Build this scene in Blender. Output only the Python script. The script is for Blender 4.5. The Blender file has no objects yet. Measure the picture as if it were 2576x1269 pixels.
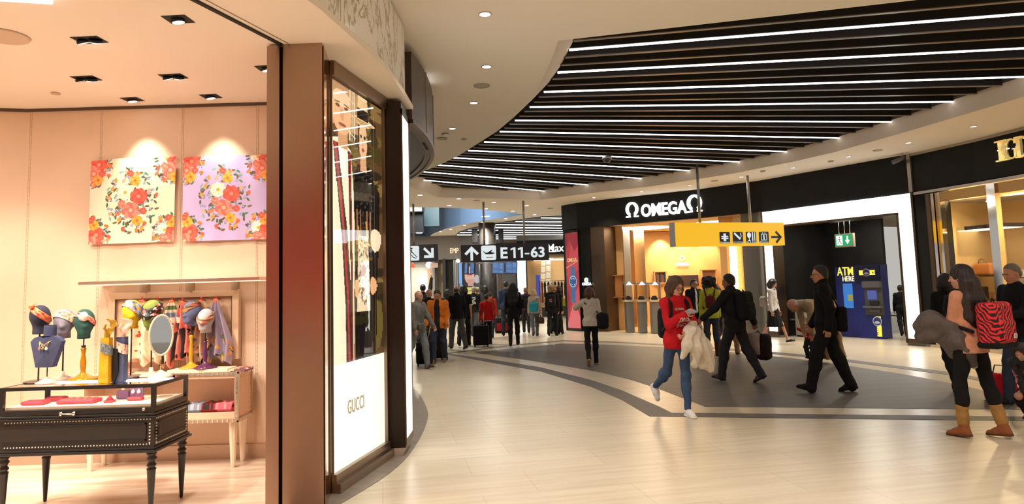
import bpy, bmesh, math, random
import numpy as np
from mathutils import Vector, Matrix, Euler
from mathutils.bvhtree import BVHTree
from mathutils.geometry import tessellate_polygon
PI = math.pi
R = math.radians
random.seed(7)
SC = bpy.context.scene
COL = SC.collection
# ------------------------------------------------------------------ camera
FPX, PPX, PPY, EYE = 1720.0, 1288.0, 558.5, 1.62
PITCH, ROLL = R(5.22), R(1.68)
_F = Vector((0, math.cos(PITCH), math.sin(PITCH)))
_U0 = Vector((0, -math.sin(PITCH), math.cos(PITCH)))
_R0 = Vector((1, 0, 0))
_R = _R0 * math.cos(ROLL) - _U0 * math.sin(ROLL)
_U = _R0 * math.sin(ROLL) + _U0 * math.cos(ROLL)
camd = bpy.data.cameras.new('camera')
cam = bpy.data.objects.new('camera', camd)
COL.objects.link(cam)
cam.matrix_world = Matrix(((_R.x, _U.x, -_F.x, 0), (_R.y, _U.y, -_F.y, 0), (_R.z, _U.z, -_F.z, EYE), (0, 0, 0, 1)))
camd.sensor_width = 36
camd.lens = FPX / 2576 * 36
camd.shift_y = -(634.5 - PPY) / 2576
camd.clip_start = 0.05
camd.clip_end = 200
SC.camera = cam
EYEV = Vector((0, 0, EYE))


def ray(u, v):
    return _F + _R * ((u - PPX) / FPX) - _U * ((v - PPY) / FPX)


def atz(u, v, z):
    d = ray(u, v)
    return EYEV + d * ((z - EYE) / d.z)


def aty(u, v, y):
    d = ray(u, v)
    return EYEV + d * (y / d.y)


def fl(u, v):
    return atz(u, v, 0.0)


def atplane(u, v, p, n):
    d = ray(u, v)
    return EYEV + d * ((Vector(p) - EYEV).dot(Vector(n)) / d.dot(Vector(n)))


def proj(p):
    q = Vector(p) - EYEV
    w = q.dot(_F)
    return (PPX + FPX * q.dot(_R) / w, PPY - FPX * q.dot(_U) / w)


# ------------------------------------------------------------------ world, exposure
w = bpy.data.worlds.new('World')
SC.world = w
w.use_nodes = True
w.node_tree.nodes['Background'].inputs[0].default_value = (1.0, 0.95, 0.88, 1)
w.node_tree.nodes['Background'].inputs[1].default_value = 0.5
SC.view_settings.view_transform = 'Standard'
SC.view_settings.look = 'None'
SC.view_settings.gamma = 1
SC.view_settings.exposure = 0.0
SC.view_settings.use_curve_mapping = False


def area(name, loc, size, power, color, rot=(0, 0, 0), size_y=None, spread=PI):
    l = bpy.data.lights.new(name, 'AREA')
    l.energy = power
    l.color = color
    l.shape = 'RECTANGLE' if size_y else 'DISK'
    l.size = size
    if size_y:
        l.size_y = size_y
    l.spread = spread
    o = bpy.data.objects.new(name, l)
    o.location = loc
    o.rotation_euler = rot
    COL.objects.link(o)
    o.visible_camera = True
    return o


def spot(name, loc, target, power, color, angle=60, blend=0.5, radius=0.04):
    l = bpy.data.lights.new(name, 'SPOT')
    l.energy = power
    l.color = color
    l.spot_size = R(angle)
    l.spot_blend = blend
    l.shadow_soft_size = radius
    o = bpy.data.objects.new(name, l)
    o.location = loc
    o.rotation_euler = (Vector(target) - Vector(loc)).to_track_quat('-Z', 'Y').to_euler()
    COL.objects.link(o)
    return o
# ------------------------------------------------------------------ materials
_M = {}


def mat(name, col=(0.8, 0.8, 0.8), rough=0.5, metal=0.0, emit=None, estr=0.0, spec=None, coat=0.0, noise=None, bump=0.0, bscale=60.0, alpha=1.0):
    """plain procedural material; noise=(scale, amount) varies the colour, bump roughens the surface"""
    if name in _M:
        return _M[name]
    m = bpy.data.materials.new(name)
    m.use_nodes = True
    nt = m.node_tree
    b = nt.nodes['Principled BSDF']
    b.inputs['Base Color'].default_value = (*col, 1)
    b.inputs['Roughness'].default_value = rough
    b.inputs['Metallic'].default_value = metal
    if spec is not None:
        b.inputs['Specular IOR Level'].default_value = spec
    if coat:
        b.inputs['Coat Weight'].default_value = coat
        b.inputs['Coat Roughness'].default_value = 0.08
    if emit:
        b.inputs['Emission Color'].default_value = (*emit, 1)
        b.inputs['Emission Strength'].default_value = estr
    if noise or bump:
        tc = nt.nodes.new('ShaderNodeTexCoord')
    if noise:
        n = nt.nodes.new('ShaderNodeTexNoise')
        n.inputs['Scale'].default_value = noise[0]
        n.inputs['Detail'].default_value = 4
        r = nt.nodes.new('ShaderNodeValToRGB')
        a = noise[1]
        r.color_ramp.elements[0].position = 0.3
        r.color_ramp.elements[1].position = 0.7
        r.color_ramp.elements[0].color = (*[c * (1 - a) for c in col], 1)
        r.color_ramp.elements[1].color = (*[min(1, c * (1 + a)) for c in col], 1)
        nt.links.new(tc.outputs['Object'], n.inputs['Vector'])
        nt.links.new(n.outputs['Fac'], r.inputs['Fac'])
        nt.links.new(r.outputs['Color'], b.inputs['Base Color'])
    if bump:
        n2 = nt.nodes.new('ShaderNodeTexNoise')
        n2.inputs['Scale'].default_value = bscale
        bp = nt.nodes.new('ShaderNodeBump')
        bp.inputs['Strength'].default_value = bump
        bp.inputs['Distance'].default_value = 0.01
        nt.links.new(tc.outputs['Object'], n2.inputs['Vector'])
        nt.links.new(n2.outputs['Fac'], bp.inputs['Height'])
        nt.links.new(bp.outputs['Normal'], b.inputs['Normal'])
    _M[name] = m
    return m


def glow(name, col, s):
    return mat(name, (0, 0, 0), 0.6, emit=col, estr=s)


def glass(name='clear_glass', tint=(1, 1, 1), refl=0.12, rough=0.0):
    if name in _M:
        return _M[name]
    m = bpy.data.materials.new(name)
    m.use_nodes = True
    nt = m.node_tree
    nt.nodes.remove(nt.nodes['Principled BSDF'])
    out = nt.nodes['Material Output']
    t = nt.nodes.new('ShaderNodeBsdfTransparent')
    t.inputs[0].default_value = (*tint, 1)
    g = nt.nodes.new('ShaderNodeBsdfGlossy')
    g.inputs['Roughness'].default_value = rough
    fr = nt.nodes.new('ShaderNodeFresnel')
    fr.inputs[0].default_value = 1.5
    mt = nt.nodes.new('ShaderNodeMath')
    mt.operation = 'MULTIPLY'
    mt.inputs[1].default_value = refl / 0.12
    mt.use_clamp = True
    mx = nt.nodes.new('ShaderNodeMixShader')
    nt.links.new(fr.outputs[0], mt.inputs[0])
    nt.links.new(mt.outputs[0], mx.inputs[0])
    nt.links.new(t.outputs[0], mx.inputs[1])
    nt.links.new(g.outputs[0], mx.inputs[2])
    nt.links.new(mx.outputs[0], out.inputs[0])
    _M[name] = m
    return m


def painted(name, rough=0.7, estr=0.0, bump=0.0, refl=None):
    """surface whose pattern lives in the mesh colour attribute 'paint'"""
    if name in _M:
        return _M[name]
    m = bpy.data.materials.new(name)
    m.use_nodes = True
    nt = m.node_tree
    b = nt.nodes['Principled BSDF']
    b.inputs['Roughness'].default_value = rough
    a = nt.nodes.new('ShaderNodeAttribute')
    a.attribute_name = 'paint'
    if estr:
        b.inputs['Base Color'].default_value = (0.02, 0.02, 0.02, 1)
        nt.links.new(a.outputs['Color'], b.inputs['Emission Color'])
        b.inputs['Emission Strength'].default_value = estr
    else:
        nt.links.new(a.outputs['Color'], b.inputs['Base Color'])
    _M[name] = m
    return m


def s2l(c):
    return tuple((x / 12.92 if x <= 0.04045 else ((x + 0.055) / 1.055) ** 2.4) for x in c)


def rgb(r, g, b):
    return s2l((r / 255, g / 255, b / 255))


# ------------------------------------------------------------------ objects
def tag(o, label=None, cat=None, group=None, kind=None):
    if label:
        o['label'] = label
    if cat:
        o['category'] = cat
    if group:
        o['group'] = group
    if kind:
        o['kind'] = kind
    return o


def thing(name, label, cat, loc=(0, 0, 0), rz=0.0, group=None, scale=1.0):
    o = bpy.data.objects.new(name, None)
    COL.objects.link(o)
    o.empty_display_size = 0.1
    o.location = loc
    o.rotation_euler = (0, 0, rz)
    o.scale = (scale, scale, scale)
    return tag(o, label, cat, group)


def link(name, me, mats=None, parent=None, smooth=False):
    o = bpy.data.objects.new(name, me)
    COL.objects.link(o)
    if mats is not None:
        for m in (mats if isinstance(mats, (list, tuple)) else [mats]):
            me.materials.append(m)
    if smooth:
        me.polygons.foreach_set('use_smooth', [True] * len(me.polygons))
    if parent is not None:
        o.parent = parent
    return o


def recentre(o):
    """put a lone mesh's origin at the middle of its base"""
    me = o.data
    n = len(me.vertices)
    co = np.empty(n * 3, np.float32)
    me.vertices.foreach_get('co', co)
    co = co.reshape(-1, 3)
    lo, hi = co.min(0), co.max(0)
    c = np.array([(lo[0] + hi[0]) / 2, (lo[1] + hi[1]) / 2, lo[2]], np.float32)
    co -= c
    me.vertices.foreach_set('co', co.ravel())
    me.update()
    o.matrix_basis = o.matrix_basis @ Matrix.Translation(Vector([float(x) for x in c]))
    return o


def copy_tree(o, parent=None):
    c = o.copy()
    COL.objects.link(c)
    if parent is not None:
        c.parent = parent
    for ch in list(o.children):
        copy_tree(ch, c)
    return c


class MB:
    """collects boxes, bars, tubes, turned shapes into one mesh"""

    def __init__(s, M=None):
        s.v, s.f, s.mi, s.sm = [], [], [], []
        s.M = M

    def add(s, vs, fs, mi=0, smooth=False):
        b = len(s.v)
        s.v += [tuple((s.M @ Vector(p)) if s.M else p) for p in vs]
        s.f += [tuple(b + i for i in f) for f in fs]
        s.mi += [mi] * len(fs)
        s.sm += [smooth] * len(fs)
        return s

    def box(s, c, d, rz=0.0, mi=0, rot=None, bev=0.0):
        hx, hy, hz = d[0] / 2, d[1] / 2, d[2] / 2
        m = Matrix.Translation(c) @ (rot.to_4x4() if rot is not None else Matrix.Rotation(rz, 4, 'Z'))
        if bev <= 0:
            vs = [m @ Vector((x, y, z)) for x in (-hx, hx) for y in (-hy, hy) for z in (-hz, hz)]
            fs = [(0, 1, 3, 2), (4, 6, 7, 5), (0, 4, 5, 1), (2, 3, 7, 6), (0, 2, 6, 4), (1, 5, 7, 3)]
            return s.add(vs, fs, mi)
        bm = bmesh.new()
        bmesh.ops.create_cube(bm, size=1)
        for v in bm.verts:
            v.co = Vector((v.co.x * d[0], v.co.y * d[1], v.co.z * d[2]))
        bmesh.ops.bevel(bm, geom=bm.edges[:], offset=bev, segments=2, affect='EDGES', profile=0.5)
        bm.verts.index_update()
        vs = [m @ v.co for v in bm.verts]
        fs = [tuple(v.index for v in f.verts) for f in bm.faces]
        bm.free()
        return s.add(vs, fs, mi)

    def span(s, lo, hi, mi=0, bev=0.0):
        return s.box([(a + b) / 2 for a, b in zip(lo, hi)], [abs(b - a) for a, b in zip(lo, hi)], mi=mi, bev=bev)

    def bar(s, a, b, wdt, hgt, mi=0):
        """box from a to b, hgt along z (or y when upright)"""
        a, b = Vector(a), Vector(b)
        d = b - a
        L = d.length
        t = d / L
        up = Vector((0, 0, 1)) if abs(t.z) < 0.95 else Vector((0, 1, 0))
        sd = t.cross(up).normalized()
        up = sd.cross(t)
        vs = []
        for p in (a, b):
            for i, j in ((-1, -1), (1, -1), (1, 1), (-1, 1)):
                vs.append(p + sd * (wdt / 2 * i) + up * (hgt / 2 * j))
        return s.add(vs, [(3, 2, 1, 0), (4, 5, 6, 7), (0, 1, 5, 4), (1, 2, 6, 5), (2, 3, 7, 6), (3, 0, 4, 7)], mi)

    def tube(s, pts, rad, n=10, mi=0, cap=True, closed=False, flat=1.0):
        pts = [Vector(p) for p in pts]
        k = len(pts)
        rads = rad if isinstance(rad, (list, tuple)) else [rad] * k
        vs, fs = [], []
        prev = None
        for i, p in enumerate(pts):
            if closed:
                t = pts[(i + 1) % k] - pts[i - 1]
            else:
                t = pts[min(i + 1, k - 1)] - pts[max(i - 1, 0)]
            t.normalize()
            if prev is None:
                up = Vector((0, 0, 1)) if abs(t.z) < 0.9 else Vector((1, 0, 0))
                x = t.cross(up).normalized()
            else:
                x = (prev - t * prev.dot(t)).normalized()
            prev = x
            y = t.cross(x)
            for j in range(n):
                a = 2 * PI * j / n
                vs.append(p + x * (math.cos(a) * rads[i]) + y * (math.sin(a) * rads[i] * flat))
        for i in range(k if closed else k - 1):
            for j in range(n):
                a, b = i * n + j, i * n + (j + 1) % n
                c, d = ((i + 1) % k) * n + (j + 1) % n, ((i + 1) % k) * n + j
                fs.append((a, b, c, d))
        if cap and not closed:
            fs.append(tuple(range(n - 1, -1, -1)))
            fs.append(tuple((k - 1) * n + j for j in range(n)))
        return s.add(vs, fs, mi, True)

    def lathe(s, prof, c=(0, 0, 0), n=24, mi=0, sx=1.0, sy=1.0, smooth=True):
        """prof: list of (radius, z) from bottom to top"""
        vs, fs = [], []
        for r, z in prof:
            for j in range(n):
                a = 2 * PI * j / n
                vs.append((c[0] + math.cos(a) * r * sx, c[1] + math.sin(a) * r * sy, c[2] + z))
        k = len(prof)
        for i in range(k - 1):
            for j in range(n):
                fs.append((i * n + j, i * n + (j + 1) % n, (i + 1) * n + (j + 1) % n, (i + 1) * n + j))
        fs.append(tuple(range(n - 1, -1, -1)))
        fs.append(tuple((k - 1) * n + j for j in range(n)))
        return s.add(vs, fs, mi, smooth)

    def cyl(s, a, b, r, n=16, mi=0, r2=None):
        return s.tube([a, b], [r, r if r2 is None else r2], n, mi)

    def disc(s, c, r, nrm=(0, 0, 1), n=20, mi=0, ry=None):
        q = Vector(nrm).to_track_quat('Z', 'Y')
        vs = [Vector(c) + q @ Vector((math.cos(2 * PI * j / n) * r, math.sin(2 * PI * j / n) * (ry or r), 0)) for j in range(n)]
        return s.add(vs, [tuple(range(n))], mi)

    def prism(s, poly, z0, z1, mi=0):
        """upright prism over a simple plan polygon"""
        n = len(poly)
        vs = [(p[0], p[1], z0) for p in poly] + [(p[0], p[1], z1) for p in poly]
        tri = tessellate_polygon([[Vector((p[0], p[1], 0)) for p in poly]])
        fs = []
        for t in tri:
            a, b, c = [Vector((poly[i][0], poly[i][1], 0)) for i in t]
            if (b - a).cross(c - a).z < 0:
                t = (t[0], t[2], t[1])
            fs.append(tuple(n + i for i in t))
            fs.append((t[2], t[1], t[0]))
        ar = sum(poly[i][0] * poly[(i + 1) % n][1] - poly[(i + 1) % n][0] * poly[i][1] for i in range(n))
        for i in range(n):
            j = (i + 1) % n
            fs.append((i, j, n + j, n + i) if ar > 0 else (j, i, n + i, n + j))
        return s.add(vs, fs, mi)

    def wall(s, line, z0, z1, th=0.06, mi=0):
        """wall of thickness th standing on an open plan line (thickness grows to the left of the walk)"""
        pts = [Vector((p[0], p[1], 0)) for p in line]
        off = []
        for i, p in enumerate(pts):
            t = (pts[min(i + 1, len(pts) - 1)] - pts[max(i - 1, 0)]).normalized()
            off.append(p + Vector((-t.y, t.x, 0)) * th)
        return s.prism([(p.x, p.y) for p in pts] + [(p.x, p.y) for p in reversed(off)], z0, z1, mi)

    def poly3(s, pts, mi=0):
        return s.add(pts, [tuple(range(len(pts)))], mi)

    def mesh(s, name):
        me = bpy.data.meshes.new(name)
        me.from_pydata(s.v, [], s.f)
        me.polygons.foreach_set('material_index', s.mi)
        me.polygons.foreach_set('use_smooth', s.sm)
        me.update()
        return me

    def build(s, name, mats, parent=None, recenter=False):
        o = link(name, s.mesh(name), mats, parent)
        if recenter:
            recentre(o)
        return o


def structure(name, mb, mats, parent=None):
    o = mb.build(name, mats, parent)
    if parent is None:
        o['kind'] = 'structure'
    return o


# ------------------------------------------------------------------ lettering
def text_mesh(body, size=1.0, depth=0.02, bold=0.0, align='CENTER', sx=1.0, space=1.0, shear=0.0):
    cu = bpy.data.curves.new('lettering', 'FONT')
    cu.body = body
    cu.size = size
    cu.extrude = depth / 2
    cu.offset = bold
    cu.align_x = align
    cu.align_y = 'CENTER'
    cu.space_character = space
    cu.shear = shear
    cu.resolution_u = 4
    o = bpy.data.objects.new('lettering', cu)
    COL.objects.link(o)
    dg = bpy.context.evaluated_depsgraph_get()
    me = bpy.data.meshes.new_from_object(o.evaluated_get(dg))
    bpy.data.objects.remove(o)
    bpy.data.curves.remove(cu)
    if sx != 1.0:
        me.transform(Matrix.Diagonal((sx, 1, 1, 1)))
    me.name = 'lettering'
    return me


def fit_text(body, wdt, hgt, depth=0.02, bold=0.0, **k):
    """lettering scaled to an exact width and height (centred on the origin, in the XY plane)"""
    me = text_mesh(body, 1.0, depth, bold, **k)
    n = len(me.vertices)
    co = np.empty(n * 3, np.float32)
    me.vertices.foreach_get('co', co)
    co = co.reshape(-1, 3)
    lo, hi = co.min(0), co.max(0)
    co[:, 0] = (co[:, 0] - (lo[0] + hi[0]) / 2) * (wdt / (hi[0] - lo[0]))
    co[:, 1] = (co[:, 1] - (lo[1] + hi[1]) / 2) * (hgt / (hi[1] - lo[1]))
    me.vertices.foreach_set('co', co.ravel())
    me.update()
    return me


def face_matrix(origin, xdir, up=(0, 0, 1)):
    """matrix whose XY plane is the upright face seen with xdir to the reader's right"""
    x = Vector(xdir).normalized()
    y = Vector(up)
    y = (y - x * y.dot(x)).normalized()
    z = x.cross(y)
    o = Vector(origin)
    return Matrix(((x.x, y.x, z.x, o.x), (x.y, y.y, z.y, o.y), (x.z, y.z, z.z, o.z), (0, 0, 0, 1)))


def lettering(body, M, wdt, hgt, m, parent=None, name='lettering', depth=0.02, bold=0.0, **k):
    me = fit_text(body, wdt, hgt, depth, bold, **k)
    me.transform(M)
    return link(name, me, m, parent)


# ------------------------------------------------------------------ painting
class Paint:
    """a little raster painter: x right 0..1, y up 0..1; colours are sRGB 0-255"""

    def __init__(s, w, h, bg):
        s.w, s.h = w, h
        s.a = np.zeros((h, w, 3), np.float32)
        s.a[:] = rgb(*bg)
        s.X, s.Y = np.meshgrid((np.arange(w) + .5) / w, (np.arange(h) + .5) / h)
        s.asp = w / h

    def put(s, m, c):
        s.a[m] = rgb(*c)
        return s

    def rect(s, x0, y0, x1, y1, c):
        return s.put((s.X >= x0) & (s.X <= x1) & (s.Y >= y0) & (s.Y <= y1), c)

    def ell(s, x, y, rx, ry, c, rot=0.0):
        dx, dy = (s.X - x) * s.asp, s.Y - y
        ca, sa = math.cos(rot), math.sin(rot)
        u, v = dx * ca + dy * sa, -dx * sa + dy * ca
        return s.put((u / (rx * s.asp)) ** 2 + (v / ry) ** 2 <= 1, c)

    def poly(s, pts, c):
        ins = np.zeros(s.X.shape, bool)
        n = len(pts)
        for i in range(n):
            (x1, y1), (x2, y2) = pts[i], pts[(i + 1) % n]
            if y1 == y2:
                continue
            cr = ((s.Y < y1) != (s.Y < y2)) & (s.X < (x2 - x1) * (s.Y - y1) / (y2 - y1) + x1)
            ins ^= cr
        return s.put(ins, c)

    def line(s, x0, y0, x1, y1, t, c):
        ax, ay, bx, by = x0 * s.asp, y0, x1 * s.asp, y1
        px, py = s.X * s.asp, s.Y
        L = max((bx - ax) ** 2 + (by - ay) ** 2, 1e-9)
        k = np.clip(((px - ax) * (bx - ax) + (py - ay) * (by - ay)) / L, 0, 1)
        return s.put((px - ax - k * (bx - ax)) ** 2 + (py - ay - k * (by - ay)) ** 2 <= t * t, c)

    def flower(s, x, y, r, c, c2, c3, n=6, rot=0.0):
        """petals round a darker ring and a heart; r in heights"""
        for k in range(n):
            a = rot + 2 * PI * k / n
            s.ell(x + math.cos(a) * r * .55 / s.asp, y + math.sin(a) * r * .55, r * .5 / s.asp, r * .42, c if k % 2 else c2, a)
        s.ell(x, y, r * .42 / s.asp, r * .42, c2)
        s.ell(x, y, r * .24 / s.asp, r * .24, c3)
        return s


def paint_mesh(name, p, fn, th=0.0):
    """mesh of the paint grid; fn(x, y) -> point; th adds a back sheet and rim for real thickness"""
    w, h = p.w, p.h
    xs = np.linspace(0, 1, w + 1)
    ys = np.linspace(0, 1, h + 1)
    P = np.array([[fn(x, y) for x in xs] for y in ys], np.float64)
    vs = P.reshape(-1, 3)
    idx = np.arange((w + 1) * (h + 1)).reshape(h + 1, w + 1)
    q = np.stack([idx[:-1, :-1], idx[:-1, 1:], idx[1:, 1:], idx[1:, :-1]], -1).reshape(-1, 4)
    cols = p.a.reshape(-1, 3)
    if th:
        e1 = P[0, -1] - P[0, 0]
        e2 = P[-1, 0] - P[0, 0]
        nrm = np.cross(e1, e2)
        nrm /= np.linalg.norm(nrm)
        n0 = len(vs)
        ring = list(idx[0, :]) + list(idx[1:, -1]) + list(idx[-1, -2::-1]) + list(idx[-2:0:-1, 0])
        vs = np.vstack([vs, vs - nrm * th])
        m = len(ring)
        rq = [(ring[(i + 1) % m], ring[i], n0 + ring[i], n0 + ring[(i + 1) % m]) for i in range(m)]
        fs = [tuple(int(i) for i in f) for f in q] + [tuple(int(i) for i in f) for f in rq] + [tuple(int(n0 + i) for i in f[::-1]) for f in q]
        cols = np.vstack([cols, np.array([p.a[0, 0]] * m, np.float32), cols])
    else:
        fs = [tuple(int(i) for i in f) for f in q]
    me = bpy.data.meshes.new(name)
    me.from_pydata([tuple(v) for v in vs], [], fs)
    at = me.attributes.new('paint', 'FLOAT_COLOR', 'CORNER')
    cnt = np.array([len(f) for f in fs])
    c4 = np.ones((cnt.sum(), 4), np.float32)
    c4[:, :3] = np.repeat(cols, cnt, axis=0)
    at.data.foreach_set('color', c4.ravel())
    me.update()
    return me


# ------------------------------------------------------------------ soft-body modeller (smooth unions of round shapes)
class Blob:
    def __init__(s, h=0.01):
        s.h = h
        s.ops = []
        s.cuts = []

    def cap(s, a, b, ra, rb=None, k=0.03, flat=None):
        """tapered capsule; flat=(axis unit vector, factor) squeezes it along an axis"""
        s.ops.append(('c', np.array(a, float), np.array(b, float), ra, ra if rb is None else rb, k, flat))
        return s

    def chain(s, pts, rads, k=0.03, flat=None):
        for i in range(len(pts) - 1):
            s.cap(pts[i], pts[i + 1], rads[i], rads[i + 1], k, flat)
        return s

    def ell(s, c, r, rot=None, k=0.03, sub=False):
        s.ops.append(('s' if sub else 'e', np.array(c, float), np.array(r, float), np.array(rot.to_3x3() if rot is not None else np.eye(3)), k))
        return s

    def box(s, c, half, rd=0.02, rot=None, k=0.02):
        s.ops.append(('b', np.array(c, float), np.array(half, float), rd, np.array(rot.to_3x3() if rot is not None else np.eye(3)), k))
        return s

    def cut(s, p, n):
        """remove everything on the side n points to"""
        n = np.array(n, float)
        s.cuts.append((np.array(p, float), n / np.linalg.norm(n)))
        return s

    def bounds(s):
        lo, hi = np.full(3, 1e9), np.full(3, -1e9)
        for o in s.ops:
            if o[0] == 'c':
                r = max(o[3], o[4])
                a, b = np.minimum(o[1], o[2]) - r, np.maximum(o[1], o[2]) + r
            elif o[0] == 'e':
                m = o[2].max()
                ext = np.sqrt(((o[3] * o[2]) ** 2).sum(1))
                a, b = o[1] - ext, o[1] + ext
            elif o[0] == 'b':
                ext = np.abs(o[4] * (o[2])).sum(1)
                a, b = o[1] - ext, o[1] + ext
            else:
                continue
            lo, hi = np.minimum(lo, a), np.maximum(hi, b)
        return lo, hi

    def mesh(s, name='shape', fold=None):
        h = s.h
        lo, hi = s.bounds()
        lo = lo - 2.5 * h - .012
        hi = hi + 2.5 * h + .012
        n = np.ceil((hi - lo) / h).astype(int) + 1
        ax = [lo[i] + h * np.arange(n[i]) for i in range(3)]
        F = np.full(n, 1.0, np.float32)
        for o in s.ops:
            k = max(o[-2] if o[0] == 'c' else o[-1], 1e-4)
            if o[0] == 'c':
                r = max(o[3], o[4])
                a, b = np.minimum(o[1], o[2]) - r, np.maximum(o[1], o[2]) + r
            elif o[0] in 'es':
                ext = np.sqrt(((o[3] * o[2]) ** 2).sum(1))
                a, b = o[1] - ext, o[1] + ext
            else:
                ext = np.abs(o[4] * (o[2])).sum(1)
                a, b = o[1] - ext, o[1] + ext
            pad = k + 3 * h
            i0 = np.maximum(np.floor((a - pad - lo) / h).astype(int), 0)
            i1 = np.minimum(np.ceil((b + pad - lo) / h).astype(int) + 1, n)
            if (i1 <= i0).any():
                continue
            sl = tuple(slice(i0[i], i1[i]) for i in range(3))
            X, Y, Z = np.meshgrid(ax[0][sl[0]], ax[1][sl[1]], ax[2][sl[2]], indexing='ij', sparse=True)
            if o[0] == 'c':
                A, B, ra, rb, fl_ = o[1], o[2], o[3], o[4], o[6]
                ba = B - A
                L2 = max((ba ** 2).sum(), 1e-9)
                px, py, pz = X - A[0], Y - A[1], Z - A[2]
                t = np.clip((px * ba[0] + py * ba[1] + pz * ba[2]) / L2, 0, 1)
                qx, qy, qz = px - t * ba[0], py - t * ba[1], pz - t * ba[2]
                d2 = qx ** 2 + qy ** 2 + qz ** 2
                if fl_ is not None:
                    nn = np.array(fl_[0], float)
                    dn = qx * nn[0] + qy * nn[1] + qz * nn[2]
                    d2 = d2 + dn ** 2 * (1 / fl_[1] ** 2 - 1)
                d = np.sqrt(d2) - (ra + (rb - ra) * t)
                if fl_ is not None:
                    d = d * min(1.0, fl_[1] ** .5)
            elif o[0] in 'es':
                Rm = o[3]
                px, py, pz = X - o[1][0], Y - o[1][1], Z - o[1][2]
                l = [px * Rm[0, i] + py * Rm[1, i] + pz * Rm[2, i] for i in range(3)]
                k0 = np.sqrt(sum((l[i] / o[2][i]) ** 2 for i in range(3)))
                k1 = np.sqrt(sum((l[i] / o[2][i] ** 2) ** 2 for i in range(3)))
                d = k0 * (k0 - 1) / np.maximum(k1, 1e-6)
            else:
                Rm = o[4]
                px, py, pz = X - o[1][0], Y - o[1][1], Z - o[1][2]
                l = [np.abs(px * Rm[0, i] + py * Rm[1, i] + pz * Rm[2, i]) - (o[2][i] - o[3]) for i in range(3)]
                d = np.sqrt(sum(np.maximum(q, 0) ** 2 for q in l)) + np.minimum(np.maximum(np.maximum(l[0], l[1]), l[2]), 0) - o[3]
            f = F[sl]
            if o[0] == 's':
                g = np.clip(0.5 - 0.5 * (d + f) / k, 0, 1)
                F[sl] = f * (1 - g) - d * g + k * g * (1 - g)
            else:
                g = np.clip(0.5 + 0.5 * (f - d) / k, 0, 1)
                F[sl] = f * (1 - g) + d * g - k * g * (1 - g)
        X, Y, Z = np.meshgrid(*ax, indexing='ij', sparse=True)
        if fold is not None:
            F += fold(X, Y, Z).astype(np.float32)
        for p, nn in s.cuts:
            F = np.maximum(F, (X - p[0]) * nn[0] + (Y - p[1]) * nn[1] + (Z - p[2]) * nn[2])
        return surface_net(F.astype(np.float32), lo, h, name)

    def build(s, name, m, parent=None, fold=None):
        return link(name, s.mesh(name, fold), m, parent, True)


def surface_net(F, lo, h, name):
    F = F.copy()
    F[np.abs(F) < 1e-6] = 1e-6
    S = F < 0
    nx, ny, nz = F.shape
    c = [S[i:nx - 1 + i, j:ny - 1 + j, k:nz - 1 + k] for i in (0, 1) for j in (0, 1) for k in (0, 1)]
    cnt = sum(x.astype(np.int8) for x in c)
    act = (cnt > 0) & (cnt < 8)
    I = np.argwhere(act)
    if len(I) == 0:
        return bpy.data.meshes.new(name)
    vid = np.full(act.shape, -1, np.int32)
    vid[act] = np.arange(len(I))
    acc = np.zeros((len(I), 3), np.float64)
    num = np.zeros(len(I))
    cor = [(i, j, k) for i in (0, 1) for j in (0, 1) for k in (0, 1)]
    val = {q: F[I[:, 0] + q[0], I[:, 1] + q[1], I[:, 2] + q[2]] for q in cor}
    for q in cor:
        for a in range(3):
            if q[a] == 0:
                r = list(q)
                r[a] = 1
                r = tuple(r)
                v0, v1 = val[q], val[r]
                m = (v0 < 0) != (v1 < 0)
                t = v0[m] / (v0[m] - v1[m])
                pt = np.tile(np.array(q, float), (m.sum(), 1))
                pt[:, a] = t
                acc[m] += pt
                num[m] += 1
    V = lo + h * (I + acc / num[:, None])
    quads = []
    for a in range(3):
        b, c2 = (a + 1) % 3, (a + 2) % 3
        sl0 = [slice(1, -1)] * 3
        sl0[a] = slice(0, F.shape[a] - 1)
        sl1 = [slice(1, -1)] * 3
        sl1[a] = slice(1, F.shape[a])
        s0, s1 = S[tuple(sl0)], S[tuple(sl1)]
        for sgn in (0, 1):
            E = np.argwhere(s0 & ~s1 if sgn == 0 else ~s0 & s1)
            if len(E) == 0:
                continue
            base = E.copy()
            base[:, b] += 1
            base[:, c2] += 1
            q = []
            for db, dc in ((0, 0), (-1, 0), (-1, -1), (0, -1)):
                e = base.copy()
                e[:, b] += db
                e[:, c2] += dc
                q.append(vid[e[:, 0], e[:, 1], e[:, 2]])
            q = np.stack(q, 1)
            quads.append(q if sgn == 0 else q[:, ::-1])
    Q = np.concatenate(quads)
    Q = Q[(Q >= 0).all(1)]
    me = bpy.data.meshes.new(name)
    me.vertices.add(len(V))
    me.vertices.foreach_set('co', V.astype(np.float32).ravel())
    me.loops.add(Q.size)
    me.loops.foreach_set('vertex_index', Q.astype(np.int32).ravel())
    me.polygons.add(len(Q))
    me.polygons.foreach_set('loop_start', np.arange(len(Q), dtype=np.int32) * 4)
    me.polygons.foreach_set('loop_total', np.full(len(Q), 4, np.int32))
    me.update(calc_edges=True)
    me.validate()
    return me
# ------------------------------------------------------------------ lamps of the place
CZ, SZ = 4.28, 3.54          # mall ceiling, boutique soffit
WARM, NEUT, COOL = (1, .86, .68), (1, .92, .81), (1, .96, .92)
NEUT2 = (1, .92, .78)
ORD = 'first second third fourth fifth sixth seventh eighth ninth tenth eleventh twelfth thirteenth fourteenth fifteenth sixteenth seventeenth eighteenth'.split()

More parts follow.
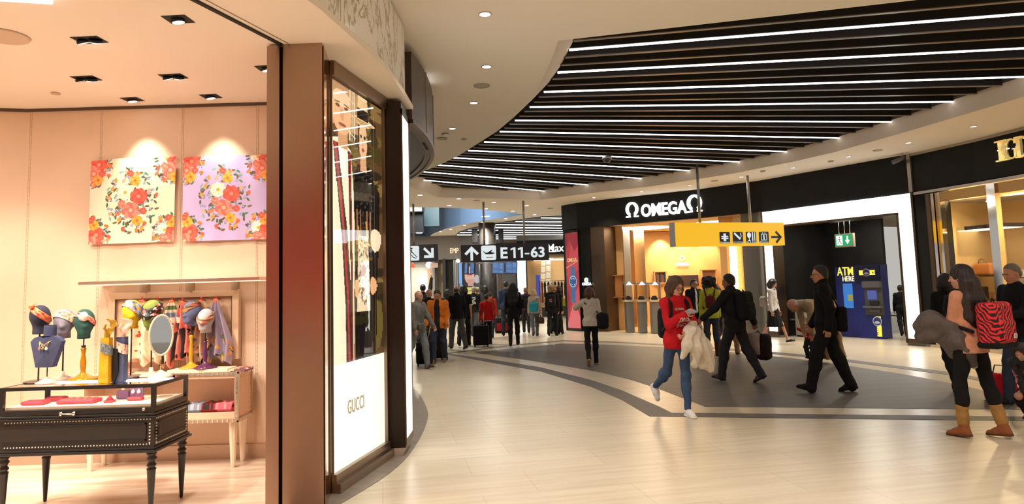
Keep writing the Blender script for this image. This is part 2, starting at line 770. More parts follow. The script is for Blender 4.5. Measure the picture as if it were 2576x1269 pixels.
DOWN_LEFT = [(1220, 35), (1224, 167), (1192, 258), (1138, 323), (1076, 374)]
DOWN_RIGHT = [(2448, 318), (2285, 359), (2134, 394), (1994, 422), (1865, 445), (1735, 466), (1614, 482), (1494, 497)]
DOWN_FAR = [(1057, 491), (1154, 500), (1242, 509), (1130, 517), (1325, 517), (1223, 525), (1290, 531), (1345, 540), (1272, 550), (1213, 559), (1168, 567), (1134, 577), (1108, 583), (1090, 596)]
for lst, pw, every in ((DOWN_LEFT, 22, 1), (DOWN_RIGHT, 24, 1), (DOWN_FAR, 62, 3)):
    for i, q in enumerate(lst):
        if i % every == 0:
            p = atz(*q, CZ)
            area('downlight_lamp', (p.x, p.y, CZ - .03), .12, pw, NEUT, spread=R(105))
# same downlights over the near hall; leading entries added to light the red board
for x, y in ((-5.6, -4.6), (-4.2, -4.6), (-2.8, -4.6), (-5, -3.6), (0.3, 4.2), (0.6, 1.5), (3.2, 4.6), (6.2, 4.2), (3.4, 1.0), (6.8, 0.6), (9.0, 7.5), (0, -1.5), (4, -2)):
    area('downlight_lamp', (x, y, CZ - .03), .12, 38, NEUT, spread=R(120))


# ------------------------------------------------------------------ materials of the building
def stone_floor(name, base, dark, rough, ang, joint=True, scale=(1.2, .6), streak=9.0):
    m = bpy.data.materials.new(name)
    m.use_nodes = True
    nt = m.node_tree
    b = nt.nodes['Principled BSDF']
    b.inputs['Roughness'].default_value = rough
    tc = nt.nodes.new('ShaderNodeTexCoord')
    mp = nt.nodes.new('ShaderNodeMapping')
    mp.inputs['Rotation'].default_value[2] = -ang
    nt.links.new(tc.outputs['Object'], mp.inputs['Vector'])
    st = nt.nodes.new('ShaderNodeMapping')
    st.inputs['Scale'].default_value = (.6, streak, 1)
    nt.links.new(mp.outputs[0], st.inputs['Vector'])
    n = nt.nodes.new('ShaderNodeTexNoise')
    n.inputs['Scale'].default_value = 1.6
    n.inputs['Detail'].default_value = 6
    nt.links.new(st.outputs[0], n.inputs['Vector'])
    r = nt.nodes.new('ShaderNodeValToRGB')
    r.color_ramp.elements[0].position = .35
    r.color_ramp.elements[1].position = .62
    r.color_ramp.elements[0].color = (*dark, 1)
    r.color_ramp.elements[1].color = (*base, 1)
    nt.links.new(n.outputs['Fac'], r.inputs['Fac'])
    last = r.outputs['Color']
    if joint:
        br = nt.nodes.new('ShaderNodeTexBrick')
        br.inputs['Scale'].default_value = 1
        br.inputs['Brick Width'].default_value = scale[0]
        br.inputs['Row Height'].default_value = scale[1]
        br.inputs['Mortar Size'].default_value = .004
        br.inputs['Mortar Smooth'].default_value = .2
        br.inputs['Bias'].default_value = -.2
        br.inputs['Color1'].default_value = (1, 1, 1, 1)
        br.inputs['Color2'].default_value = (.93, .92, .9, 1)
        br.inputs['Mortar'].default_value = (.80, .75, .68, 1)
        br.offset = .37
        nt.links.new(mp.outputs[0], br.inputs['Vector'])
        mx = nt.nodes.new('ShaderNodeMix')
        mx.data_type = 'RGBA'
        mx.blend_type = 'MULTIPLY'
        mx.inputs[0].default_value = 1
        nt.links.new(last, mx.inputs[6])
        nt.links.new(br.outputs['Color'], mx.inputs[7])
        last = mx.outputs[2]
    nt.links.new(last, b.inputs['Base Color'])
    return m


def marble(name):
    m = bpy.data.materials.new(name)
    m.use_nodes = True
    nt = m.node_tree
    b = nt.nodes['Principled BSDF']
    b.inputs['Roughness'].default_value = .12
    b.inputs['Specular IOR Level'].default_value = .3
    tc = nt.nodes.new('ShaderNodeTexCoord')
    mp = nt.nodes.new('ShaderNodeMapping')
    mp.inputs['Rotation'].default_value = (.5, .3, .6)
    mp.inputs['Scale'].default_value = (.8, .8, .34)
    nt.links.new(tc.outputs['Object'], mp.inputs['Vector'])
    n = nt.nodes.new('ShaderNodeTexNoise')
    n.inputs['Scale'].default_value = 3.2
    n.inputs['Detail'].default_value = 9
    n.inputs['Roughness'].default_value = .62
    n.inputs['Distortion'].default_value = .9
    nt.links.new(mp.outputs[0], n.inputs['Vector'])
    r = nt.nodes.new('ShaderNodeValToRGB')
    e = r.color_ramp.elements
    e[0].position, e[0].color = .0, (.88, .87, .82, 1)
    e[1].position, e[1].color = .485, (.87, .86, .80, 1)
    for pos, c in ((.50, (.40, .34, .25, 1)), (.515, (.50, .43, .31, 1)), (.535, (.85, .84, .78, 1)), (.64, (.76, .74, .67, 1)), (.7, (.86, .84, .79, 1))):
        x = e.new(pos)
        x.color = c
    nt.links.new(n.outputs['Fac'], r.inputs['Fac'])
    nt.links.new(r.outputs['Color'], b.inputs['Base Color'])
    return m


M_floor = stone_floor('cream_stone_tile', (.61, .53, .40), (.52, .445, .325), .30, R(11))
M_grey = stone_floor('grey_stone_tile', (.105, .094, .090), (.082, .074, .070), .5, R(11), streak=5)
M_shopfloor = stone_floor('pale_marble_floor', (.80, .68, .56), (.58, .44, .33), .22, R(4), joint=False, streak=5)
M_ring = stone_floor('grey_brown_stone', (.24, .20, .165), (.18, .15, .125), .30, R(-30), scale=(.9, 3.0))
M_ceil = mat('ceiling_paint', (.82, .755, .65), .85)
M_shopceil = mat('boutique_ceiling_paint', (.88, .79, .69), .8)
M_black = mat('black_laminate', (.009, .0085, .008), .55, noise=(3, .25), spec=.22)
M_blackg = mat('black_gloss', (.010, .009, .009), .12)
M_slat = mat('dark_slat', (.022, .018, .016), .55, spec=.25)
M_led = glow('led_white', (1, .98, .97), 8)
M_led2 = glow('lightbox_white', (1, .99, .98), 3.2)
M_steel = mat('brushed_steel', (.36, .262, .195), .27, 1.0, noise=(2.0, .05))
M_bronze = mat('dark_bronze', (.115, .078, .05), .36, .85)
M_marble = marble('veined_marble')
M_void = mat('recess_grey', (.10, .085, .072), .9)
M_alu = mat('grey_aluminium', (.45, .43, .40), .35, .9)
M_dark = mat('soft_black', (.006, .006, .006), .7)

# ------------------------------------------------------------------ floors
structure('floor', MB().span((-16, -6, -.12), (16, 52, 0)), M_floor)


def inlay(name, pix, m, z=.004, smooth=0):
    pl = [fl(*q) for q in pix]
    structure(name, MB().prism([(p.x, p.y) for p in pl], -.05, z), m)


up_edge = [(1192, 888), (1415, 865), (1540, 868.5), (1660, 874), (1830, 886), (1990, 902), (2141, 922.6), (2270, 942), (2389, 965), (2566, 1004), (2650, 1026)]
inlay('floor_inlay_grey', [(1192, 888), (1256, 897), (1320, 905.5), (1384, 916), (1450, 926.5), (1512, 938), (1590, 957), (1660, 980), (1720, 1003), (1774, 1024), (2179, 1028), (2425, 1030), (2640, 1033)] + up_edge[:0:-1], M_grey)
inlay('floor_band_lower', [(1110, 890.5), (1130, 893.3), (1230.6, 912), (1358.7, 935), (1487, 974), (1563.7, 1007), (1634, 1048.5), (2000, 1053.5), (2425, 1058), (2900, 1063),
                           (2900, 1053), (2425, 1047.8), (2000, 1043), (1690, 1040), (1660, 1025), (1563.7, 983), (1486.8, 957), (1358.7, 925), (1230, 904.6), (1130, 890.6), (1110, 888.6)], M_grey)
inlay('floor_band_upper', [(1120, 890), (1133, 888), (1282, 869), (1415, 857), (1540, 860), (1660, 866), (1830, 877), (2000, 891), (2106, 902), (2250, 920), (2389, 937), (2576, 973), (2650, 988),
                           (2650, 996), (2576, 981), (2389, 944.5), (2250, 926.5), (2106, 908), (2000, 896.5), (1830, 881.5), (1660, 869), (1540, 862.6), (1415, 859.3), (1282, 871.3), (1133, 890), (1120, 892)], M_grey)

# island of the left boutiques: ring of darker stone, boutique floor inside it
RING = [(-2.9, 1.2), (-2.35, 2.4), (-1.86, 3.8), (-1.34, 5.41), (-1.10, 6.37), (-1.055, 7.44), (-1.10, 8.5), (-1.19, 9.2), (-1.45, 10.42), (-1.72, 11.3), (-2.3, 12.4), (-3.4, 13.6), (-5.2, 14.6)]


def arc_smooth(pts, n=6):
    out = []
    P = [Vector((p[0], p[1])) for p in pts]
    for i in range(len(P) - 1):
        p0, p1, p2, p3 = P[max(i - 1, 0)], P[i], P[i + 1], P[min(i + 2, len(P) - 1)]
        for k in range(n):
            t = k / n
            q = .5 * ((2 * p1) + (p2 - p0) * t + (2 * p0 - 5 * p1 + 4 * p2 - p3) * t * t + (3 * p1 - p0 - 3 * p2 + p3) * t ** 3)
            out.append((q.x, q.y))
    out.append((P[-1].x, P[-1].y))
    return out


ring_s = arc_smooth(RING)


def offset(line, d):
    o = []
    for i, p in enumerate(line):
        a, b = Vector(line[max(i - 1, 0)]), Vector(line[min(i + 1, len(line) - 1)])
        t = (b - a).normalized()
        o.append((p[0] - t.y * d, p[1] + t.x * d))
    return o


structure('floor_ring_trim', MB().prism(ring_s + offset(ring_s, .5)[::-1], -.05, .006), M_ring)
structure('floor_boutique', MB().prism([(-1.60, 5.55), (-1.75, 5.0), (-2.35, 3.3), (-2.9, 1.2), (-9, -1), (-9, 6.82), (-1.72, 6.82)], -.05, .012), M_shopfloor)
structure('floor_island', MB().prism(offset(ring_s, .45) + [(-8, 14.6), (-8, 6.95), (-1.75, 6.95)], -.05, .009), M_floor)

# ------------------------------------------------------------------ right-hand shopfront line (plan of the black fascia)
W = [(1.72, 23.55), (2.18, 22.85), (3.1, 22.05), (5.58, 20.25), (6.90, 18.75), (7.95, 17.0), (8.98, 15.22), (9.42, 13.75), (9.66, 12.6), (9.8, 10.6), (9.7, 8.0)]
FB = 3.42                     # underside of the fascia


def Wn(i):
    a, b = Vector(W[i]), Vector(W[i + 1])
    t = (b - a).normalized()
    return Vector((t.y * -1, t.x, 0)) * -1      # towards the hall


def on_wall(u, v, i, out=0.0):
    """where the sight line of a pixel meets the i-th straight of the shopfront line, moved out by some distance"""
    n = Wn(i)
    p = Vector((W[i][0], W[i][1], 0)) + n * out
    return atplane(u, v, p, n)


structure('wall_fascia_right', MB().wall(W[:7], FB, CZ, .18), M_black)
structure('wall_fascia_boutique', MB().wall([(W[6][0] + .02, W[6][1] - .04)] + W[7:], FB - .0, CZ - .05, .18), M_black)
mb = MB()
mb.wall([(W[6][0] - .03, W[6][1] - .03)] + [(x - .03, y) for x, y in W[7:]], FB - .08, FB - .02, .3)
mb.wall([(W[6][0] - .02, W[6][1] - .02)] + [(x - .02, y) for x, y in W[7:]], CZ - .06, CZ, .2)
mb.box((W[6][0] - .015, W[6][1] - .0, (FB + CZ) / 2), (.06, .08, CZ - FB), R(30))
structure('trim_fascia_boutique', mb, mat('champagne_metal', (.42, .36, .29), .3, .8))

# ------------------------------------------------------------------ mall ceiling with two openings
arcL = [atz(*q, CZ) for q in [(1405, 102.6), (1387, 150), (1356, 217.6), (1331, 255), (1293, 295), (1250, 331), (1200, 363), (1150, 394), (1100, 418), (1040, 440), (990, 454)]]
rimR = [atz(*q, CZ) for q in [(1360, 503), (1500, 484.5), (1640, 469), (1850, 436), (2000, 406), (2100, 383), (2300, 326), (2450, 281), (2576, 243)]]
near_a = atz(1435, 98, CZ)
nd = (atz(2300, 0, CZ) - near_a).normalized()
near_b = near_a + nd * 8.2
hole1 = [(p.x, p.y) for p in arcL] + [(-2.2, 20.3)] + [(p.x, p.y) for p in rimR] + [(rimR[-1].x + .02, 8.3), (near_b.x, near_b.y)]
well = [atz(*q, CZ) for q in [(960, 520), (1030, 522), (1100, 522.5), (1160, 524), (1205, 527), (1250, 531), (1318, 540)]]
wellf = [atz(*q, CZ) for q in [(1262, 549), (1210, 557), (1160, 566), (1120, 576), (1090, 588), (1076, 598), (1068, 606)]]
hole2 = [(p.x, p.y) for p in well] + [(p.x, p.y) for p in wellf] + [(-8.2, 38.0), (-9.5, 30)]


def ceiling_slab(name, outer, holes, z, m, th=.05):
    loops = [[Vector((p[0], p[1], 0)) for p in outer]] + [[Vector((p[0], p[1], 0)) for p in h] for h in holes]
    flat = [p for l in loops for p in l]
    tri = tessellate_polygon(loops)
    vs = [(p.x, p.y, z) for p in flat]
    mb = MB().add(vs, [tuple(t) for t in tri])
    o = structure(name, mb, m)
    return o


ceiling_slab('ceiling', [(-14, -6), (15, -6), (15, 52), (-14, 52)], [hole1, hole2], CZ, M_ceil)


def loop_strip(mb, a, b, mi=0, closed=True):
    n = len(a)
    vs = [tuple(p) for p in a] + [tuple(p) for p in b]
    fs = [(i, (i + 1) % n, n + (i + 1) % n, n + i) for i in range(n if closed else n - 1)]
    return mb.add(vs, fs, mi)


# splayed reveal of the slatted recess: lower rim at the ceiling, upper rim .28 higher and shifted inwards
RZ = CZ + .28
hl = [Vector((p[0], p[1], CZ)) for p in hole1]
shift = []
nL = len(arcL)
for i, p in enumerate(hl):
    if i < nL:
        q = p + Vector((.30, .02, .28))
    elif i == nL:
        q = p + Vector((.15, -.05, .28))
    elif i < nL + 1 + len(rimR):
        j = max(nL + 1, min(i, nL + len(rimR) - 1))
        t = (hl[j + 1] - hl[j]).normalized()
        q = p + Vector((t.y, -t.x, 0)) * .10 + Vector((0, 0, .28))
    else:
        q = p + Vector((0, 0, .28))
    shift.append(q)
structure('ceiling_recess_reveal', loop_strip(MB(), hl, shift), mat('recess_paint', (.62, .53, .42), .8))
mb = MB()
loop_strip(mb, shift, [p + Vector((0, 0, .35)) for p in shift])
tri = tessellate_polygon([[Vector((p.x, p.y, 0)) for p in shift]])
mb.add([(p.x, p.y, RZ + .35) for p in shift], [tuple(t) for t in tri])
structure('ceiling_recess', mb, M_void)
# light well further back with its blue inner face
h2 = [Vector((p[0], p[1], CZ)) for p in hole2]
mb = MB()
loop_strip(mb, h2, [p + Vector((0, 0, 1.6)) for p in h2])
tri = tessellate_polygon([[Vector((p.x, p.y, 0)) for p in h2]])
mb.add([(p.x, p.y, CZ + 1.6) for p in h2], [tuple(t) for t in tri], 1)
structure('ceiling_light_well', mb, [mat('blue_paint', (.19, .30, .47), .7), M_void])

# ------------------------------------------------------------------ radial slats, every third one lit
LEDL = [(1428, 124), (1399, 181), (1365, 230), (1330, 268), (1293, 302), (1255, 330), (1216, 356), (1176, 378), (1135, 396), (1092, 414), (1045, 430), (1028, 449)]
LEDR = [(2576, 33), (2576, 120), (2576, 192), (2493, 254), (2334, 306), (2184, 348), (2047, 383), (1918, 409), (1796, 432), (1670, 452), (1558, 471), (1443, 487)]
SLZ = RZ - .02
Ls = [atz(*q, SLZ) for q in LEDL]
Rs = [atz(*q, SLZ) for q in LEDR]


def extend(a, b, x):
    d = b - a
    return a + d * ((x - a.x) / d.x)


for i in range(3):            # the first three leave the frame on the right
    Rs[i] = extend(Ls[i], Rs[i], 8.55)
Ls[-1] = extend(Rs[-1], Ls[-1], -3.1)


def slat(a, b, lit, label):
    mb = MB()
    a, b = a.copy(), b.copy()
    mb.bar(a + Vector((0, 0, .125)), b + Vector((0, 0, .125)), .055, .25)
    o = thing('ceiling_baffle', label, 'ceiling baffle', (a + b) / 2, 0, 'lit radial ceiling slats' if lit else 'dark radial ceiling slats')
    o['kind'] = 'thing'
    mb.v = [tuple(Vector(p) - (a + b) / 2) for p in mb.v]
    mb.build('slat_body', M_slat, o)
    c = (a + b) / 2
    e = (b - a).normalized()
    m2 = MB()
    if lit:
        m2.bar(a - c + e * .02 - Vector((0, 0, .012)), b - c - e * .02 - Vector((0, 0, .009)), .030, .016)
        m2.build('light_strip', M_led, o)
    else:
        m2.bar(a - c + e * .02 - Vector((0, 0, .006)), b - c - e * .02 - Vector((0, 0, .006)), .05, .012)
        m2.build('edge_strip', M_slatedge, o)
    if lit:
        m3 = MB()
        m3.bar(b - c + Vector((0, 0, .09)), b - c + e * .012 + Vector((0, 0, .09)), .058, .2)
        m3.build('end_cap', M_slatedge, o)
    return o


M_slatedge = mat('slat_edge', (.30, .26, .22), .3, .6)
nl = len(Ls)
pL = Ls[0] + (Ls[0] - Ls[1])
pR = Rs[0] + (Rs[0] - Rs[1])
LIT = []
slat(Ls[0] + (pL - Ls[0]) / 3, Rs[0] + (pR - Rs[0]) / 3, False, 'dark ceiling slat nearest the camera, before the first lit slat')
for i in range(nl):
    slat(Ls[i], Rs[i], True, '%s lit slat of the ceiling fan, counted from its near edge' % ORD[i])
    if i < nl - 1:
        for k in (1, 2):
            slat(Ls[i].lerp(Ls[i + 1], k / 3), Rs[i].lerp(Rs[i + 1], k / 3), False, '%s dark ceiling slat after the %s lit slat from the near edge' % (ORD[k - 1], ORD[i]))
slat(Ls[-1] + (Ls[-1] - Ls[-2]) * .35, Rs[-1] + (Rs[-1] - Rs[-2]) * .35, False, 'dark ceiling slat at the far end, behind the last lit slat')

# ------------------------------------------------------------------ ceiling fittings
M_white = mat('white_plastic', (.8, .78, .74), .4)
M_grille = mat('grille_grey', (.40, .36, .29), .7)


def downlight(q, r, label, group):
    p = atz(*q, CZ)
    o = thing('ceiling_downlight', label, 'downlight', (p.x, p.y, CZ - .012), 0, group)
    o['kind'] = 'thing'
    MB().lathe([(r * 1.18, .012), (r * 1.22, .004), (r * 1.12, 0), (r * 1.0, .003), (r * .98, .012)], n=20).build('trim_ring', mat('lamp_ring', (.5, .45, .4), .4), o)
    MB().disc((0, 0, .006), r * .97, (0, 0, -1), 18).build('lamp', glow('lamp_white', (1, .97, .93), 12), o)


for i, q in enumerate(DOWN_LEFT):
    downlight(q, .054, '%s round downlight in the ceiling left of the slats, from the camera' % ORD[i], 'downlights left of the slats')
for i, q in enumerate(DOWN_RIGHT):
    downlight(q, .052, '%s downlight in the soffit above the black shop fascia, from the frame edge' % ORD[i], 'downlights above the black fascia')
for i, q in enumerate(DOWN_FAR):
    downlight(q, .075, 'small distant downlight above the hanging gate signs, %s counting away from the camera' % ORD[i], 'distant downlights')
for i, (q, r, lb) in enumerate([((1212, 215), .11, 'round grey speaker grille between the second and third downlight'), ((1112, 348), .10, 'round grey speaker grille beside the smoke detector'),
                                ((2208, 378), .10, 'flat grey speaker grille above the camera on the black fascia'), ((1797, 455), .10, 'flat grey speaker grille above the right end of the lit shop name'),
                                ((1199, 504), .11, 'flat grey speaker grille near the gate sign pole'), ((1384, 524), .11, 'flat grey speaker grille beside the far corner of the black fascia'), ((1167, 349), .05, 'small grey disc in the ceiling next to the slats')]):
    p = atz(*q, CZ)
    o = MB().lathe([(r, .012), (r * .97, 0), (r * .9, .004), (.001, .004)], (p.x, p.y, CZ - .014), 24).build('speaker_grille', M_grille, None, True)
    tag(o, lb, 'speaker', 'ceiling speaker grilles')
for q, lb, hg in (((1120, 336), 'white smoke detector in the ceiling left of the slats', .05), ((2090, 405), 'white ceiling sensor above the black fascia', .05), ((1919, 430), 'white half-round smoke detector above the sign poles', .05)):
    p = atz(*q, CZ)
    o = thing('smoke_detector', lb, 'detector', (p.x, p.y, CZ - hg))
    MB().lathe([(.03, 0), (.05, .012), (.055, .03)], n=18).build('sensor_head', M_white, o)
    MB().lathe([(.065, .03), (.065, .05)], n=18).build('base_plate', M_grille, o)
p = atz(1527, 400, SLZ - .06)
o = thing('dome_camera', 'small dome camera hanging under the ceiling slats', 'camera', (p.x, p.y, SLZ - .16))
MB().lathe([(.01, 0), (.06, .02), (.09, .06), (.10, .10)], n=20).build('dome', mat('smoked_dome', (.05, .05, .05), .08), o)
MB().lathe([(.115, .10), (.115, .15)], n=20).build('base_plate', mat('camera_grey', (.5, .48, .45), .4), o)
# unseen red board added behind the camera to redden the steel pillar's reflection
structure('wall_south', MB().span((-9, -6.1, 0), (12, -6, CZ)), mat('south_wall_paint', (.55, .48, .38), .8))
structure('wall_south_red_board', MB().span((-9, -5.95, 1.0), (6, -5.9, 4.0)), mat('red_board_paint', (.62, .012, .012), .5))
# ------------------------------------------------------------------ boutique shell
M_wall = mat('peach_leather_wall', (.72, .535, .395), .55, noise=(1.2, .06))
M_base = mat('baseboard_metal', (.55, .42, .32), .35, .6)
SARC = arc_smooth([(-2.9, .2), (-2.35, 1.4), (-1.72, 2.9), (-1.32, 4.36), (-1.25, 4.69), (-1.18, 5.12), (-1.08, 5.79), (-1.04, 6.72)], 5)
structure('ceiling_boutique', MB().prism(SARC + [(-1.04, 7.3), (-9, 7.3), (-9, -2), (-3.3, -2)], SZ, SZ + .05), M_shopceil)
structure('wall_marble_fascia', MB().wall(SARC + [(-1.04, 6.75)], SZ + .051, CZ - .03, .15), M_marble)
structure('wall_marble_end', MB().span((-1.35, 6.74, SZ + .052), (-1.055, 6.80, CZ - .03)), M_marble)
structure('wall_north', MB().wall([(-1.7, 6.82), (-4.9, 6.82), (-5.35, 6.70), (-8.5, 5.4)][::-1], .012, SZ, .1), M_wall)
structure('wall_west', MB().span((-8.9, -2, .012), (-8.8, 5.6, SZ)), M_wall)
structure('baseboard_north', MB().wall([(-1.7, 6.80), (-4.895, 6.80), (-5.34, 6.68), (-8.45, 5.38)][::-1], .012, .15, .03), M_base)
structure('trim_wall_top', MB().wall([(-1.7, 6.805), (-4.896, 6.805), (-5.343, 6.685), (-8.45, 5.385)][::-1], SZ - .03, SZ - .002, .02), mat('shadow_gap_bronze', (.09, .05, .03), .5))
# stitched wall seams with studs
for i, u in enumerate((68, 248, 455, 645)):
    x = aty(u, 500, 6.8).x
    mb = MB()
    y0 = 6.815 - (0 if x > -4.9 else .0)
    for dx in (-.009, .009):
        mb.box((x + dx, y0 + .004, SZ / 2 + .06), (.0025, .004, SZ - .2), mi=0)
    for k in range(78):
        mb.box((x, y0 + .002, .2 + k * .0415), (.006, .006, .006), mi=1)
    structure('trim_seam_%d' % (i + 1), mb, [mat('seam_tan', (.60, .43, .30), .6), mat('stud_metal', (.80, .66, .52), .4, .3)])
# sliding-door track in the ceiling
structure('trim_door_track', MB().bar((-1.757, 5.19, SZ - .004), (-3.25, .6, SZ - .004), .035, .012), M_dark)
structure('trim_ceiling_joint', MB().bar((-1.70, 5.17, SZ - .002), (-3.15, .6, SZ - .002), .006, .006), mat('joint_brown', (.35, .28, .22), .8))  # thin brown joint line beside the door track

# steel pillar
PY = 5.18
structure('pillar_steel', MB().prism([(-1.745, PY), (-1.44, PY), (-1.445, PY + .012), (-1.745, PY + .012)], 0, SZ), M_steel)
structure('pillar_flange', MB().prism([(-1.87, PY + .0), (-1.835, PY - .0), (-1.835, PY - .015), (-1.768, PY - .015), (-1.768, PY + .2), (-1.78, 6.8), (-1.87, 6.8)], 0, SZ - .015), M_steel)
structure('pillar_core', MB().prism([(-1.80, PY + .06), (-1.455, PY + .06), (-1.512, 5.58), (-1.30, 6.70), (-1.30, 6.95), (-1.80, 6.95)], 0, SZ), M_blackg)
structure('pillar_return', MB().wall([(-1.442, PY + .055), (-1.496, 5.59)], 0, SZ, .01), mat('bronze_mirror', (.40, .25, .16), .08, 1.0))

# ---- poster light box
A, B = Vector((-1.497, 5.60, 0)), Vector((-1.275, 6.76, 0))
dAB = (B - A).normalized()
nAB = Vector((dAB.y, -dAB.x, 0))
LW = (B - A).length
lb = thing('poster_lightbox', 'tall backlit fashion poster in a dark frame beside the steel pillar', 'light box', (A + B) / 2)
c0 = (A + B) / 2


def lbp(t, z, out=0.0):
    return A + dAB * (LW * t) + nAB * out + Vector((0, 0, z)) - c0


mb = MB()
mb.bar(lbp(0, .04, .03), lbp(1, .04, .03), .10, .08)
mb.bar(lbp(0, .115, .02), lbp(1, .115, .02), .05, .07)
mb.bar(lbp(0, 3.475, .02), lbp(1, 3.475, .02), .05, .12)
mb.bar(lbp(.004, .1, .012), lbp(.004, 3.5, .012), .02, .008)
mb.bar(lbp(.985, .1, .015), lbp(.985, 3.5, .015), .03, .04)
mb.build('frame', mat('champagne_bronze', (.30, .22, .16), .3, .9), lb)
pz0, pz1 = .15, 3.40
pt = Paint(140, 560, (88, 62, 36))
split = .305
rng = np.random.RandomState(3)
for _ in range(260):
    x, y = rng.rand(), split + rng.rand() * .7
    c = [(70, 58, 24), (104, 84, 40), (58, 44, 24), (128, 100, 56), (44, 34, 20)][rng.randint(5)]
    pt.ell(x, y, .03 + .05 * rng.rand(), .008 + .02 * rng.rand(), c, rng.rand() * 3)
pt.rect(0, .8, .62, 1, (176, 132, 92)).rect(0, .93, .7, 1, (150, 108, 76))
for x in (.3, .36, .44, .52, .66, .7):
    pt.line(x, .78, x + .01, .99, .003, (244, 220, 180))
for y in (.80, .85, .90):
    pt.line(.27, y, .55, y - .01, .002, (230, 205, 165))
# older figure in cream jacket with red and navy braces
pt.poly([(-.1, .3), (-.1, .76), (.12, .775), (.34, .75), (.47, .62), (.50, .44), (.44, .3)], (244, 226, 190))
pt.poly([(.02, .76), (.10, .76), (.33, .30), (.22, .30)], (58, 30, 34)).poly([(.035, .76), (.075, .76), (.28, .30), (.25, .30)], (170, 40, 34))
pt.poly([(.26, .75), (.34, .745), (.40, .3), (.30, .3)], (58, 30, 34)).poly([(.285, .75), (.315, .748), (.37, .3), (.335, .3)], (170, 40, 34))
pt.poly([(.10, .76), (.25, .76), (.21, .66), (.16, .66)], (250, 240, 224))
pt.rect(.10, .75, .26, .79, (206, 148, 104))
pt.ell(.17, .845, .165, .062, (226, 170, 122)).ell(.17, .885, .15, .03, (236, 190, 146))
pt.ell(.10, .855, .035, .006, (96, 62, 44)).ell(.24, .855, .035, .006, (96, 62, 44)).ell(.17, .833, .03, .016, (206, 146, 102)).ell(.17, .808, .06, .005, (140, 76, 58))
pt.line(.06, .866, .13, .868, .002, (120, 86, 60)).line(.21, .868, .28, .866, .002, (120, 86, 60))
# younger figure in tall straw hat, black fringed top, striped trousers
pt.poly([(.52, .305), (.50, .46), (.50, .66), (.60, .72), (.86, .72), (.97, .64), (.96, .46), (.93, .305)], (20, 15, 14))
for _ in range(240):
    x, y = .56 + rng.rand() * .36, .50 + rng.rand() * .2
    pt.ell(x, y, .016, .004, [(10, 8, 8), (44, 40, 38), (70, 66, 60), (16, 12, 12)][rng.randint(4)], rng.rand() * 3)
for x in (.56, .64, .78, .86):
    pt.poly([(x, .45), (x + .03, .45), (x + .025, .56), (x + .005, .56)], (170, 112, 70))
pt.ell(.46, .50, .06, .03, (240, 214, 176)).ell(.93, .47, .05, .03, (240, 214, 176))
pt.poly([(.56, .33), (.60, .47), (.82, .47), (.86, .33)], (224, 200, 160))
for _ in range(120):
    pt.ell(.58 + rng.rand() * .26, .335 + rng.rand() * .13, .015, .003, [(150, 118, 84), (246, 232, 206), (110, 82, 60)][rng.randint(3)], rng.rand() * 3)
pt.ell(.71, .40, .05, .012, (150, 60, 60), .4)
pt.line(.60, .50, .62, .47, .004, (210, 150, 70)).line(.80, .47, .78, .52, .004, (210, 150, 70))
pt.ell(.55, .365, .05, .018, (228, 168, 116)).ell(.90, .37, .04, .018, (228, 168, 116))
pt.poly([(.66, .70), (.80, .70), (.79, .76), (.67, .76)], (214, 160, 116))
pt.ell(.725, .795, .095, .052, (230, 182, 136))
pt.poly([(.61, .84), (.62, .74), (.645, .79), (.66, .84)], (30, 20, 18)).poly([(.80, .84), (.84, .74), (.81, .79), (.79, .84)], (34, 22, 18))
pt.ell(.685, .803, .022, .005, (40, 30, 30)).ell(.765, .803, .022, .005, (40, 30, 30)).ell(.725, .768, .03, .005, (176, 70, 60)).ell(.727, .785, .012, .012, (214, 160, 116))
pt.ell(.725, .845, .21, .014, (226, 188, 134), .0).ell(.725, .842, .19, .008, (190, 146, 96))
pt.poly([(.60, .845), (.615, .93), (.83, .93), (.85, .845)], (222, 184, 130)).poly([(.60, .85), (.607, .888), (.842, .888), (.848, .85)], (26, 20, 20)).ell(.722, .93, .108, .008, (236, 204, 156))
pt.rect(0, 0, 1, split, (255, 248, 226))
cx_ = np.interp(np.linspace(0, 1, 140), [0, .33, .41, .575, .756, 1], [0, .30, .53, .722, .91, 1])
cy_ = np.interp(np.linspace(0, 1, 560), [0, .255, .41, .60, .82, .93, 1], [0, .305, .335, .47, .745, .845, .935])
pt.a = pt.a[(cy_ * 559).astype(int)][:, (cx_ * 139).astype(int)]
o = link('poster', paint_mesh('poster', pt, lambda x, y: lbp(.02 + .95 * x, pz0 + (pz1 - pz0) * y, .004)), painted('poster_backlit', .25, 1.4), lb)
M = face_matrix(lbp(.40, .62, .006), dAB)
lettering('GUCCI', M, .34, .115, mat('pale_gold', (.60, .50, .33), .5), lb, depth=.004)
pane = MB().add([lbp(.01, .14, .03), lbp(.985, .14, .03), lbp(.985, 3.42, .03), lbp(.01, 3.42, .03)], [(0, 1, 2, 3)]).build('glass_pane', glass('poster_glass', refl=.16), lb)

# ---- dark post with its light strip
po = thing('lit_post', 'dark rectangular post with a vertical white light strip', 'post', (-1.185, 6.98, 0))
mb = MB()
mb.span((-.085, -.20, .075), (.095, .24, 3.50), 0)
mb.build('post_body', mat('dark_brown_metal', (.030, .022, .018), .32, .5), po)
MB().span((-.085, -.2, 0), (.07, .2, .074)).build('plinth', mat('plinth_beige', (.5, .40, .32), .4), po)
mb = MB()
mb.span((.096, -.225, .16), (.108, -.20, 3.42))
mb.span((.096, .205, .16), (.108, .235, 3.42))
mb.span((.096, -.225, 3.36), (.108, .235, 3.42))
mb.span((.096, -.225, .10), (.108, .235, .16))
mb.build('strip_frame', M_bronze, po)
MB().span((.096, -.199, .161), (.102, .204, 3.359)).build('light_strip', M_led2, po)

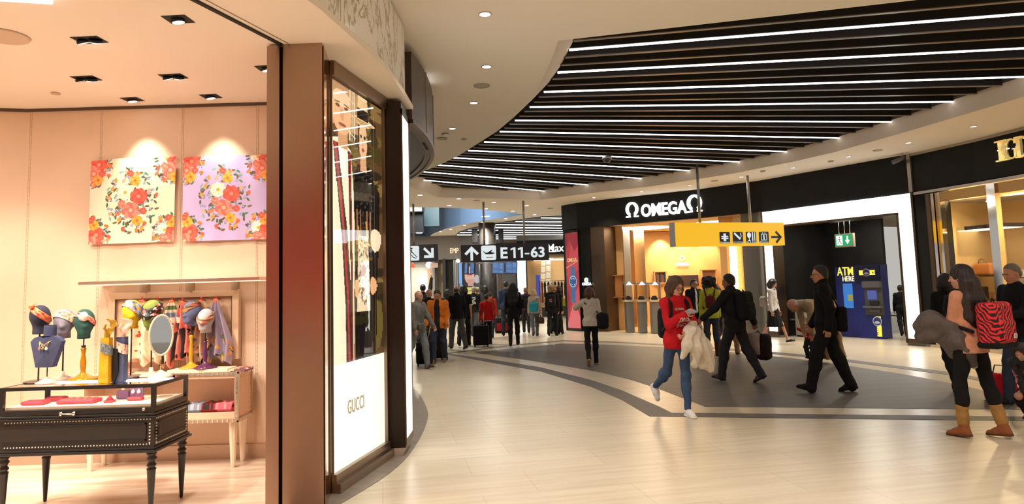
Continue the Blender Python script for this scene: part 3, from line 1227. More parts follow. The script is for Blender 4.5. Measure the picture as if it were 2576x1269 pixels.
# ---- curved canopy of the next boutique
can = arc_smooth([(-1.045, 7.25), (-.985, 8.0), (-1.02, 9.0), (-1.22, 10.0), (-1.62, 11.1), (-2.3, 12.3), (-3.4, 13.4)], 6)
structure('wall_canopy', MB().wall(can, 3.40, 4.18, .12), mat('canopy_bronze', (.075, .052, .036), .4, .2))
structure('ceiling_canopy', MB().prism(offset(can, .12) + [(-3.4, 7.3), (-1.17, 7.3)], 3.42, 3.46), mat('canopy_underside', (.028, .032, .034), .45))
structure('trim_canopy', MB().wall(offset(can, -.012), 3.385, 3.43, .05), M_bronze)
structure('wall_island_back', MB().wall(offset(can, .45), .01, 3.42, .08), mat('island_shop_wall', (.05, .045, .04), .3))
mb = MB()
for k in range(6, 30, 6):
    p, q = Vector(can[k]), Vector(can[k + 1])
    t = (q - p).normalized()
    mb.box((p.x + t.y * .006, p.y - t.x * .006, 3.79), (.012, .012, .78), 0)
structure('trim_canopy_joints', mb, M_alu)
# small blade sign glowing past the canopy
p = atz(1073, 300, 3.75)
o = thing('blade_sign', 'narrow lit blade sign on the curved bronze canopy', 'sign', (p.x - .02, p.y, 3.30))
MB().span((-.03, -.25, .1), (.03, .25, .95), bev=.01).build('sign_body', M_dark, o)
mb = MB()
mb.span((.031, -.22, .12), (.036, .22, .16))
mb.span((.031, -.22, .89), (.036, .22, .93))
mb.span((-.02, -.256, .12), (.02, -.251, .93))
mb.build('light_edge', M_led2, o)

# ------------------------------------------------------------------ boutique ceiling spots
SPOTS = [((448, 48), 1, 'single recessed spotlight near the door track'), ((225, 100), 2, 'recessed twin spotlight nearest the camera'), ((217, 197), 2, 'recessed twin spotlight above the navy display heads'),
         ((436, 192), 2, 'recessed twin spotlight above the oval mirror'), ((333, 250), 1, 'slim recessed spotlight above the cream scarf'), ((530, 242), 1, 'slim recessed spotlight above the lilac scarf'), ((672, 171), 1, 'recessed spotlight half hidden by the steel pillar')]
M_lamp = glow('spot_lens', (1, .93, .82), 14)
for q, n, lbl in SPOTS:
    p = atz(*q, SZ)
    o = thing('recessed_spotlight', lbl, 'spotlight', (p.x, p.y, SZ - .0), R(-3), 'recessed boutique spotlights')
    wx = .205 if n == 2 else .17
    MB().span((-wx / 2, -.07, -.004), (wx / 2, .07, -.001)).build('housing', M_dark, o)
    for k in range(n):
        x = (k - (n - 1) / 2) * .096
        l = MB(Matrix.Translation((x, 0, -.012)) @ Matrix.Rotation(R(24 if n == 2 else 8), 4, 'X') @ Matrix.Rotation(R(-8 + 20 * k), 4, 'Y'))
        l.lathe([(.042, -.012), (.045, -.010), (.045, .01)], n=18)
        lo_ = l.build('lamp_barrel', M_dark, o)
        l = MB(Matrix.Translation((x, 0, -.012)) @ Matrix.Rotation(R(24 if n == 2 else 8), 4, 'X') @ Matrix.Rotation(R(-8 + 20 * k), 4, 'Y'))
        l.disc((0, 0, -.0135), .039, (0, 0, -1), 18)
        l.build('lens', M_lamp, lo_)
for q, r, lbl in (((8, 90), .17, 'round ceiling loudspeaker at the frame edge in the boutique'), ((140, 234), .04, 'small round sprinkler plate in the boutique ceiling')):
    p = atz(*q, SZ)
    tag(MB().lathe([(r, .01), (r * .96, 0), (r * .88, .003), (.001, .003)], (p.x, p.y, SZ - .0125), 24).build('ceiling_disc', mat('boutique_grille', (.62, .47, .35), .7), None, True), lbl, 'ceiling fitting')
p = atz(95, 0, SZ)
o = MB().box((p.x - .02, p.y - .22, SZ - .02), (.34, .36, .03), R(14)).build('lit_ceiling_panel', M_led2, None, True)
tag(o, 'white lit panel in the boutique ceiling at the top frame edge', 'ceiling light')
BW = (1, .84, .69)
# wall-washing spots and the general boutique lamps
for q, tgt in (((333, 250), (375, 560)), ((530, 242), (560, 560))):
    p = atz(*q, SZ)
    t = aty(*tgt, 6.8)
    spot('wall_washer', (p.x, p.y - .02, SZ - .07), (t.x, t.y, t.z), 62, BW, 66, .6, .03)
for (x, y, tx, ty, pw) in ((-3.9, 5.4, -3.7, 6.4, 90), (-2.75, 5.4, -2.9, 6.5, 90), (-4.6, 5.5, -5.0, 6.6, 90), (-3.8, 4.6, -3.5, 5.4, 150), (-2.6, 4.9, -2.8, 5.3, 90), (-5.0, 4.2, -5.2, 5.2, 120)):
    spot('boutique_spot', (x, y, SZ - .05), (tx, ty, .5), pw * 1.7, BW, 75, .8, .05)
area('boutique_lamp', (-3.9, 3.6, SZ - .04), .8, 110, BW)
area('boutique_lamp', (-6.0, 3.6, SZ - .04), .8, 120, BW)
# ------------------------------------------------------------------ watch shop on the far right-hand curve
M_honey = mat('honey_wood', (.70, .42, .16), .45, noise=(1.5, .06))
M_gold = mat('gold_metal', (.75, .50, .18), .28, 1.0)
M_chrome = mat('chrome', (.75, .73, .70), .08, 1.0)
M_signw = glow('sign_white', (1, 1, 1), 3.0)
Wv = [Vector((x, y, 0)) for x, y in W]
M_greyst = mat('grey_lacquer', (.20, .19, .175), .3)


def seg_prism(name, i, u0, u1, z0, z1, th, m, out=0.0, v=700):
    """upright slab on the i-th straight between two pixel columns (structure)"""
    a, b = on_wall(u0, v, i, out), on_wall(u1, v, i, out)
    n = Wn(i)
    structure(name, MB().prism([(a.x, a.y), (b.x, b.y), (b.x - n.x * th, b.y - n.y * th), (a.x - n.x * th, a.y - n.y * th)], z0, z1), m)


seg_prism('pillar_watch_corner', 1, 1452, 1487, 0, FB, .6, M_black, -.02)
seg_prism('pillar_watch_face', 0, 1420, 1449, 0, FB, .35, M_black, -.03)
seg_prism('pillar_bronze', 1, 1487, 1524, 0, FB, .8, M_bronze, -.05)
# backlit advert with the watch
ra, rb_ = on_wall(1424, 700, 0, .02), on_wall(1458, 700, 0, .02)
ra.z = rb_.z = 0
o = thing('advert_screen', 'tall red backlit advert showing a blue watch on the black corner', 'advert', (ra + rb_) / 2)
c0 = (ra + rb_) / 2
wd = (rb_ - ra).length
t0 = (rb_ - ra).normalized()
n0 = Vector((t0.y, -t0.x, 0))
mb = MB()
mb.prism([tuple((p - c0).xy) for p in (ra, rb_, rb_ - n0 * .04, ra - n0 * .04)], 0, 3.36)
mb.build('frame', M_blackg, o)
pt = Paint(48, 200, (176, 46, 58))
pt.poly([(0, .55), (.6, 1), (1, 1), (1, .62), (.3, .5)], (196, 66, 72)).poly([(0, .8), (.45, 1), (0, 1)], (140, 28, 40)).poly([(.2, .98), (.7, .8), (1, .86), (1, 1)], (150, 32, 46))
pt.poly([(0, .05), (.55, .3), (1, .12), (1, 0), (0, 0)], (226, 108, 112)).poly([(.3, .28), (1, .45), (1, .2), (.6, .2)], (206, 78, 88)).poly([(0, .12), (.25, .3), (0, .45)], (150, 36, 50))
pt.line(0, .63, 1, .7, .004, (226, 170, 120))
for a, b in ((.26, .36), (.56, .66)):
    pt.poly([(.36, a), (.66, a), (.70, b), (.34, b)] if a < .5 else [(.32, .54), (.72, .54), (.66, .64), (.40, .64)], (60, 110, 150))
pt.poly([(.38, .30), (.64, .30), (.70, .44), (.34, .44)], (54, 104, 150))
pt.ell(.52, .485, .30, .062, (150, 200, 226)).ell(.52, .485, .25, .05, (24, 60, 104)).ell(.52, .485, .20, .04, (40, 96, 150))
for k in range(12):
    a = k * PI / 6
    pt.ell(.52 + math.cos(a) * .17, .485 + math.sin(a) * .034, .025, .004, (226, 240, 250))
pt.ell(.40, .485, .05, .012, (20, 44, 84)).ell(.63, .485, .05, .012, (20, 44, 84)).ell(.52, .462, .06, .011, (20, 44, 84))
link('screen_image', paint_mesh('screen_image', pt, lambda x, y: ra - c0 + (rb_ - ra) * (.04 + .92 * x) + n0 * .003 + Vector((0, 0, .10 + 3.2 * y))), painted('advert_backlit', .3, .9), o)
lettering('OMEGA', face_matrix((ra + rb_) / 2 - c0 + n0 * .008 + Vector((0, 0, 2.38)), t0), wd * .72, .13, glow('advert_gold', (.95, .62, .25), .9), o, depth=.004, bold=.01)
# omega lettering on the fascia
n2 = Wn(2)
t2 = (Wv[3] - Wv[2]).normalized()


def omega_symbol(u, v, wdt, hgt, m, i, out, parent, base):
    n = Wn(i)
    t = (Wv[i + 1] - Wv[i]).normalized()
    p = on_wall(u, v, i, out) - base
    M = face_matrix(p, t)
    mb = MB(M)
    r = wdt * .40
    pts = []
    for k in range(25):
        a = R(-62 + (304) * k / 24)
        pts.append((math.cos(a) * r, hgt * .06 + math.sin(a) * hgt * .42, 0))
    wid = [wdt * .075 + wdt * .035 * abs(math.cos(R(-62 + 304 * k / 24))) for k in range(25)]
    vs, fs = [], []
    for k, (q, w_) in enumerate(zip(pts, wid)):
        c = Vector((0, hgt * .06, 0))
        d = (Vector(q) - c).normalized()
        for s_ in (-1, 1):
            for zz in (-.02, .03):
                vs.append(Vector(q) + d * (w_ * s_) + Vector((0, 0, zz)))
    for k in range(24):
        a, b = 4 * k, 4 * k + 4
        fs += [(a + 1, a + 3, b + 3, b + 1), (a, b, b + 2, a + 2), (a, a + 1, b + 1, b), (a + 2, b + 2, b + 3, a + 3)]
    mb.add(vs, fs)
    for s_ in (-1, 1):
        mb.box((s_ * wdt * .33, -hgt * .45, .005), (wdt * .36, hgt * .085, .05))
        mb.box((s_ * wdt * .22, -hgt * .37, .005), (wdt * .09, hgt * .12, .05))
    return mb.build('horseshoe_symbol', m, parent)


base = on_wall(1670, 524, 2, .02)
sg = thing('shop_sign', 'large white lit shop name between two horseshoe shaped symbols on the black fascia', 'sign', base)
a, b = on_wall(1613, 527, 2, .03), on_wall(1728, 524, 2, .03)
hL = .40
lettering('OMEGA', face_matrix((a + b) / 2 - base, t2), (b - a).length, hL, M_signw, sg, depth=.05, bold=.026)
omega_symbol(1590, 529, .42, .46, M_signw, 2, .03, sg, base)
omega_symbol(1747, 513, .46, .50, M_signw, 2, .03, sg, base)
p = on_wall(1476, 715, 1, .01)
t1 = (Wv[2] - Wv[1]).normalized()
sg = thing('wall_sign', 'small white shop name with horseshoe shaped symbol on the black corner pillar', 'sign', p)
lettering('OMEGA', face_matrix(Vector((0, 0, 0)), t1), .36, .09, M_signw, sg, depth=.02, bold=.012)
omega_symbol(1475, 705.5, .12, .14, M_signw, 1, .01, sg, p)

# interior
YB = 25.6
xs0, xs1 = 2.6, 9.2
structure('floor_watch_shop', MB().prism([tuple(Wv[1].xy), tuple(Wv[2].xy), tuple(Wv[3].xy), tuple(Wv[4].xy), (6.72, 19.4), (9.0, 21.15), (9.2, YB), (2.6, YB)], -.05, .012), mat('watch_shop_floor', (.55, .42, .27), .3))
structure('ceiling_watch_shop', MB().prism([(2.25, 23.0), tuple((Wv[2] + Vector((0, .2, 0))).xy), tuple((Wv[3] + Vector((.1, .2, 0))).xy), (6.72, 19.4), (9.0, 21.1), (9.2, YB + .2), (2.6, YB + .2)], FB + .02, FB + .06), mat('watch_shop_ceiling', (.72, .56, .36), .8))
structure('wall_watch_shop_back', MB().span((2.6, YB, 0), (9.2, YB + .1, FB)), M_honey)
structure('wall_watch_shop_side', MB().wall([(9.2, YB), (9.0, 21.2), (6.72, 19.45)], 0, FB, .06), M_honey)
structure('wall_watch_shop_left', MB().wall([(2.75, 22.6), (3.05, YB)], 0, FB, .2), M_honey)
structure('wall_watch_flank', MB().wall([(2.9, 23.6), (2.9, YB + 2.5)], 0, CZ, .2), mat('flank_grey', (.3, .26, .2), .6))
# honey panel with a lit niche, columns
a = aty(1530, 700, 22.9)
b = aty(1570, 700, 22.6)
structure('pillar_honey', MB().prism([(a.x, a.y), (b.x, b.y), (b.x, b.y + .3), (a.x, a.y + .3)], 0, FB), M_honey)
nb = thing('wall_niche', 'lit glass niche in the honey wood panel by the shop entrance', 'display case', (aty(1553, 745, 22.7).x, 22.72, aty(1553, 748, 22.7).z))
q0, q1 = aty(1541, 748, 22.66), aty(1567, 693, 22.66)
L = Vector(nb.location)
mb = MB()
mb.span((q0.x - L.x, -.10, 0), (q1.x - L.x, -.06, q1.z - L.z))
mb.build('back', mat('niche_brown', (.40, .16, .04), .4), nb)
mb = MB()
w_, h_ = q1.x - q0.x, q1.z - L.z
for x in (q0.x - L.x, q1.x - L.x):
    mb.box((x, -.14, h_ / 2), (.03, .1, h_))
for z in (0, h_):
    mb.box(((q0.x + q1.x) / 2 - L.x, -.14, z), (w_ + .03, .1, .03))
mb.build('frame', M_gold, nb)
for k, (u, w_, m) in enumerate(((1575, .26, mat('blue_grey_column', (.22, .24, .27), .25, .5)), (1606, .42, mat('gold_mirror_column', (.60, .44, .24), .16, .9)))):
    p = aty(u, 700, 23.4 + k * .8)
    structure('pillar_watch_shop_%s' % ('slim', 'wide')[k], MB().box((p.x, p.y, FB / 2), (w_, .3, FB), R(20)), m)
# back wall furniture: niches with books, screen, logo
for (u0, v0, u1, v1), nm, lbl in (((1645, 713, 1672, 684), 'wall_shelf', 'left wall niche with a row of books on the honey wood back wall'), ((1763, 716, 1797, 679), 'wall_shelf', 'right wall niche with a shelf on the honey wood back wall')):
    a, b = aty(u0, v0, YB), aty(u1, v1, YB)
    o = thing(nm, lbl, 'shelf', ((a.x + b.x) / 2, YB - .12, a.z))
    w_, h_ = b.x - a.x, b.z - a.z
    mb = MB()
    mb.span((-w_ / 2, .05, 0), (w_ / 2, .11, h_))
    mb.build('back', mat('niche_dark_brown', (.30, .12, .03), .6), o)  # niche back in one even dark brown
    mb = MB()
    for x in (-w_ / 2, w_ / 2):
        mb.box((x, -.02, h_ / 2), (.03, .2, h_))
    for z in (0, h_):
        mb.box((0, -.02, z), (w_ + .03, .2, .03))
    mb.build('frame', M_honey, o)
    if lbl.startswith('left'):
        for k in range(9):
            bh = h_ * (.68 + .1 * ((k * 5) % 3))
            bk = MB().box((a.x + .05 + k * w_ / 9.6, YB - .10, a.z + .016 + bh / 2), (w_ / 12, .12, bh)).build('book', mat('book_%d' % (k % 4), [(.03, .02, .02), (.25, .04, .03), (.12, .12, .1), (.02, .02, .03)][k % 4], .5), None, True)
            tag(bk, '%s book from the left in the wall niche of the watch shop' % ORD[k], 'book', 'books in the watch shop niche')
a, b = aty(1682, 722, YB), aty(1755, 692, YB)
o = thing('wall_screen', 'dark wide screen on the honey wood back wall', 'screen', ((a.x + b.x) / 2, YB - .06, a.z))
MB().span((-(b.x - a.x) / 2, -.03, 0), ((b.x - a.x) / 2, .05, b.z - a.z), bev=.01).build('screen_panel', mat('screen_brown', (.05, .022, .02), .3), o)
p = aty(1717, 665, YB - .04)
o = thing('wall_logo', 'glowing white shop logo on the honey wood back wall', 'sign', p)
lettering('OMEGA', face_matrix((0, 0, 0), (1, 0, 0)), .48, .12, M_signw, o, depth=.02, bold=.012)
mb = MB(face_matrix((0, 0, .22), (1, 0, 0)))
mb.tube([(math.cos(R(-60 + 300 * k / 14)) * .075, math.sin(R(-60 + 300 * k / 14)) * .085, 0) for k in range(15)], .018, 6)
mb.build('horseshoe_symbol', M_signw, o)
OW = (1, .78, .50)
for u in (1660, 1717, 1775):
    p = aty(u, 600, YB)
    spot('watch_shop_spot', (p.x, YB - .55, FB - .02), (p.x, YB, 2.4), 230, OW, 70, .7)
area('watch_shop_lamp', (4.6, 23.4, FB - .01), 1.6, 200, OW)
area('watch_shop_lamp', (6.6, 22.0, FB - .01), 1.6, 180, OW)
mb = MB().span((3.3, 23.2, FB - .015), (5.4, 23.7, FB + .015))
tag(mb.build('ceiling_cove', glow('cove_warm', (1, .82, .5), 4), None, True), 'bright cove light inside the watch shop entrance', 'ceiling light')
# window vitrines: glass cubes on grey plinths with one lamp each
for k, (u0, u1) in enumerate(((1574, 1602), (1607, 1634), (1639, 1668))):
    a, b = aty(u0, 838, 21.6 - .35 * k), aty(u1, 838, 21.6 - .35 * k)
    x0, x1, yy = a.x, b.x, a.y
    c = Vector(((x0 + x1) / 2, yy + .2, .012))
    hw = (x1 - x0) / 2 - .01
    o = thing('watch_vitrine', '%s glass watch vitrine on a grey plinth in the shop window, from its pillar' % ORD[k], 'display case', c, 0, 'watch vitrines in the window')
    z1 = aty((u0 + u1) / 2, 756, yy).z
    z2 = aty((u0 + u1) / 2, 716, yy).z
    MB().span((-hw * .72, -.18, 0), (hw * .72, .2, z1 - .06), bev=.01).build('plinth', M_greyst, o)
    MB().span((-hw, -.2, z1 - .06), (hw, .24, z1)).build('tray', mat('tray_cream', (.7, .55, .36), .4), o)
    mb = MB()
    for x in (-hw, hw):
        mb.add([(x, -.2, z1), (x, .24, z1), (x, .24, z2), (x, -.2, z2)], [(0, 1, 2, 3)])
    mb.add([(-hw, -.2, z1), (hw, -.2, z1), (hw, -.2, z2), (-hw, -.2, z2)], [(0, 1, 2, 3)])
    mb.build('glass_box', glass('vitrine_glass'), o)
    mb = MB().span((-hw, -.2, z2), (hw, .24, z2 + .05))
    mb.build('lid', M_greyst, o)
    MB().lathe([(.10, 0), (.05, .06), (.015, .10)], (0, -.19, z2 - .03), 12).build('lamp', M_signw, o)
    MB().lathe([(.10, 0), (.11, .05), (.07, .09), (.075, .12), (.03, .13)], (0, .0, z1), 14).build('watch_stand', mat('watch_dark', (.02, .02, .025), .3), o)
# gold mesh window panel and its grey flanks on the bend towards the portal
i = 3
for nm, u0, u1, m, out in (('pillar_window_left', 1815, 1832, M_honey, -.25), ('wall_gold_mesh', 1832, 1872, mat('gold_mesh', (.68, .48, .22), .35, .6, noise=(40, .35)), -.45), ('pillar_window_right', 1872, 1914, M_greyst, -.1)):
    seg_prism(nm, 3, u0, u1, 0, FB, .1, m, out)
a, b = on_wall(1838, 700, 3, -.3), on_wall(1856, 700, 3, -.3)
tag(MB().prism([(a.x, a.y), (b.x, b.y), (b.x + .02, b.y + .02), (a.x + .02, a.y + .02)], .9, 3.1).build('light_column', glow('warm_tube', (1, .74, .36), 3.2), None, True), 'warm glowing light column behind the gold mesh window', 'light')
pn = []
for i, u0, u1 in ((2, 1590, 1756), (3, 1764, 1914)):
    a, b = on_wall(u0, 700, i, -.03), on_wall(u1, 700, i, -.03)
    MBg = MB().add([(a.x, a.y, .02), (b.x, b.y, .02), (b.x, b.y, FB), (a.x, a.y, FB)], [(0, 1, 2, 3)])
    structure('window_%d' % (i - 1), MBg, glass('shop_glass', refl=.10))

# ------------------------------------------------------------------ lit portal and cash-machine alcove
t4 = (Wv[6] - Wv[4]).normalized()
n4 = Vector((-t4.y, t4.x, 0)) * -1
P4 = Wv[4].copy()


def pw(u, v, out=0.0):
    return atplane(u, v, P4 + n4 * out, n4)


def tz(p):
    return ((p - P4).dot(t4), p.z)


def loc4(t, out, z):
    return P4 + t4 * t + n4 * out + Vector((0, 0, z))


def slab4(mb, t0, t1, z0, z1, o0, o1, mi=0):
    a = [loc4(t0, o0, 0), loc4(t1, o0, 0), loc4(t1, o1, 0), loc4(t0, o1, 0)]
    if (o1 - o0) > 0:
        a = a[::-1]
    return mb.prism([(p.x, p.y) for p in a], z0, z1, mi)


TL, TR, IR, BR, BRi, BL, BLi, IT = [tz(pw(u, v, .05)) for u, v in ((1917, 538.5), (2290.5, 490.7), (2260, 535), (2322.7, 867.5), (2289, 864.6), (1938.7, 845.8), (1959, 846.5), (2100, 549))]
tA, tB, tC, tD = TL[0], BLi[0], IR[0], TR[0]
tA = BL[0] - .02
zt = FB - .03
zi = IR[1]
zb = .16
mb = MB()
slab4(mb, tA, tD, zi, zt, .05, .02)
slab4(mb, tA, tB, zb, zi, .05, .02)
slab4(mb, tC, tD, zb, zi, .05, .02)
po = thing('lit_portal', 'wide white lit door surround around the cash machine alcove', 'light portal', loc4((tA + tD) / 2, 0, 0))
Lp = Vector(po.location)
mb.v = [tuple(Vector(p) - Lp) for p in mb.v]
mb.build('light_panel', M_led2, po)
mb = MB()
fr = .05
slab4(mb, tA - fr, tA, .06, zt + .02, .07, -.2)
slab4(mb, tD, tD + fr, .06, zt + .02, .07, -.2)
slab4(mb, tB, tB + fr, .06, zi, .07, -.3)
slab4(mb, tC - fr, tC, .06, zi, .07, -.3)
slab4(mb, tB, tC, zi - fr, zi, .07, -.3)
slab4(mb, tA, tB + fr, .06, zb, .07, -.2)
slab4(mb, tC - fr, tD, .06, zb, .07, -.2)
mb.v = [tuple(Vector(p) - Lp) for p in mb.v]
mb.build('frame', M_bronze, po)
mb = MB()
slab4(mb, tA - fr, tB + fr, 0, .06, .02, -.2)
slab4(mb, tC - fr, tD + .6, 0, .06, .02, -.2)
mb.v = [tuple(Vector(p) - Lp) for p in mb.v]
mb.build('plinth', M_greyst, po)
mb = MB()
slab4(mb, tD + fr + .005, tD + .62, .06, FB, .03, -.35)
structure('pillar_portal_right', mb, M_black)
mb = MB()
slab4(mb, tA - .35, tA - fr - .005, 0, FB, -.02, -.35)
structure('pillar_portal_left', mb, M_greyst)
# alcove: ceiling, dark back block, corridor opening on the right
mb = MB()
slab4(mb, tA - .3, tD + 2.5, 3.12, 3.16, -.31, -7.5)
structure('ceiling_alcove', mb, mat('alcove_ceiling', (.50, .46, .38), .8))
mb = MB()
slab4(mb, tA - .3, tA + .2, 0, 3.12, -.31, -3.0)
structure('wall_alcove_left', mb, M_black)
dk = 2.35
q0, q1 = tz(pw(1955, 700, -dk)), tz(pw(2226, 700, -dk))
mb = MB()
slab4(mb, q0[0] - 2.2, q1[0], 0, 3.1, -dk, -dk - .12)
slab4(mb, q0[0] - .6, q1[0], tz(pw(2000, 735, -dk))[1], tz(pw(2000, 735, -dk))[1] + .012, -dk + .006, -dk, 1)
structure('wall_alcove_back', mb, [M_black, M_dark])
mb = MB()
slab4(mb, q1[0] - 1.5, tD + 4.5, 0, 3.12, -6.6, -6.8)
structure('wall_corridor_end', mb, mat('corridor_grey_green', (.36, .38, .33), .6))
mb = MB()
slab4(mb, tD + 2.2, tD + 2.4, 0, 3.12, -.4, -6.6)
structure('wall_corridor_right', mb, mat('corridor_grey', (.28, .27, .23), .6))
p = loc4((tC + tB) / 2, -1.2, 3.1)
area('alcove_lamp', p, .3, 60, NEUT2)
p = loc4(tD + .4, -4.0, 3.1)
area('corridor_lamp', p, .3, 70, NEUT2)
# cash machine
M_atm = mat('cash_machine_blue', (.012, .022, .20), .35, noise=(2, .15))
ao = -1.15
a0, a1, a2 = tz(pw(2099, 668, ao))[0], tz(pw(2167, 850, ao))[0], tz(pw(2231, 855, ao))[0]
zA = tz(pw(2160, 668, ao))[1]
at = thing('cash_machine', 'blue cash machine with yellow lettering in the dark alcove', 'cash machine', loc4((a0 + a2) / 2, ao, 0))
La = Vector(at.location)


def apart(name, m, *slabs):
    mb = MB()
    for s_ in slabs:
        slab4(mb, *s_)
    mb.v = [tuple(Vector(p) - La) for p in mb.v]
    return mb.build(name, m, at)


apart('cabinet', M_atm, (a0, a1 - .01, 0, zA - .03, ao, ao - .25), (a1, a2, 0, zA, ao + .06, ao - .25))
apart('header', mat('header_navy', (.004, .006, .05), .3), (a1 + .01, a2 - .01, zA * .745, zA - .02, ao + .075, ao + .06))
zz = lambda v: tz(pw(2190, v, ao + .06))[1]
tt = lambda u: tz(pw(u, 750, ao + .06))[0]
apart('machine_front', mat('atm_grey', (.075, .075, .08), .4), (tt(2177), tt(2222), zz(793), zz(711), ao + .09, ao + .06))
M_al = mat('atm_grey_light', (.12, .12, .13), .4)
apart('hood', M_al, (tt(2177), tt(2222), zz(724), zz(708), ao + .17, ao + .09))
apart('ledge', M_al, (tt(2177), tt(2222), zz(775), zz(770), ao + .2, ao + .09))
apart('cash_slot', M_al, (tt(2188), tt(2214), zz(786), zz(779), ao + .11, ao + .09))
apart('screen', glow('atm_screen', (.10, .13, .42), .8), (tt(2185), tt(2208), zz(754), zz(731), ao + .1, ao + .09))
apart('keypad', mat('atm_dark', (.02, .02, .02), .4), (tt(2190), tt(2212), zz(766), zz(758), ao + .13, ao + .09))
apart('side_screen', glow('atm_side_screen', (.05, .22, .62), .9), (tt(2120), tt(2143), zz(777), zz(713), ao + .02, ao))
apart('side_screen_lower', glow('atm_side_screen_yellow', (.45, .42, .08), .7), (tt(2131), tt(2143), zz(758), zz(742), ao + .025, ao + .02))


def alet(body, u, v, wd, hg, m, ou, name='lettering', **k):
    p = pw(u, v, ou) - La
    return lettering(body, face_matrix(p, t4), wd, hg, m, at, name, depth=.012, bold=.008, **k)


M_atmy = glow('atm_yellow', (1, .74, .08), 1.3)
alet('ATM', 2125.5, 683, (pw(2146, 683, ao) - pw(2106, 683, ao)).length, .22, M_atmy, ao + .012)
alet('HERE', 2134, 702, (pw(2149, 702, ao) - pw(2120, 702, ao)).length, .13, glow('atm_cream', (1, .88, .5), 1.2), ao + .012)
mb = MB()
slab4(mb, tt(2167), tt(2207), zz(692), zz(680), ao + .085, ao + .076)
mb.v = [tuple(Vector(p) - La) for p in mb.v]
mb.build('badge_bar', M_atmy, at)
alet('ATM', 2199, 686, .12, .05, mat('atm_navy_text', (.03, .03, .2), .4), ao + .09, 'badge_lettering')
for u, v, r in ((2179, 686, .10), (2207, 809, .12)):
    c = pw(u, v, ao + .095) - La
    mb = MB().disc(c, r, n4, 24, 0).disc(c + n4 * .004, r * .82, n4, 24, 1).disc(c + n4 * .006 - Vector((0, 0, r * .25)), r * .6, n4, 24, 0, r * .25)
    mb.build('round_emblem', [mat('emblem_white', (.7, .72, .78), .4), mat('emblem_blue', (.03, .06, .25), .4)], at)
mb = MB()
slab4(mb, tt(2201), tt(2212), zz(846), zz(818), ao + .075, ao + .061)
slab4(mb, tt(2201), tt(2212), zz(800), zz(796), ao + .075, ao + .061)
mb.v = [tuple(Vector(p) - La) for p in mb.v]
mb.build('badge_strip', M_atmy, at)
p = pw(2206.5, 832, ao + .082) - La
lettering('ATM', face_matrix(p, (0, 0, 1), -t4), .22, .07, mat('atm_navy_text'), at, 'badge_lettering', depth=.006)
p = pw(2178, 640, ao)
spot('cash_machine_lamp', loc4((a0 + a2) / 2, ao + 1.0, 3.08), La + Vector((0, 0, 1.0)), 40, NEUT2, 60, .6)
# emergency exit sign
eo = -.9
c = pw(2124, 622, eo)
es = thing('exit_sign', 'green lit emergency exit sign with running man and down arrow', 'sign', c)
ex = (pw(2146, 600, eo) - pw(2100, 600, eo)).length
eh = pw(2124, 588, eo).z - c.z
mb = MB(face_matrix((0, 0, 0), t4))
mb.span((-ex / 2, 0, -.09), (ex / 2, eh, -.006))
mb.build('housing', mat('exit_housing', (.55, .52, .42), .5), es)
MB(face_matrix((0, 0, 0), t4)).span((-ex * .46, eh * .1, -.006), (ex * .42, eh * .92, 0)).build('green_face', glow('exit_green', (.02, .40, .13), 1.0), es)
mb = MB(face_matrix((0, 0, 0), t4))
mb.span((-ex * .40, eh * .16, 0), (-ex * .08, eh * .86, .004))
mb.box((ex * .2, eh * .6, .003), (ex * .07, eh * .4, .006))
mb.add([(ex * .08, eh * .5, .006), (ex * .32, eh * .5, .006), (ex * .2, eh * .2, .006)], [(0, 2, 1)])
mb.add([(ex * .08, eh * .5, .006), (ex * .32, eh * .5, .006), (ex * .2, eh * .38, .006), (ex * .2, eh * .2, .006)], [(0, 1, 2)])
mb.build('white_symbols', M_signw, es)
mb = MB(face_matrix((0, 0, .0), t4))
mb.disc((-ex * .22, eh * .72, .008), ex * .035)
for a, b in (((-.24, .64), (-.22, .44)), ((-.22, .44), (-.14, .32)), ((-.22, .44), (-.30, .36)), ((-.30, .36), (-.36, .24)), ((-.14, .32), (-.16, .2)), ((-.24, .62), (-.14, .54)), ((-.24, .62), (-.34, .52))):
    mb.bar((ex * a[0], eh * a[1], .008), (ex * b[0], eh * b[1], .008), ex * .035, .004)
mb.build('running_figure', mat('exit_figure', (.0, .18, .06), .5), es)
mb = MB()
for s_ in (-.3, 0, .3):
    q = t4 * (ex * s_)
    mb.cyl((q.x - n4.x * .05, q.y - n4.y * .05, eh), (q.x - n4.x * .05, q.y - n4.y * .05, 3.12 - c.z), .008, 6)
mb.build('hanger', M_alu, es)
# small things on the alcove wall and floor
c = pw(2019, 600, -dk + .05)
tag(MB(face_matrix(c, t4)).span((-.14, -.05, -.05), (.14, .05, 0), bev=.008).build('alarm_lamp', mat('alarm_red', (.10, .012, .012), .3), None, True), 'dark red emergency lamp high on the alcove wall', 'lamp')
c = pw(2030, 748, -dk + .05)
tag(MB(face_matrix(c, t4)).span((-.07, -.09, -.05), (.07, .09, 0), bev=.008).build('fire_call_point', mat('call_red', (.5, .02, .02), .35), None, True), 'red fire call point on the alcove wall above the bin', 'call point')
a = pw(2012, 862, .15)
bn = thing('steel_bin', 'beige steel waste pedestal at the left edge of the alcove', 'bin', (a.x, a.y, 0))
bn.location = (loc4(tz(pw(2030, 860, -.6))[0], -.6, 0))
bn.rotation_euler = (0, 0, math.atan2(t4.y, t4.x))
MB().span((-.2, -.17, .04), (.2, .17, .98), bev=.02).build('bin_body', mat('bin_steel', (.55, .48, .38), .35, .5), bn)
MB().span((-.09, -.18, .66), (.09, -.165, .80)).build('slot', M_dark, bn)
MB().span((-.18, -.15, 0), (.18, .15, .04)).build('foot', M_dark, bn)
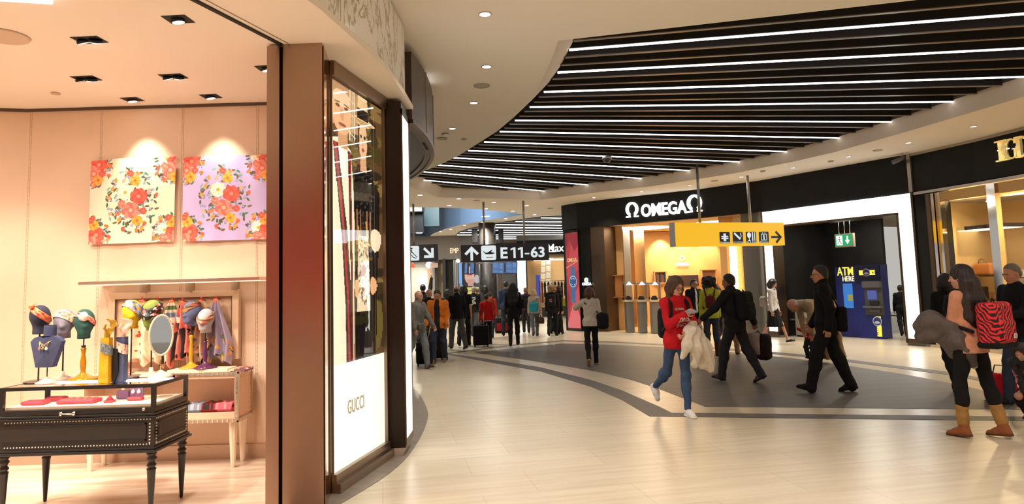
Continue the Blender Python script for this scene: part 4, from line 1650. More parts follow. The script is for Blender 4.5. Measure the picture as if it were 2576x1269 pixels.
for u, v, lbl, out in ((2258, 832, 'low steel bench rail in the corridor behind the portal', -3.6), (2000, 850, 'low steel rail beside the waste pedestal', -.8)):
    c = pw(u, v, out)
    o = thing('steel_rail', lbl, 'rail', (c.x, c.y, 0), math.atan2(t4.y, t4.x))
    w_ = .55 if out < -2 else .14
    mb = MB()
    mb.tube([(-w_, 0, .0), (-w_, 0, .42), (-w_, -.25, .44)], .02, 8)
    mb.tube([(w_, 0, .0), (w_, 0, .42), (w_, -.25, .44)], .02, 8)
    mb.build('leg', M_alu, o)
    MB().box((0, -.1, .44), (2 * w_ + .05, .3, .03), bev=.01).build('seat', M_alu, o)

# ------------------------------------------------------------------ leather-goods boutique at the right edge
t6 = (Wv[8] - Wv[6]).normalized()
n6 = Vector((t6.y, -t6.x, 0))
n6 = n6 if n6.dot(-Wv[7]) > 0 else -n6
P6 = Wv[6].copy()


def p6(u, v, out=0.0):
    return atplane(u, v, P6 + n6 * out, n6)


def slab6(mb, t0, t1, z0, z1, o0, o1, mi=0):
    a = [P6 + t6 * t0 + n6 * o0, P6 + t6 * t1 + n6 * o0, P6 + t6 * t1 + n6 * o1, P6 + t6 * t0 + n6 * o1]
    ar = sum(a[k].x * a[(k + 1) % 4].y - a[(k + 1) % 4].x * a[k].y for k in range(4))
    if ar < 0:
        a = a[::-1]
    return mb.prism([(p.x, p.y) for p in a], z0, z1, mi)


def t6u(u, out=0.0, v=650):
    return (p6(u, v, out) - P6).dot(t6)


M_cream = mat('cream_display_wall', (.78, .58, .28), .55)
mb = MB()
slab6(mb, .3, 8, 0, FB, -1.75, -1.85)
structure('wall_leather_shop', mb, M_cream)
mb = MB()
slab6(mb, .3, .4, 0, FB, -.25, -1.75)
structure('wall_leather_shop_end', mb, M_cream)
mb = MB()
slab6(mb, .3, 8, FB - .02, FB + .02, -.2, -1.85)
structure('ceiling_leather_shop', mb, mat('leather_shop_ceiling', (.7, .5, .25), .7))
mb = MB()
slab6(mb, .2, 8, 0, .05, .05, -1.85)
structure('floor_leather_shop', mb, mat('leather_shop_floor', (.6, .46, .28), .3))
k0 = t6u(2352)
for j, (u, w_, m, out) in enumerate(((2345, .10, M_bronze, .0), (2354, .10, M_chrome, -.02), (2364, .07, mat('amber_mirror', (.62, .36, .12), .12, 1.0), -.04), (2372, .06, M_chrome, -.02))):
    mb = MB()
    t = t6u(u)
    slab6(mb, t - w_ / 2, t + w_ / 2, .05, FB - .1, out, out - .12)
    structure('pillar_mirror_%s' % ('outer', 'second', 'third', 'inner')[j], mb, m)
mb = MB()
t = t6u(2510)
slab6(mb, t - .09, t + .09, .05, FB - .1, .03, -.1)
structure('pillar_chrome', mb, M_chrome)
mb = MB()
slab6(mb, t6u(2376), 8, FB - .30, FB - .1, -.02, -.12)
structure('trim_window_head', mb, mat('amber_bronze', (.40, .22, .07), .25, .8))
mb = MB()
slab6(mb, t6u(2340), 8, .0, .10, .04, -.1)
structure('baseboard_leather_shop', mb, mat('beige_plinth', (.5, .42, .32), .4))
for j, (u0, u1) in enumerate(((2378, 2503), (2518, 2640))):
    a, b = p6(u0, 650, -.05), p6(u1, 650, -.05)
    structure('window_%d' % (4 + j), MB().add([(a.x, a.y, .1), (b.x, b.y, .1), (b.x, b.y, FB - .3), (a.x, a.y, FB - .3)], [(0, 1, 2, 3)]), glass('boutique_glass', refl=.10))
for u0, v0, u1, out, lbl in ((2430, 693, 2519, -1.1, 'glass display shelf holding the orange handbag'), (2440, 752, 2519, -1.1, 'lower glass display shelf with small black boxes')):
    a, b = t6u(u0, out), t6u(u1, out)
    z = p6(2480, v0, out).z
    c = P6 + t6 * ((a + b) / 2) + n6 * out
    o = thing('display_shelf', lbl, 'shelf', (c.x, c.y, z - .03))
    mb = MB()
    slab6(mb, a, b, z - .03, z, out + .2, out - .2)
    mb.v = [tuple(Vector(p) - Vector(o.location)) for p in mb.v]
    mb.build('shelf_board', mat('shelf_bronze', (.16, .12, .07), .25, .6), o)
    mb = MB()
    for s_ in (a + .02, b - .02):
        slab6(mb, s_ - .008, s_ + .008, z, z + .9 if v0 < 700 else z + .3, out - .17, out - .185)
    mb.v = [tuple(Vector(p) - Vector(o.location)) for p in mb.v]
    mb.build('hanger', M_chrome, o)
out = -1.0
a, b, z = t6u(2415, out), t6u(2560, out), p6(2470, 578, out).z
c = P6 + t6 * ((a + b) / 2) + n6 * out
o = thing('shelf_canopy', 'hanging chrome light shelf above the orange handbag', 'light shelf', (c.x, c.y, z))
mb = MB()
slab6(mb, a, b, z, z + .08, out + .3, out - .3)
mb.v = [tuple(Vector(p) - Vector(o.location)) for p in mb.v]
mb.build('shelf_body', M_chrome, o)
mb = MB()
slab6(mb, a + .03, b - .03, z - .012, z - .001, out + .27, out - .27)
mb.v = [tuple(Vector(p) - Vector(o.location)) for p in mb.v]
mb.build('light_panel', glow('shelf_glow', (1, .82, .5), 2.2), o)
# orange handbag
zb_ = p6(2480, 693, -1.1).z
c = p6(2479, 693, -1.1)
hb = thing('handbag', 'orange leather handbag on the upper display shelf', 'handbag', (c.x, c.y, zb_), math.atan2(t6.y, t6.x))
Blob(.012).box((0, 0, .13), (.21, .09, .13), .05).cap((-.12, 0, .2), (.12, 0, .2), .05, k=.05).build('bag_body', mat('orange_leather', (.62, .24, .06), .4), hb)
MB().tube([(-.1, -.05, .24), (-.08, -.05, .33), (0, -.05, .36), (.08, -.05, .33), (.1, -.05, .24)], .012, 8).build('handle', mat('tan_handle', (.4, .15, .04), .45), hb)
for k, (u, hh, cc) in enumerate(((2447, .16, (.02, .02, .02)), (2462, .10, (.02, .02, .02)), (2478, .26, (.03, .025, .02)), (2500, .14, (.25, .12, .05)))):
    c = p6(u, 752, -1.1)
    z = p6(2480, 752, -1.1).z
    tag(MB(Matrix.Translation((c.x, c.y, z + hh / 2 + .001))).box((0, 0, 0), (.12, .1, hh), math.atan2(t6.y, t6.x), bev=.008).build('gift_box', mat('gift_%d' % k, cc, .3), None, True), '%s small box on the lower glass shelf, from the mirrored pillar' % ORD[k], 'box', 'boxes on the lower shelf')
for k in range(9):
    t = t6u(2528, -1.3) + k * .05
    c = P6 + t6 * t + n6 * -1.3
    for r_, zz_ in enumerate((1.46, 1.24)):
        tag(MB().box((c.x, c.y, zz_ + .08), (.035, .05, .15), math.atan2(t6.y, t6.x)).build('perfume_box', mat('perfume_cream', (.7, .66, .6), .4), None, True), '%s pale perfume box on the %s rack at the right edge' % (ORD[k], ('upper', 'lower')[r_]), 'box', 'perfume boxes on the rack')
mb = MB()
for z in (1.22, 1.44):
    slab6(mb, t6u(2522, -1.3), t6u(2522, -1.3) + .7, z, z + .018, -1.15, -1.45)
for tt_ in (0, .69):
    slab6(mb, t6u(2522, -1.3) + tt_, t6u(2522, -1.3) + tt_ + .02, .05, 2.2, -1.2, -1.4)
tag(mb.build('perfume_rack', M_chrome, None, True), 'chrome rack with pale perfume boxes at the right edge', 'rack')
BWr = (1, .76, .42)
for t in (.9, 2.0, 3.2):
    c = P6 + t6 * t + n6 * -.8
    area('leather_shop_lamp', (c.x, c.y, FB - .04), .25, 75, BWr)
# gold letters
i7 = 7
pA, pB = on_wall(2519, 382, 6, .03), on_wall(2519, 382, 7, .03)
base = pB if pB.y < W[7][1] else pA
base = on_wall(2545, 375, 7, .04)
t7 = (Wv[8] - Wv[7]).normalized()
gs = thing('shop_sign', 'gold serif letters on the black fascia at the right edge', 'sign', base)
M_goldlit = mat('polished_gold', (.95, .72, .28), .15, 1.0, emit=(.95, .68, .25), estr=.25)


def serif(mb, x, body, h, w_):
    if body == 'I':
        mb.box((x, 0, .03), (w_ * .42, h, .06))
        for s_ in (-1, 1):
            mb.box((x, s_ * h * .47, .03), (w_ * .95, h * .07, .06))
    elif body in 'GC':
        pts = [(x + math.cos(R(a)) * w_ * .5, math.sin(R(a)) * h * .46, .03) for a in range(48, 320, 16)]
        mb.tube(pts, [.018 + .035 * max(0, -math.cos(R(a))) for a in range(48, 320, 16)], 8)
        mb.box((x + w_ * .38, h * .33, .03), (w_ * .14, h * .22, .06))
        if body == 'G':
            mb.box((x + w_ * .36, -h * .22, .03), (w_ * .16, h * .36, .06))
            mb.box((x + w_ * .36, -h * .03, .03), (w_ * .40, h * .05, .06))
    elif body == 'D':
        mb.box((x - w_ * .3, 0, .03), (w_ * .30, h, .06))
        mb.box((x - w_ * .3, h * .47, .03), (w_ * .6, h * .06, .06))
        mb.box((x - w_ * .3, -h * .47, .03), (w_ * .6, h * .06, .06))
        mb.tube([(x - w_ * .3 + math.cos(R(a)) * w_ * .85, math.sin(R(a)) * h * .46, .03) for a in range(-90, 91, 15)], [.016 + .034 * math.cos(R(a)) for a in range(-90, 91, 15)], 8)


a, b = on_wall(2524, 382, 7, .04), on_wall(2574, 370, 7, .04)
mz = face_matrix((0, 0, 0), t7)
xa, xb = (a - base).dot(t7), (b - base).dot(t7)
for k, (ch, f) in enumerate((('I', .0), ('G', .46), ('D', 1.08))):
    mb = MB(mz)
    serif(mb, xa + (xb - xa) * f, ch, .40, .27)
    mb.build('letter', M_goldlit, gs)
mb = MB(mz)
for f in (-.12, .2, .82, 1.28):
    mb.box((xa + (xb - xa) * f, .02, .015), (.10, .018, .03))
mb.build('fixing_bar', M_signw, gs)
c = on_wall(2262, 402, 5, .24)
o = thing('security_camera', 'black bullet security camera on the fascia beside the metal joint', 'camera', c, R(-60))
MB(Matrix.Rotation(R(-15), 4, 'Y')).cyl((-.16, 0, 0), (.12, 0, 0), .05, 12).build('camera_body', mat('cctv_grey', (.10, .10, .10), .35), o)
MB().cyl((.05, .0, .0), (.10, -.02, .16), .015, 8).build('bracket', M_alu, o)
# fire call point and white box on the black pillar
t = tD + .33
for z, m, lbl, nm, hh, ww in ((1.40, mat('call_red'), 'red fire call point on the black pillar right of the portal', 'fire_call_point', .13, .16), (1.10, M_white, 'white wall box on the black pillar right of the portal', 'wall_box', .22, .18)):
    c = loc4(tD + .50, .033, z)
    tag(MB(face_matrix(c, t4)).span((-ww / 2, -hh / 2, 0), (ww / 2, hh / 2, .05), bev=.012).build(nm, m, None, True), lbl, 'call point' if 'red' in lbl else 'box')
# ------------------------------------------------------------------ hanging signs
M_pole = mat('pole_grey', (.30, .28, .25), .4, .7)
M_signdark = mat('sign_charcoal', (.022, .021, .03), .5)
M_signwhite = glow('sign_pictogram_white', (.86, .93, .95), .85)


def hang_sign(label, origin, xdir, w_, z0, z1, thick, m_face, poles, ztop):
    """lit wayfinding box hanging from poles; returns the empty and a face matrix with x to the reader's right"""
    o = thing('hanging_sign', label, 'sign', (origin.x, origin.y, z0))
    x = Vector(xdir).normalized()
    M = face_matrix((0, 0, 0), x)
    h_ = z1 - z0
    MB(M).span((-w_ / 2, 0, -thick), (w_ / 2, h_, 0)).build('sign_box', m_face, o)
    mb = MB(M)
    mb.span((-w_ / 2 - .015, 0, -thick - .01), (-w_ / 2 - .001, h_, .01))
    mb.build('end_plate', M_alu, o)
    for px_ in poles:
        MB(M).cyl((px_, h_, -thick / 2), (px_, ztop - z0, -thick / 2), .035, 10).build('pole', M_pole, o)
    return o, M, h_


def arrow_poly(mb, cx, cy, s_, ang, mi=0, z=.004):
    """plain wayfinding arrow, pointing up before it is turned by ang"""
    shaft, wing = .17, .24
    c, n = math.cos(ang), math.sin(ang)

    def tr(p):
        return (cx + s_ * (p[0] * c - p[1] * n), cy + s_ * (p[0] * n + p[1] * c), z)
    t = .20
    mb.add([tr(p) for p in ((-.09, -.5), (.09, -.5), (.09, .30), (-.09, .30))], [(0, 1, 2, 3)], mi)
    for sg_ in (1, -1):
        q = [(0, .5), (sg_ * .5, 0), (sg_ * .36, -.13), (0, .24)]
        mb.add([tr(p) for p in q], [(0, 3, 2, 1) if sg_ > 0 else (0, 1, 2, 3)], mi)
    return mb


def rounded(mb, x0, y0, x1, y1, r, mi=0, z=.003):
    pts = []
    for cx, cy, a0 in ((x1 - r, y1 - r, 0), (x0 + r, y1 - r, 90), (x0 + r, y0 + r, 180), (x1 - r, y0 + r, 270)):
        for k in range(5):
            a = R(a0 + 22.5 * k)
            pts.append((cx + r * math.cos(a), cy + r * math.sin(a), z))
    return mb.add(pts, [tuple(range(len(pts)))], mi)


# gates sign
YS = 21.75
a, b = aty(1160, 636, YS), aty(1381, 634, YS)
zb, zt_ = aty(1270, 657.5, YS).z, aty(1270, 614, YS).z
ox = (a.x + b.x) / 2
w_ = b.x - a.x
pl = [aty(1218, 600, YS).x - ox, aty(1319, 600, YS).x - ox]
o, M, h_ = hang_sign('dark hanging gate sign reading E 11-63 with an up arrow', Vector((ox, YS, 0)), (1, 0, 0), w_, zb, zt_, .16, M_signdark, pl, CZ)


def ux(u):
    return aty(u, 636, YS).x - ox


ob = MB(M)
arrow_poly(ob, ux(1186.5), h_ * .5, h_ * .84, 0)
ob.build('up_arrow', M_signwhite, o)
ob = MB(M)
rounded(ob, ux(1210.5), h_ * .09, ux(1248), h_ * .93, .05)
ob.build('pictogram_plate', M_signwhite, o)
ob = MB(M)
x0, x1 = ux(1210.5), ux(1248)
W_ = x1 - x0


def X_(f):
    return x0 + W_ * f


ob.add([(X_(.12), h_ * .60, .006), (X_(.18), h_ * .60, .006), (X_(.30), h_ * .52, .006), (X_(.62), h_ * .55, .006), (X_(.86), h_ * .52, .006), (X_(.92), h_ * .47, .006), (X_(.74), h_ * .42, .006), (X_(.30), h_ * .43, .006)], [(7, 6, 5, 4, 3, 2, 1, 0)])
ob.add([(X_(.44), h_ * .53, .006), (X_(.70), h_ * .67, .006), (X_(.76), h_ * .67, .006), (X_(.64), h_ * .52, .006)], [(3, 2, 1, 0)])
ob.box((X_(.56), h_ * .24, .006), (W_ * .46, h_ * .03, .004))
ob.build('plane_pictogram', mat('pictogram_dark', (.02, .02, .03), .5), o)
ob = MB(M)
for u0, u1 in ((1284, 1297), (1302.5, 1315.5)):
    sw = ux(1) - ux(0)
    ob.add([(ux(u1) - 5.5 * sw, h_ * .17, .004), (ux(u1), h_ * .17, .004), (ux(u1), h_ * .78, .004), (ux(u1) - 4.6 * sw, h_ * .78, .004), (ux(u0), h_ * .70, .004), (ux(u0) + 1.2 * sw, h_ * .61, .004), (ux(u1) - 5.5 * sw, h_ * .67, .004)], [(0, 1, 2, 3, 4, 5, 6)])
ob.span((ux(1320), h_ * .36, .002), (ux(1331.5), h_ * .44, .006))
ob.build('lettering', M_signwhite, o)
for tx, u0, u1, f0, f1 in (('E', 1259, 1277, .155, .80), ('63', 1335, 1370, .16, .79)):
    c = Vector(((ux(u0) + ux(u1)) / 2, h_ * (f0 + f1) / 2, .004))
    lettering(tx, M @ Matrix.Translation(c), ux(u1) - ux(u0), h_ * (f1 - f0), M_signwhite, o, depth=.008, bold=.03)
# escalator sign at the left
a, b = aty(975, 637, YS), aty(1102, 637, YS)
ox = (a.x + b.x) / 2
zb, zt_ = aty(1068, 659, YS).z, aty(1068, 615.5, YS).z
o, M, h_ = hang_sign('dark hanging sign with escalator pictogram and diagonal down arrow', Vector((ox, YS, 0)), (1, 0, 0), b.x - a.x, zb, zt_, .16, M_signdark, [aty(1040, 600, YS).x - ox], CZ)
ob = MB(M)
rounded(ob, aty(1016, 637, YS).x - ox, h_ * .08, aty(1054.5, 637, YS).x - ox, h_ * .93, .05)
ob.build('pictogram_plate', M_signwhite, o)
ob = MB(M)
arrow_poly(ob, aty(1079, 637, YS).x - ox, h_ * .5, h_ * .80, R(-135))
ob.build('down_arrow', M_signwhite, o)
ob = MB(M)
xc = aty(1035.5, 637, YS).x - ox
ob.tube([(xc - .22, h_ * .62, .006), (xc - .12, h_ * .62, .006), (xc + .06, h_ * .26, .006), (xc + .14, h_ * .22, .006), (xc + .18, h_ * .30, .006), (xc + .12, h_ * .36, .006), (xc - .06, h_ * .74, .006), (xc - .20, h_ * .76, .006)], .012, 6, closed=True)
ob.disc((xc + .0, h_ * .78, .008), .032)
ob.bar((xc + .0, h_ * .70, .006), (xc + .01, h_ * .52, .006), .03, .004)
ob.build('escalator_pictogram', mat('pictogram_dark'), o)
# yellow amenities sign
YW = glow('sign_yellow', (.98, .52, .02), .95)
xd = Vector((math.cos(R(18)), math.sin(R(18)), 0))
pc = Vector((4.84, 17.21, 0))
nn_ = Vector((xd.y, -xd.x, 0))
a, b = atplane(1698, 590, pc, nn_), atplane(1973, 590, pc, nn_)
zb, zt_ = atplane(1840, 619, pc, nn_).z, atplane(1840, 560, pc, nn_).z
org = (a + b) / 2
o, M, h_ = hang_sign('yellow hanging sign with four black pictograms and a right arrow', org, xd, (b - a).length, zb, zt_, .22, YW, [(atplane(1766, 540, pc, nn_) - org).dot(xd), (atplane(1893, 540, pc, nn_) - org).dot(xd)], SLZ)
M_pict = mat('pictogram_black', (.008, .007, .006), .5)


def yx(u):
    return (atplane(u, 598, pc, nn_) - org).dot(xd)


yz = lambda v: atplane(1880, v, pc, nn_).z - zb
for k, (u0, u1) in enumerate(((1810, 1836), (1843, 1869), (1876, 1902), (1909, 1934))):
    ob = MB(M)
    rounded(ob, yx(u0), yz(612), yx(u1), yz(583.5), .03)
    pl_ = ob.build('pictogram_plate', M_pict, o)
    ob = MB(M)
    xa, xb = yx(u0), yx(u1)
    s_ = xb - xa
    cx, cy = (xa + xb) / 2, yz(597)
    if k == 0:
        for dx in (-.18, -.06, .06, .18):
            ob.box((cx + s_ * dx * .5, cy, .006), (s_ * .06, s_ * .62, .004))
        ob.box((cx, cy + s_ * .06, .008), (s_ * .66, s_ * .10, .004))
        ob.box((cx, cy - s_ * .10, .008), (s_ * .66, s_ * .10, .004))
        word = 'Fasciatoio'
    elif k == 1:
        ob.bar((cx - s_ * .34, cy + s_ * .34, .006), (cx + s_ * .22, cy - s_ * .16, .006), s_ * .16, .004)
        ob.tube([(cx + s_ * .25, cy - s_ * .05, .006), (cx + s_ * .34, cy + s_ * .1, .006), (cx + s_ * .24, cy + s_ * .2, .006), (cx + s_ * .32, cy + s_ * .36, .006)], s_ * .03, 6)
        word = 'Smoking'
    elif k == 2:
        ob.disc((cx - s_ * .18, cy + s_ * .16, .006), s_ * .19, ry=s_ * .24)
        ob.box((cx - s_ * .18, cy - s_ * .12, .006), (s_ * .06, s_ * .36, .004))
        ob.box((cx - s_ * .18, cy - s_ * .29, .006), (s_ * .26, s_ * .05, .004))
        ob.box((cx + s_ * .15, cy + s_ * .04, .006), (s_ * .10, s_ * .70, .004))
        ob.box((cx + s_ * .35, cy + s_ * .04, .006), (s_ * .07, s_ * .70, .004))
        word = 'Eat & drink'
    else:
        for d in (-1, 1):
            ob.box((cx + d * s_ * .27, cy - s_ * .02, .006), (s_ * .05, s_ * .5, .004))
            ob.box((cx, cy - s_ * .02 + d * s_ * .25, .006), (s_ * .58, s_ * .05, .004))
            ob.add([(cx + d * s_ * .12 - s_ * .07, cy + s_ * .3, .006), (cx + d * s_ * .12 + s_ * .07, cy + s_ * .3, .006), (cx + d * s_ * .12, cy + s_ * .4, .006)], [(0, 1, 2)])
        ob.disc((cx, cy + s_ * .13, .006), s_ * .06)
        ob.box((cx, cy - s_ * .07, .006), (s_ * .12, s_ * .3, .004))
        word = 'Elevator'
    ob.build('pictogram', M_signwhite, pl_)
    lettering(word, M @ Matrix.Translation((cx, yz(609.5), .006)), s_ * .86, s_ * .13, M_signwhite, pl_, depth=.003)
ob = MB(M)
arrow_poly(ob, yx(1953.5), yz(597.5), .34, R(-90))
ob.build('right_arrow', M_pict, o)

# ------------------------------------------------------------------ far end of the hall
M_taupe = mat('taupe_wall', (.20, .175, .145), .55)
YE = 36.0
ea, eb = aty(980, 640, YE), aty(1205, 640, YE)
structure('wall_east_end', MB().span((-9.5, YE, 3.02), (-1.2, YE + .3, CZ)), M_taupe)
structure('wall_far', MB().span((-12, 44, 0), (12, 44.2, CZ)), M_taupe)
structure('wall_far_right', MB().span((3.7, 29.2, 0), (4.0, 44, CZ)), M_taupe)
p = aty(1143, 631, YE - .05)
o = thing('shop_sign', 'small warm lit letters on the far taupe fascia', 'sign', p)
lettering('EMP', face_matrix((0, 0, 0), (1, 0, 0)), aty(1153, 631, YE).x - aty(1132, 631, YE).x, .26, glow('far_letters_warm', (1, .72, .45), 1.6), o, depth=.03)
# shopfronts under it
M_far_dark = mat('far_dark_glass', (.03, .032, .03), .15)
for nm, u0, u1, m, dy in (('wall_far_bright', 1030, 1075, mat('far_pale_wall', (.55, .55, .48), .5), .9), ('wall_far_peach', 1075, 1086, mat('far_peach', (.52, .32, .20), .5), .5), ('wall_far_taupe', 1086, 1098, M_taupe, .2), ('window_far_gold', 1098, 1118, mat('far_gold', (.34, .24, .12), .4), .5), ('window_far_dark', 1118, 1150, M_far_dark, .3), ('wall_far_ribbed', 1150, 1166, mat('far_rib', (.26, .24, .19), .5), .25)):
    a, b = aty(u0, 700, YE + dy), aty(u1, 700, YE + dy)
    structure(nm, MB().span((a.x, YE + dy, 0), (b.x, YE + dy + .1, 3.1)), m)
for u, lbl in ((1118, 'far shopfront'), (1098, 'far shopfront')):
    p = aty(u, 700, YE)
    structure('pillar_far_mullion', MB().span((p.x - .08, YE - .1, 0), (p.x + .08, YE + .1, 3.05)), mat('far_mullion', (.02, .02, .02), .4))
for k in range(3):
    p = aty(1142 + 4 * k, 700, YE)
    structure('trim_far_rib_%d' % (k + 1), MB().span((p.x - .03, YE + .1, 0), (p.x + .03, YE + .2, 3.0)), M_alu)
p0_, p1_ = aty(1052, 735, YE), aty(1066, 662, YE)
tag(MB().span((aty(1061, 700, YE).x, YE + .6, p0_.z), (aty(1071, 700, YE).x, YE + .7, aty(1060, 688, YE).z)).build('lit_doorway_panel', M_led2, None, True), 'small white lit panel in the far left shopfront', 'light panel')
area('far_shop_lamp', (-5.3, 35.2, 2.95), .5, 110, NEUT2)
for (u, v, r, c, lbl) in ((1079, 667, .17, (1, .8, 1), 'round white lamp below the escalator sign'), (1152, 657, .10, (1, .97, .95), 'small round lamp on the far dark shopfront')):
    p = aty(u, v, YE - .25)
    tag(MB().disc((p.x, YE - .25, p.z), r, (0, -1, 0)).lathe([(r, 0), (r, .01)], (p.x, YE - .2, p.z - .005)).cyl((p.x, YE - .2, p.z + r), (p.x, YE - .2, 3.2), .012, 6, 1).cyl((p.x, YE - .2, 3.19), (p.x, YE + .05, 3.19), .012, 6, 1).build('globe_lamp', [glow('globe_%d' % u, c, 4), M_pole], None, True), lbl, 'lamp')
# red warning triangle and small notice under the escalator sign
p = aty(1037, 667, YE - 1)
w3 = .16
o = MB().add([(p.x - w3, YE - 1, p.z - .13), (p.x + w3, YE - 1, p.z - .13), (p.x, YE - 1, p.z + .16), (p.x - w3, YE - .97, p.z - .13), (p.x + w3, YE - .97, p.z - .13), (p.x, YE - .97, p.z + .16)], [(0, 1, 2), (5, 4, 3), (0, 3, 4, 1), (1, 4, 5, 2), (2, 5, 3, 0)]).bar((p.x, YE - .985, p.z + .15), (p.x, YE - .985, 3.2), .015, .015, 1).bar((p.x, YE - .985, 3.19), (p.x, YE + .05, 3.19), .015, .015, 1).build('warning_sign', [glow('warning_red', (.95, .10, .03), 1.2), M_pole], None, True)
tag(o, 'red lit warning triangle below the escalator sign', 'sign')
p = aty(1092, 668, YE - .6)
tag(MB().span((p.x - .2, YE - .6, p.z - .12), (p.x + .2, YE - .57, p.z + .12)).bar((p.x, YE - .585, p.z + .12), (p.x, YE - .585, 3.2), .015, .015).bar((p.x, YE - .585, 3.19), (p.x, YE + .05, 3.19), .015, .015).build('notice_board', mat('notice_pink', (.42, .30, .26), .6), None, True), 'pale notice board below the escalator sign', 'sign')
# dark stone column with monitors
YC = 29.0
ca, cb = aty(1203, 700, YC), aty(1252, 700, YC)
cr = (cb.x - ca.x) / 2
cx = (ca.x + cb.x) / 2
structure('pillar_dark_stone', MB().lathe([(cr, 0), (cr, 1.9), (cr * .98, 1.91), (cr * .98, 2.9), (cr * .9, 2.92), (cr * .9, CZ)], (cx, YC + cr, 0), 32), mat('dark_stone', (.035, .031, .028), .35, noise=(5, .3), spec=.3))
for u0, u1, lbl in ((1187, 1201, 'left black loudspeaker box on the dark stone column'), (1254, 1266, 'right black loudspeaker box on the dark stone column')):
    a, b = aty(u0, 612, YC + .2), aty(u1, 578, YC + .2)
    o = thing('speaker_box', lbl, 'speaker', ((a.x + b.x) / 2, YC + .3, a.z))
    MB().span((-(b.x - a.x) / 2, -.15, 0), ((b.x - a.x) / 2, .15, b.z - a.z), bev=.02).build('speaker_body', M_dark, o)
    MB().bar((0, 0, (b.z - a.z) * .8), ((cx - o.location.x) * .5, cr * .6, (b.z - a.z) * .8), .06, .06).build('bracket', M_dark, o)
# departure monitors, each tilted towards the hall
M_mon = painted('departures_glow', .3, .8)


def monitor(u0, u1, v0, v1, y, lean, label, tilt=0.0):
    a, b = aty(u0, v1, y), aty(u1, v0, y)
    w_, h_ = b.x - a.x, b.z - a.z
    o = thing('departure_screen', label, 'screen', ((a.x + b.x) / 2, y, a.z), lean, 'departure screens on the stone column')
    o.rotation_euler = (R(-10), tilt, lean)
    MB().span((-w_ / 2, .004, 0), (w_ / 2, .08, h_), bev=.01).build('screen_case', M_dark, o)
    pt = Paint(26, 30, (74, 116, 176))
    for k in range(9):
        pt.rect(.08, .86 - k * .095, .40 + .1 * ((k * 7) % 3), .885 - k * .095, (120, 166, 216)).rect(.66, .86 - k * .095, .88, .885 - k * .095, (150, 190, 226))
    link('screen_image', paint_mesh('screen_image', pt, lambda x, z: (-w_ / 2 + .02 + (w_ - .04) * x, .003, .02 + (h_ - .04) * z)), M_mon, o)
    MB(o.matrix_basis.inverted()).bar((o.location.x, y + .06, a.z + h_ * .93), (cx + (o.location.x - cx) * .25, YC + .35, a.z + h_ * .93), .06, .06).build('bracket', M_pole, o)
    return o


monitor(1237, 1268, 658, 690, 27.6, R(8), 'lit blue departure screen nearest the dark stone column', R(4))
monitor(1271, 1301, 657, 689, 27.6, R(8), 'lit blue departure screen at the right end of the pair', R(4))
monitor(1166, 1177, 660, 690, 28.2, R(-40), 'narrow departure screen turned away, leftmost below the gate sign', R(-6))
monitor(1180, 1194, 660, 690, 28.2, R(-40), 'departure screen turned away, second from the left below the gate sign', R(-6))
# face advert and blue screen behind the crowd
a, b = aty(1166, 742, 33.0), aty(1206, 664, 33.0)
o = thing('advert_lightbox', 'lit beauty advert showing a face beside the dark stone column', 'advert', ((a.x + b.x) / 2, 33, a.z))
w_, h_ = b.x - a.x, b.z - a.z
MB().span((-w_ / 2 - .05, .01, -a.z), (w_ / 2 + .05, .12, h_ + .05)).build('frame', M_dark, o)
pt = Paint(40, 76, (30, 28, 30))
pt.ell(.45, .62, .36, .3, (224, 178, 158)).poly([(.2, .5), (.3, .28), (.62, .28), (.66, .5)], (206, 158, 138)).rect(.68, .2, 1, 1, (70, 70, 78))
pt.ell(.38, .66, .17, .035, (176, 50, 60)).ell(.38, .675, .13, .01, (120, 30, 40)).rect(0, 0, 1, .24, (222, 206, 120)).ell(.82, .5, .16, .14, (190, 188, 190)).rect(.3, .1, .62, .13, (120, 108, 60)).ell(.42, .76, .05, .02, (190, 140, 124))
link('poster', paint_mesh('poster', pt, lambda x, z: (-w_ / 2 + w_ * x, 0, h_ * z)), painted('far_advert', .4, .9), o)
a, b = aty(1155, 713, 34.0), aty(1164, 662, 34.0)
tag(MB().span((a.x, 34, a.z), (b.x, 34.06, b.z)).span((a.x + .05, 34.01, 0), (b.x - .05, 34.05, a.z)).build('info_screen', glow('info_blue', (.22, .45, .85), .9), None, True), 'narrow lit blue information screen left of the face advert', 'screen')
# white lit pillar
a, b = aty(1303, 740, 30.5), aty(1322, 655, 30.5)
o = thing('light_column', 'white lit rectangular column right of the departure screens', 'light column', ((a.x + b.x) / 2, 30.5, 0))
MB().span((-(b.x - a.x) / 2, -.02, .9), ((b.x - a.x) / 2, 0, 3.0)).build('light_panel', M_led2, o)
MB().span((-(b.x - a.x) / 2 - .06, .001, 0), ((b.x - a.x) / 2 + .06, .3, 3.05)).build('column_body', M_dark, o)
structure('pillar_beige_stone', MB().span((aty(1253, 700, 31).x, 31, 0), (aty(1262, 700, 31).x, 31.3, 3.2)), mat('beige_stone', (.30, .20, .12), .4))
structure('pillar_far_post', MB().span((aty(1263, 700, 33).x, 33, 0), (aty(1303, 700, 33).x, 33.1, 3.0)), mat('far_grey_panel', (.17, .17, .165), .5))
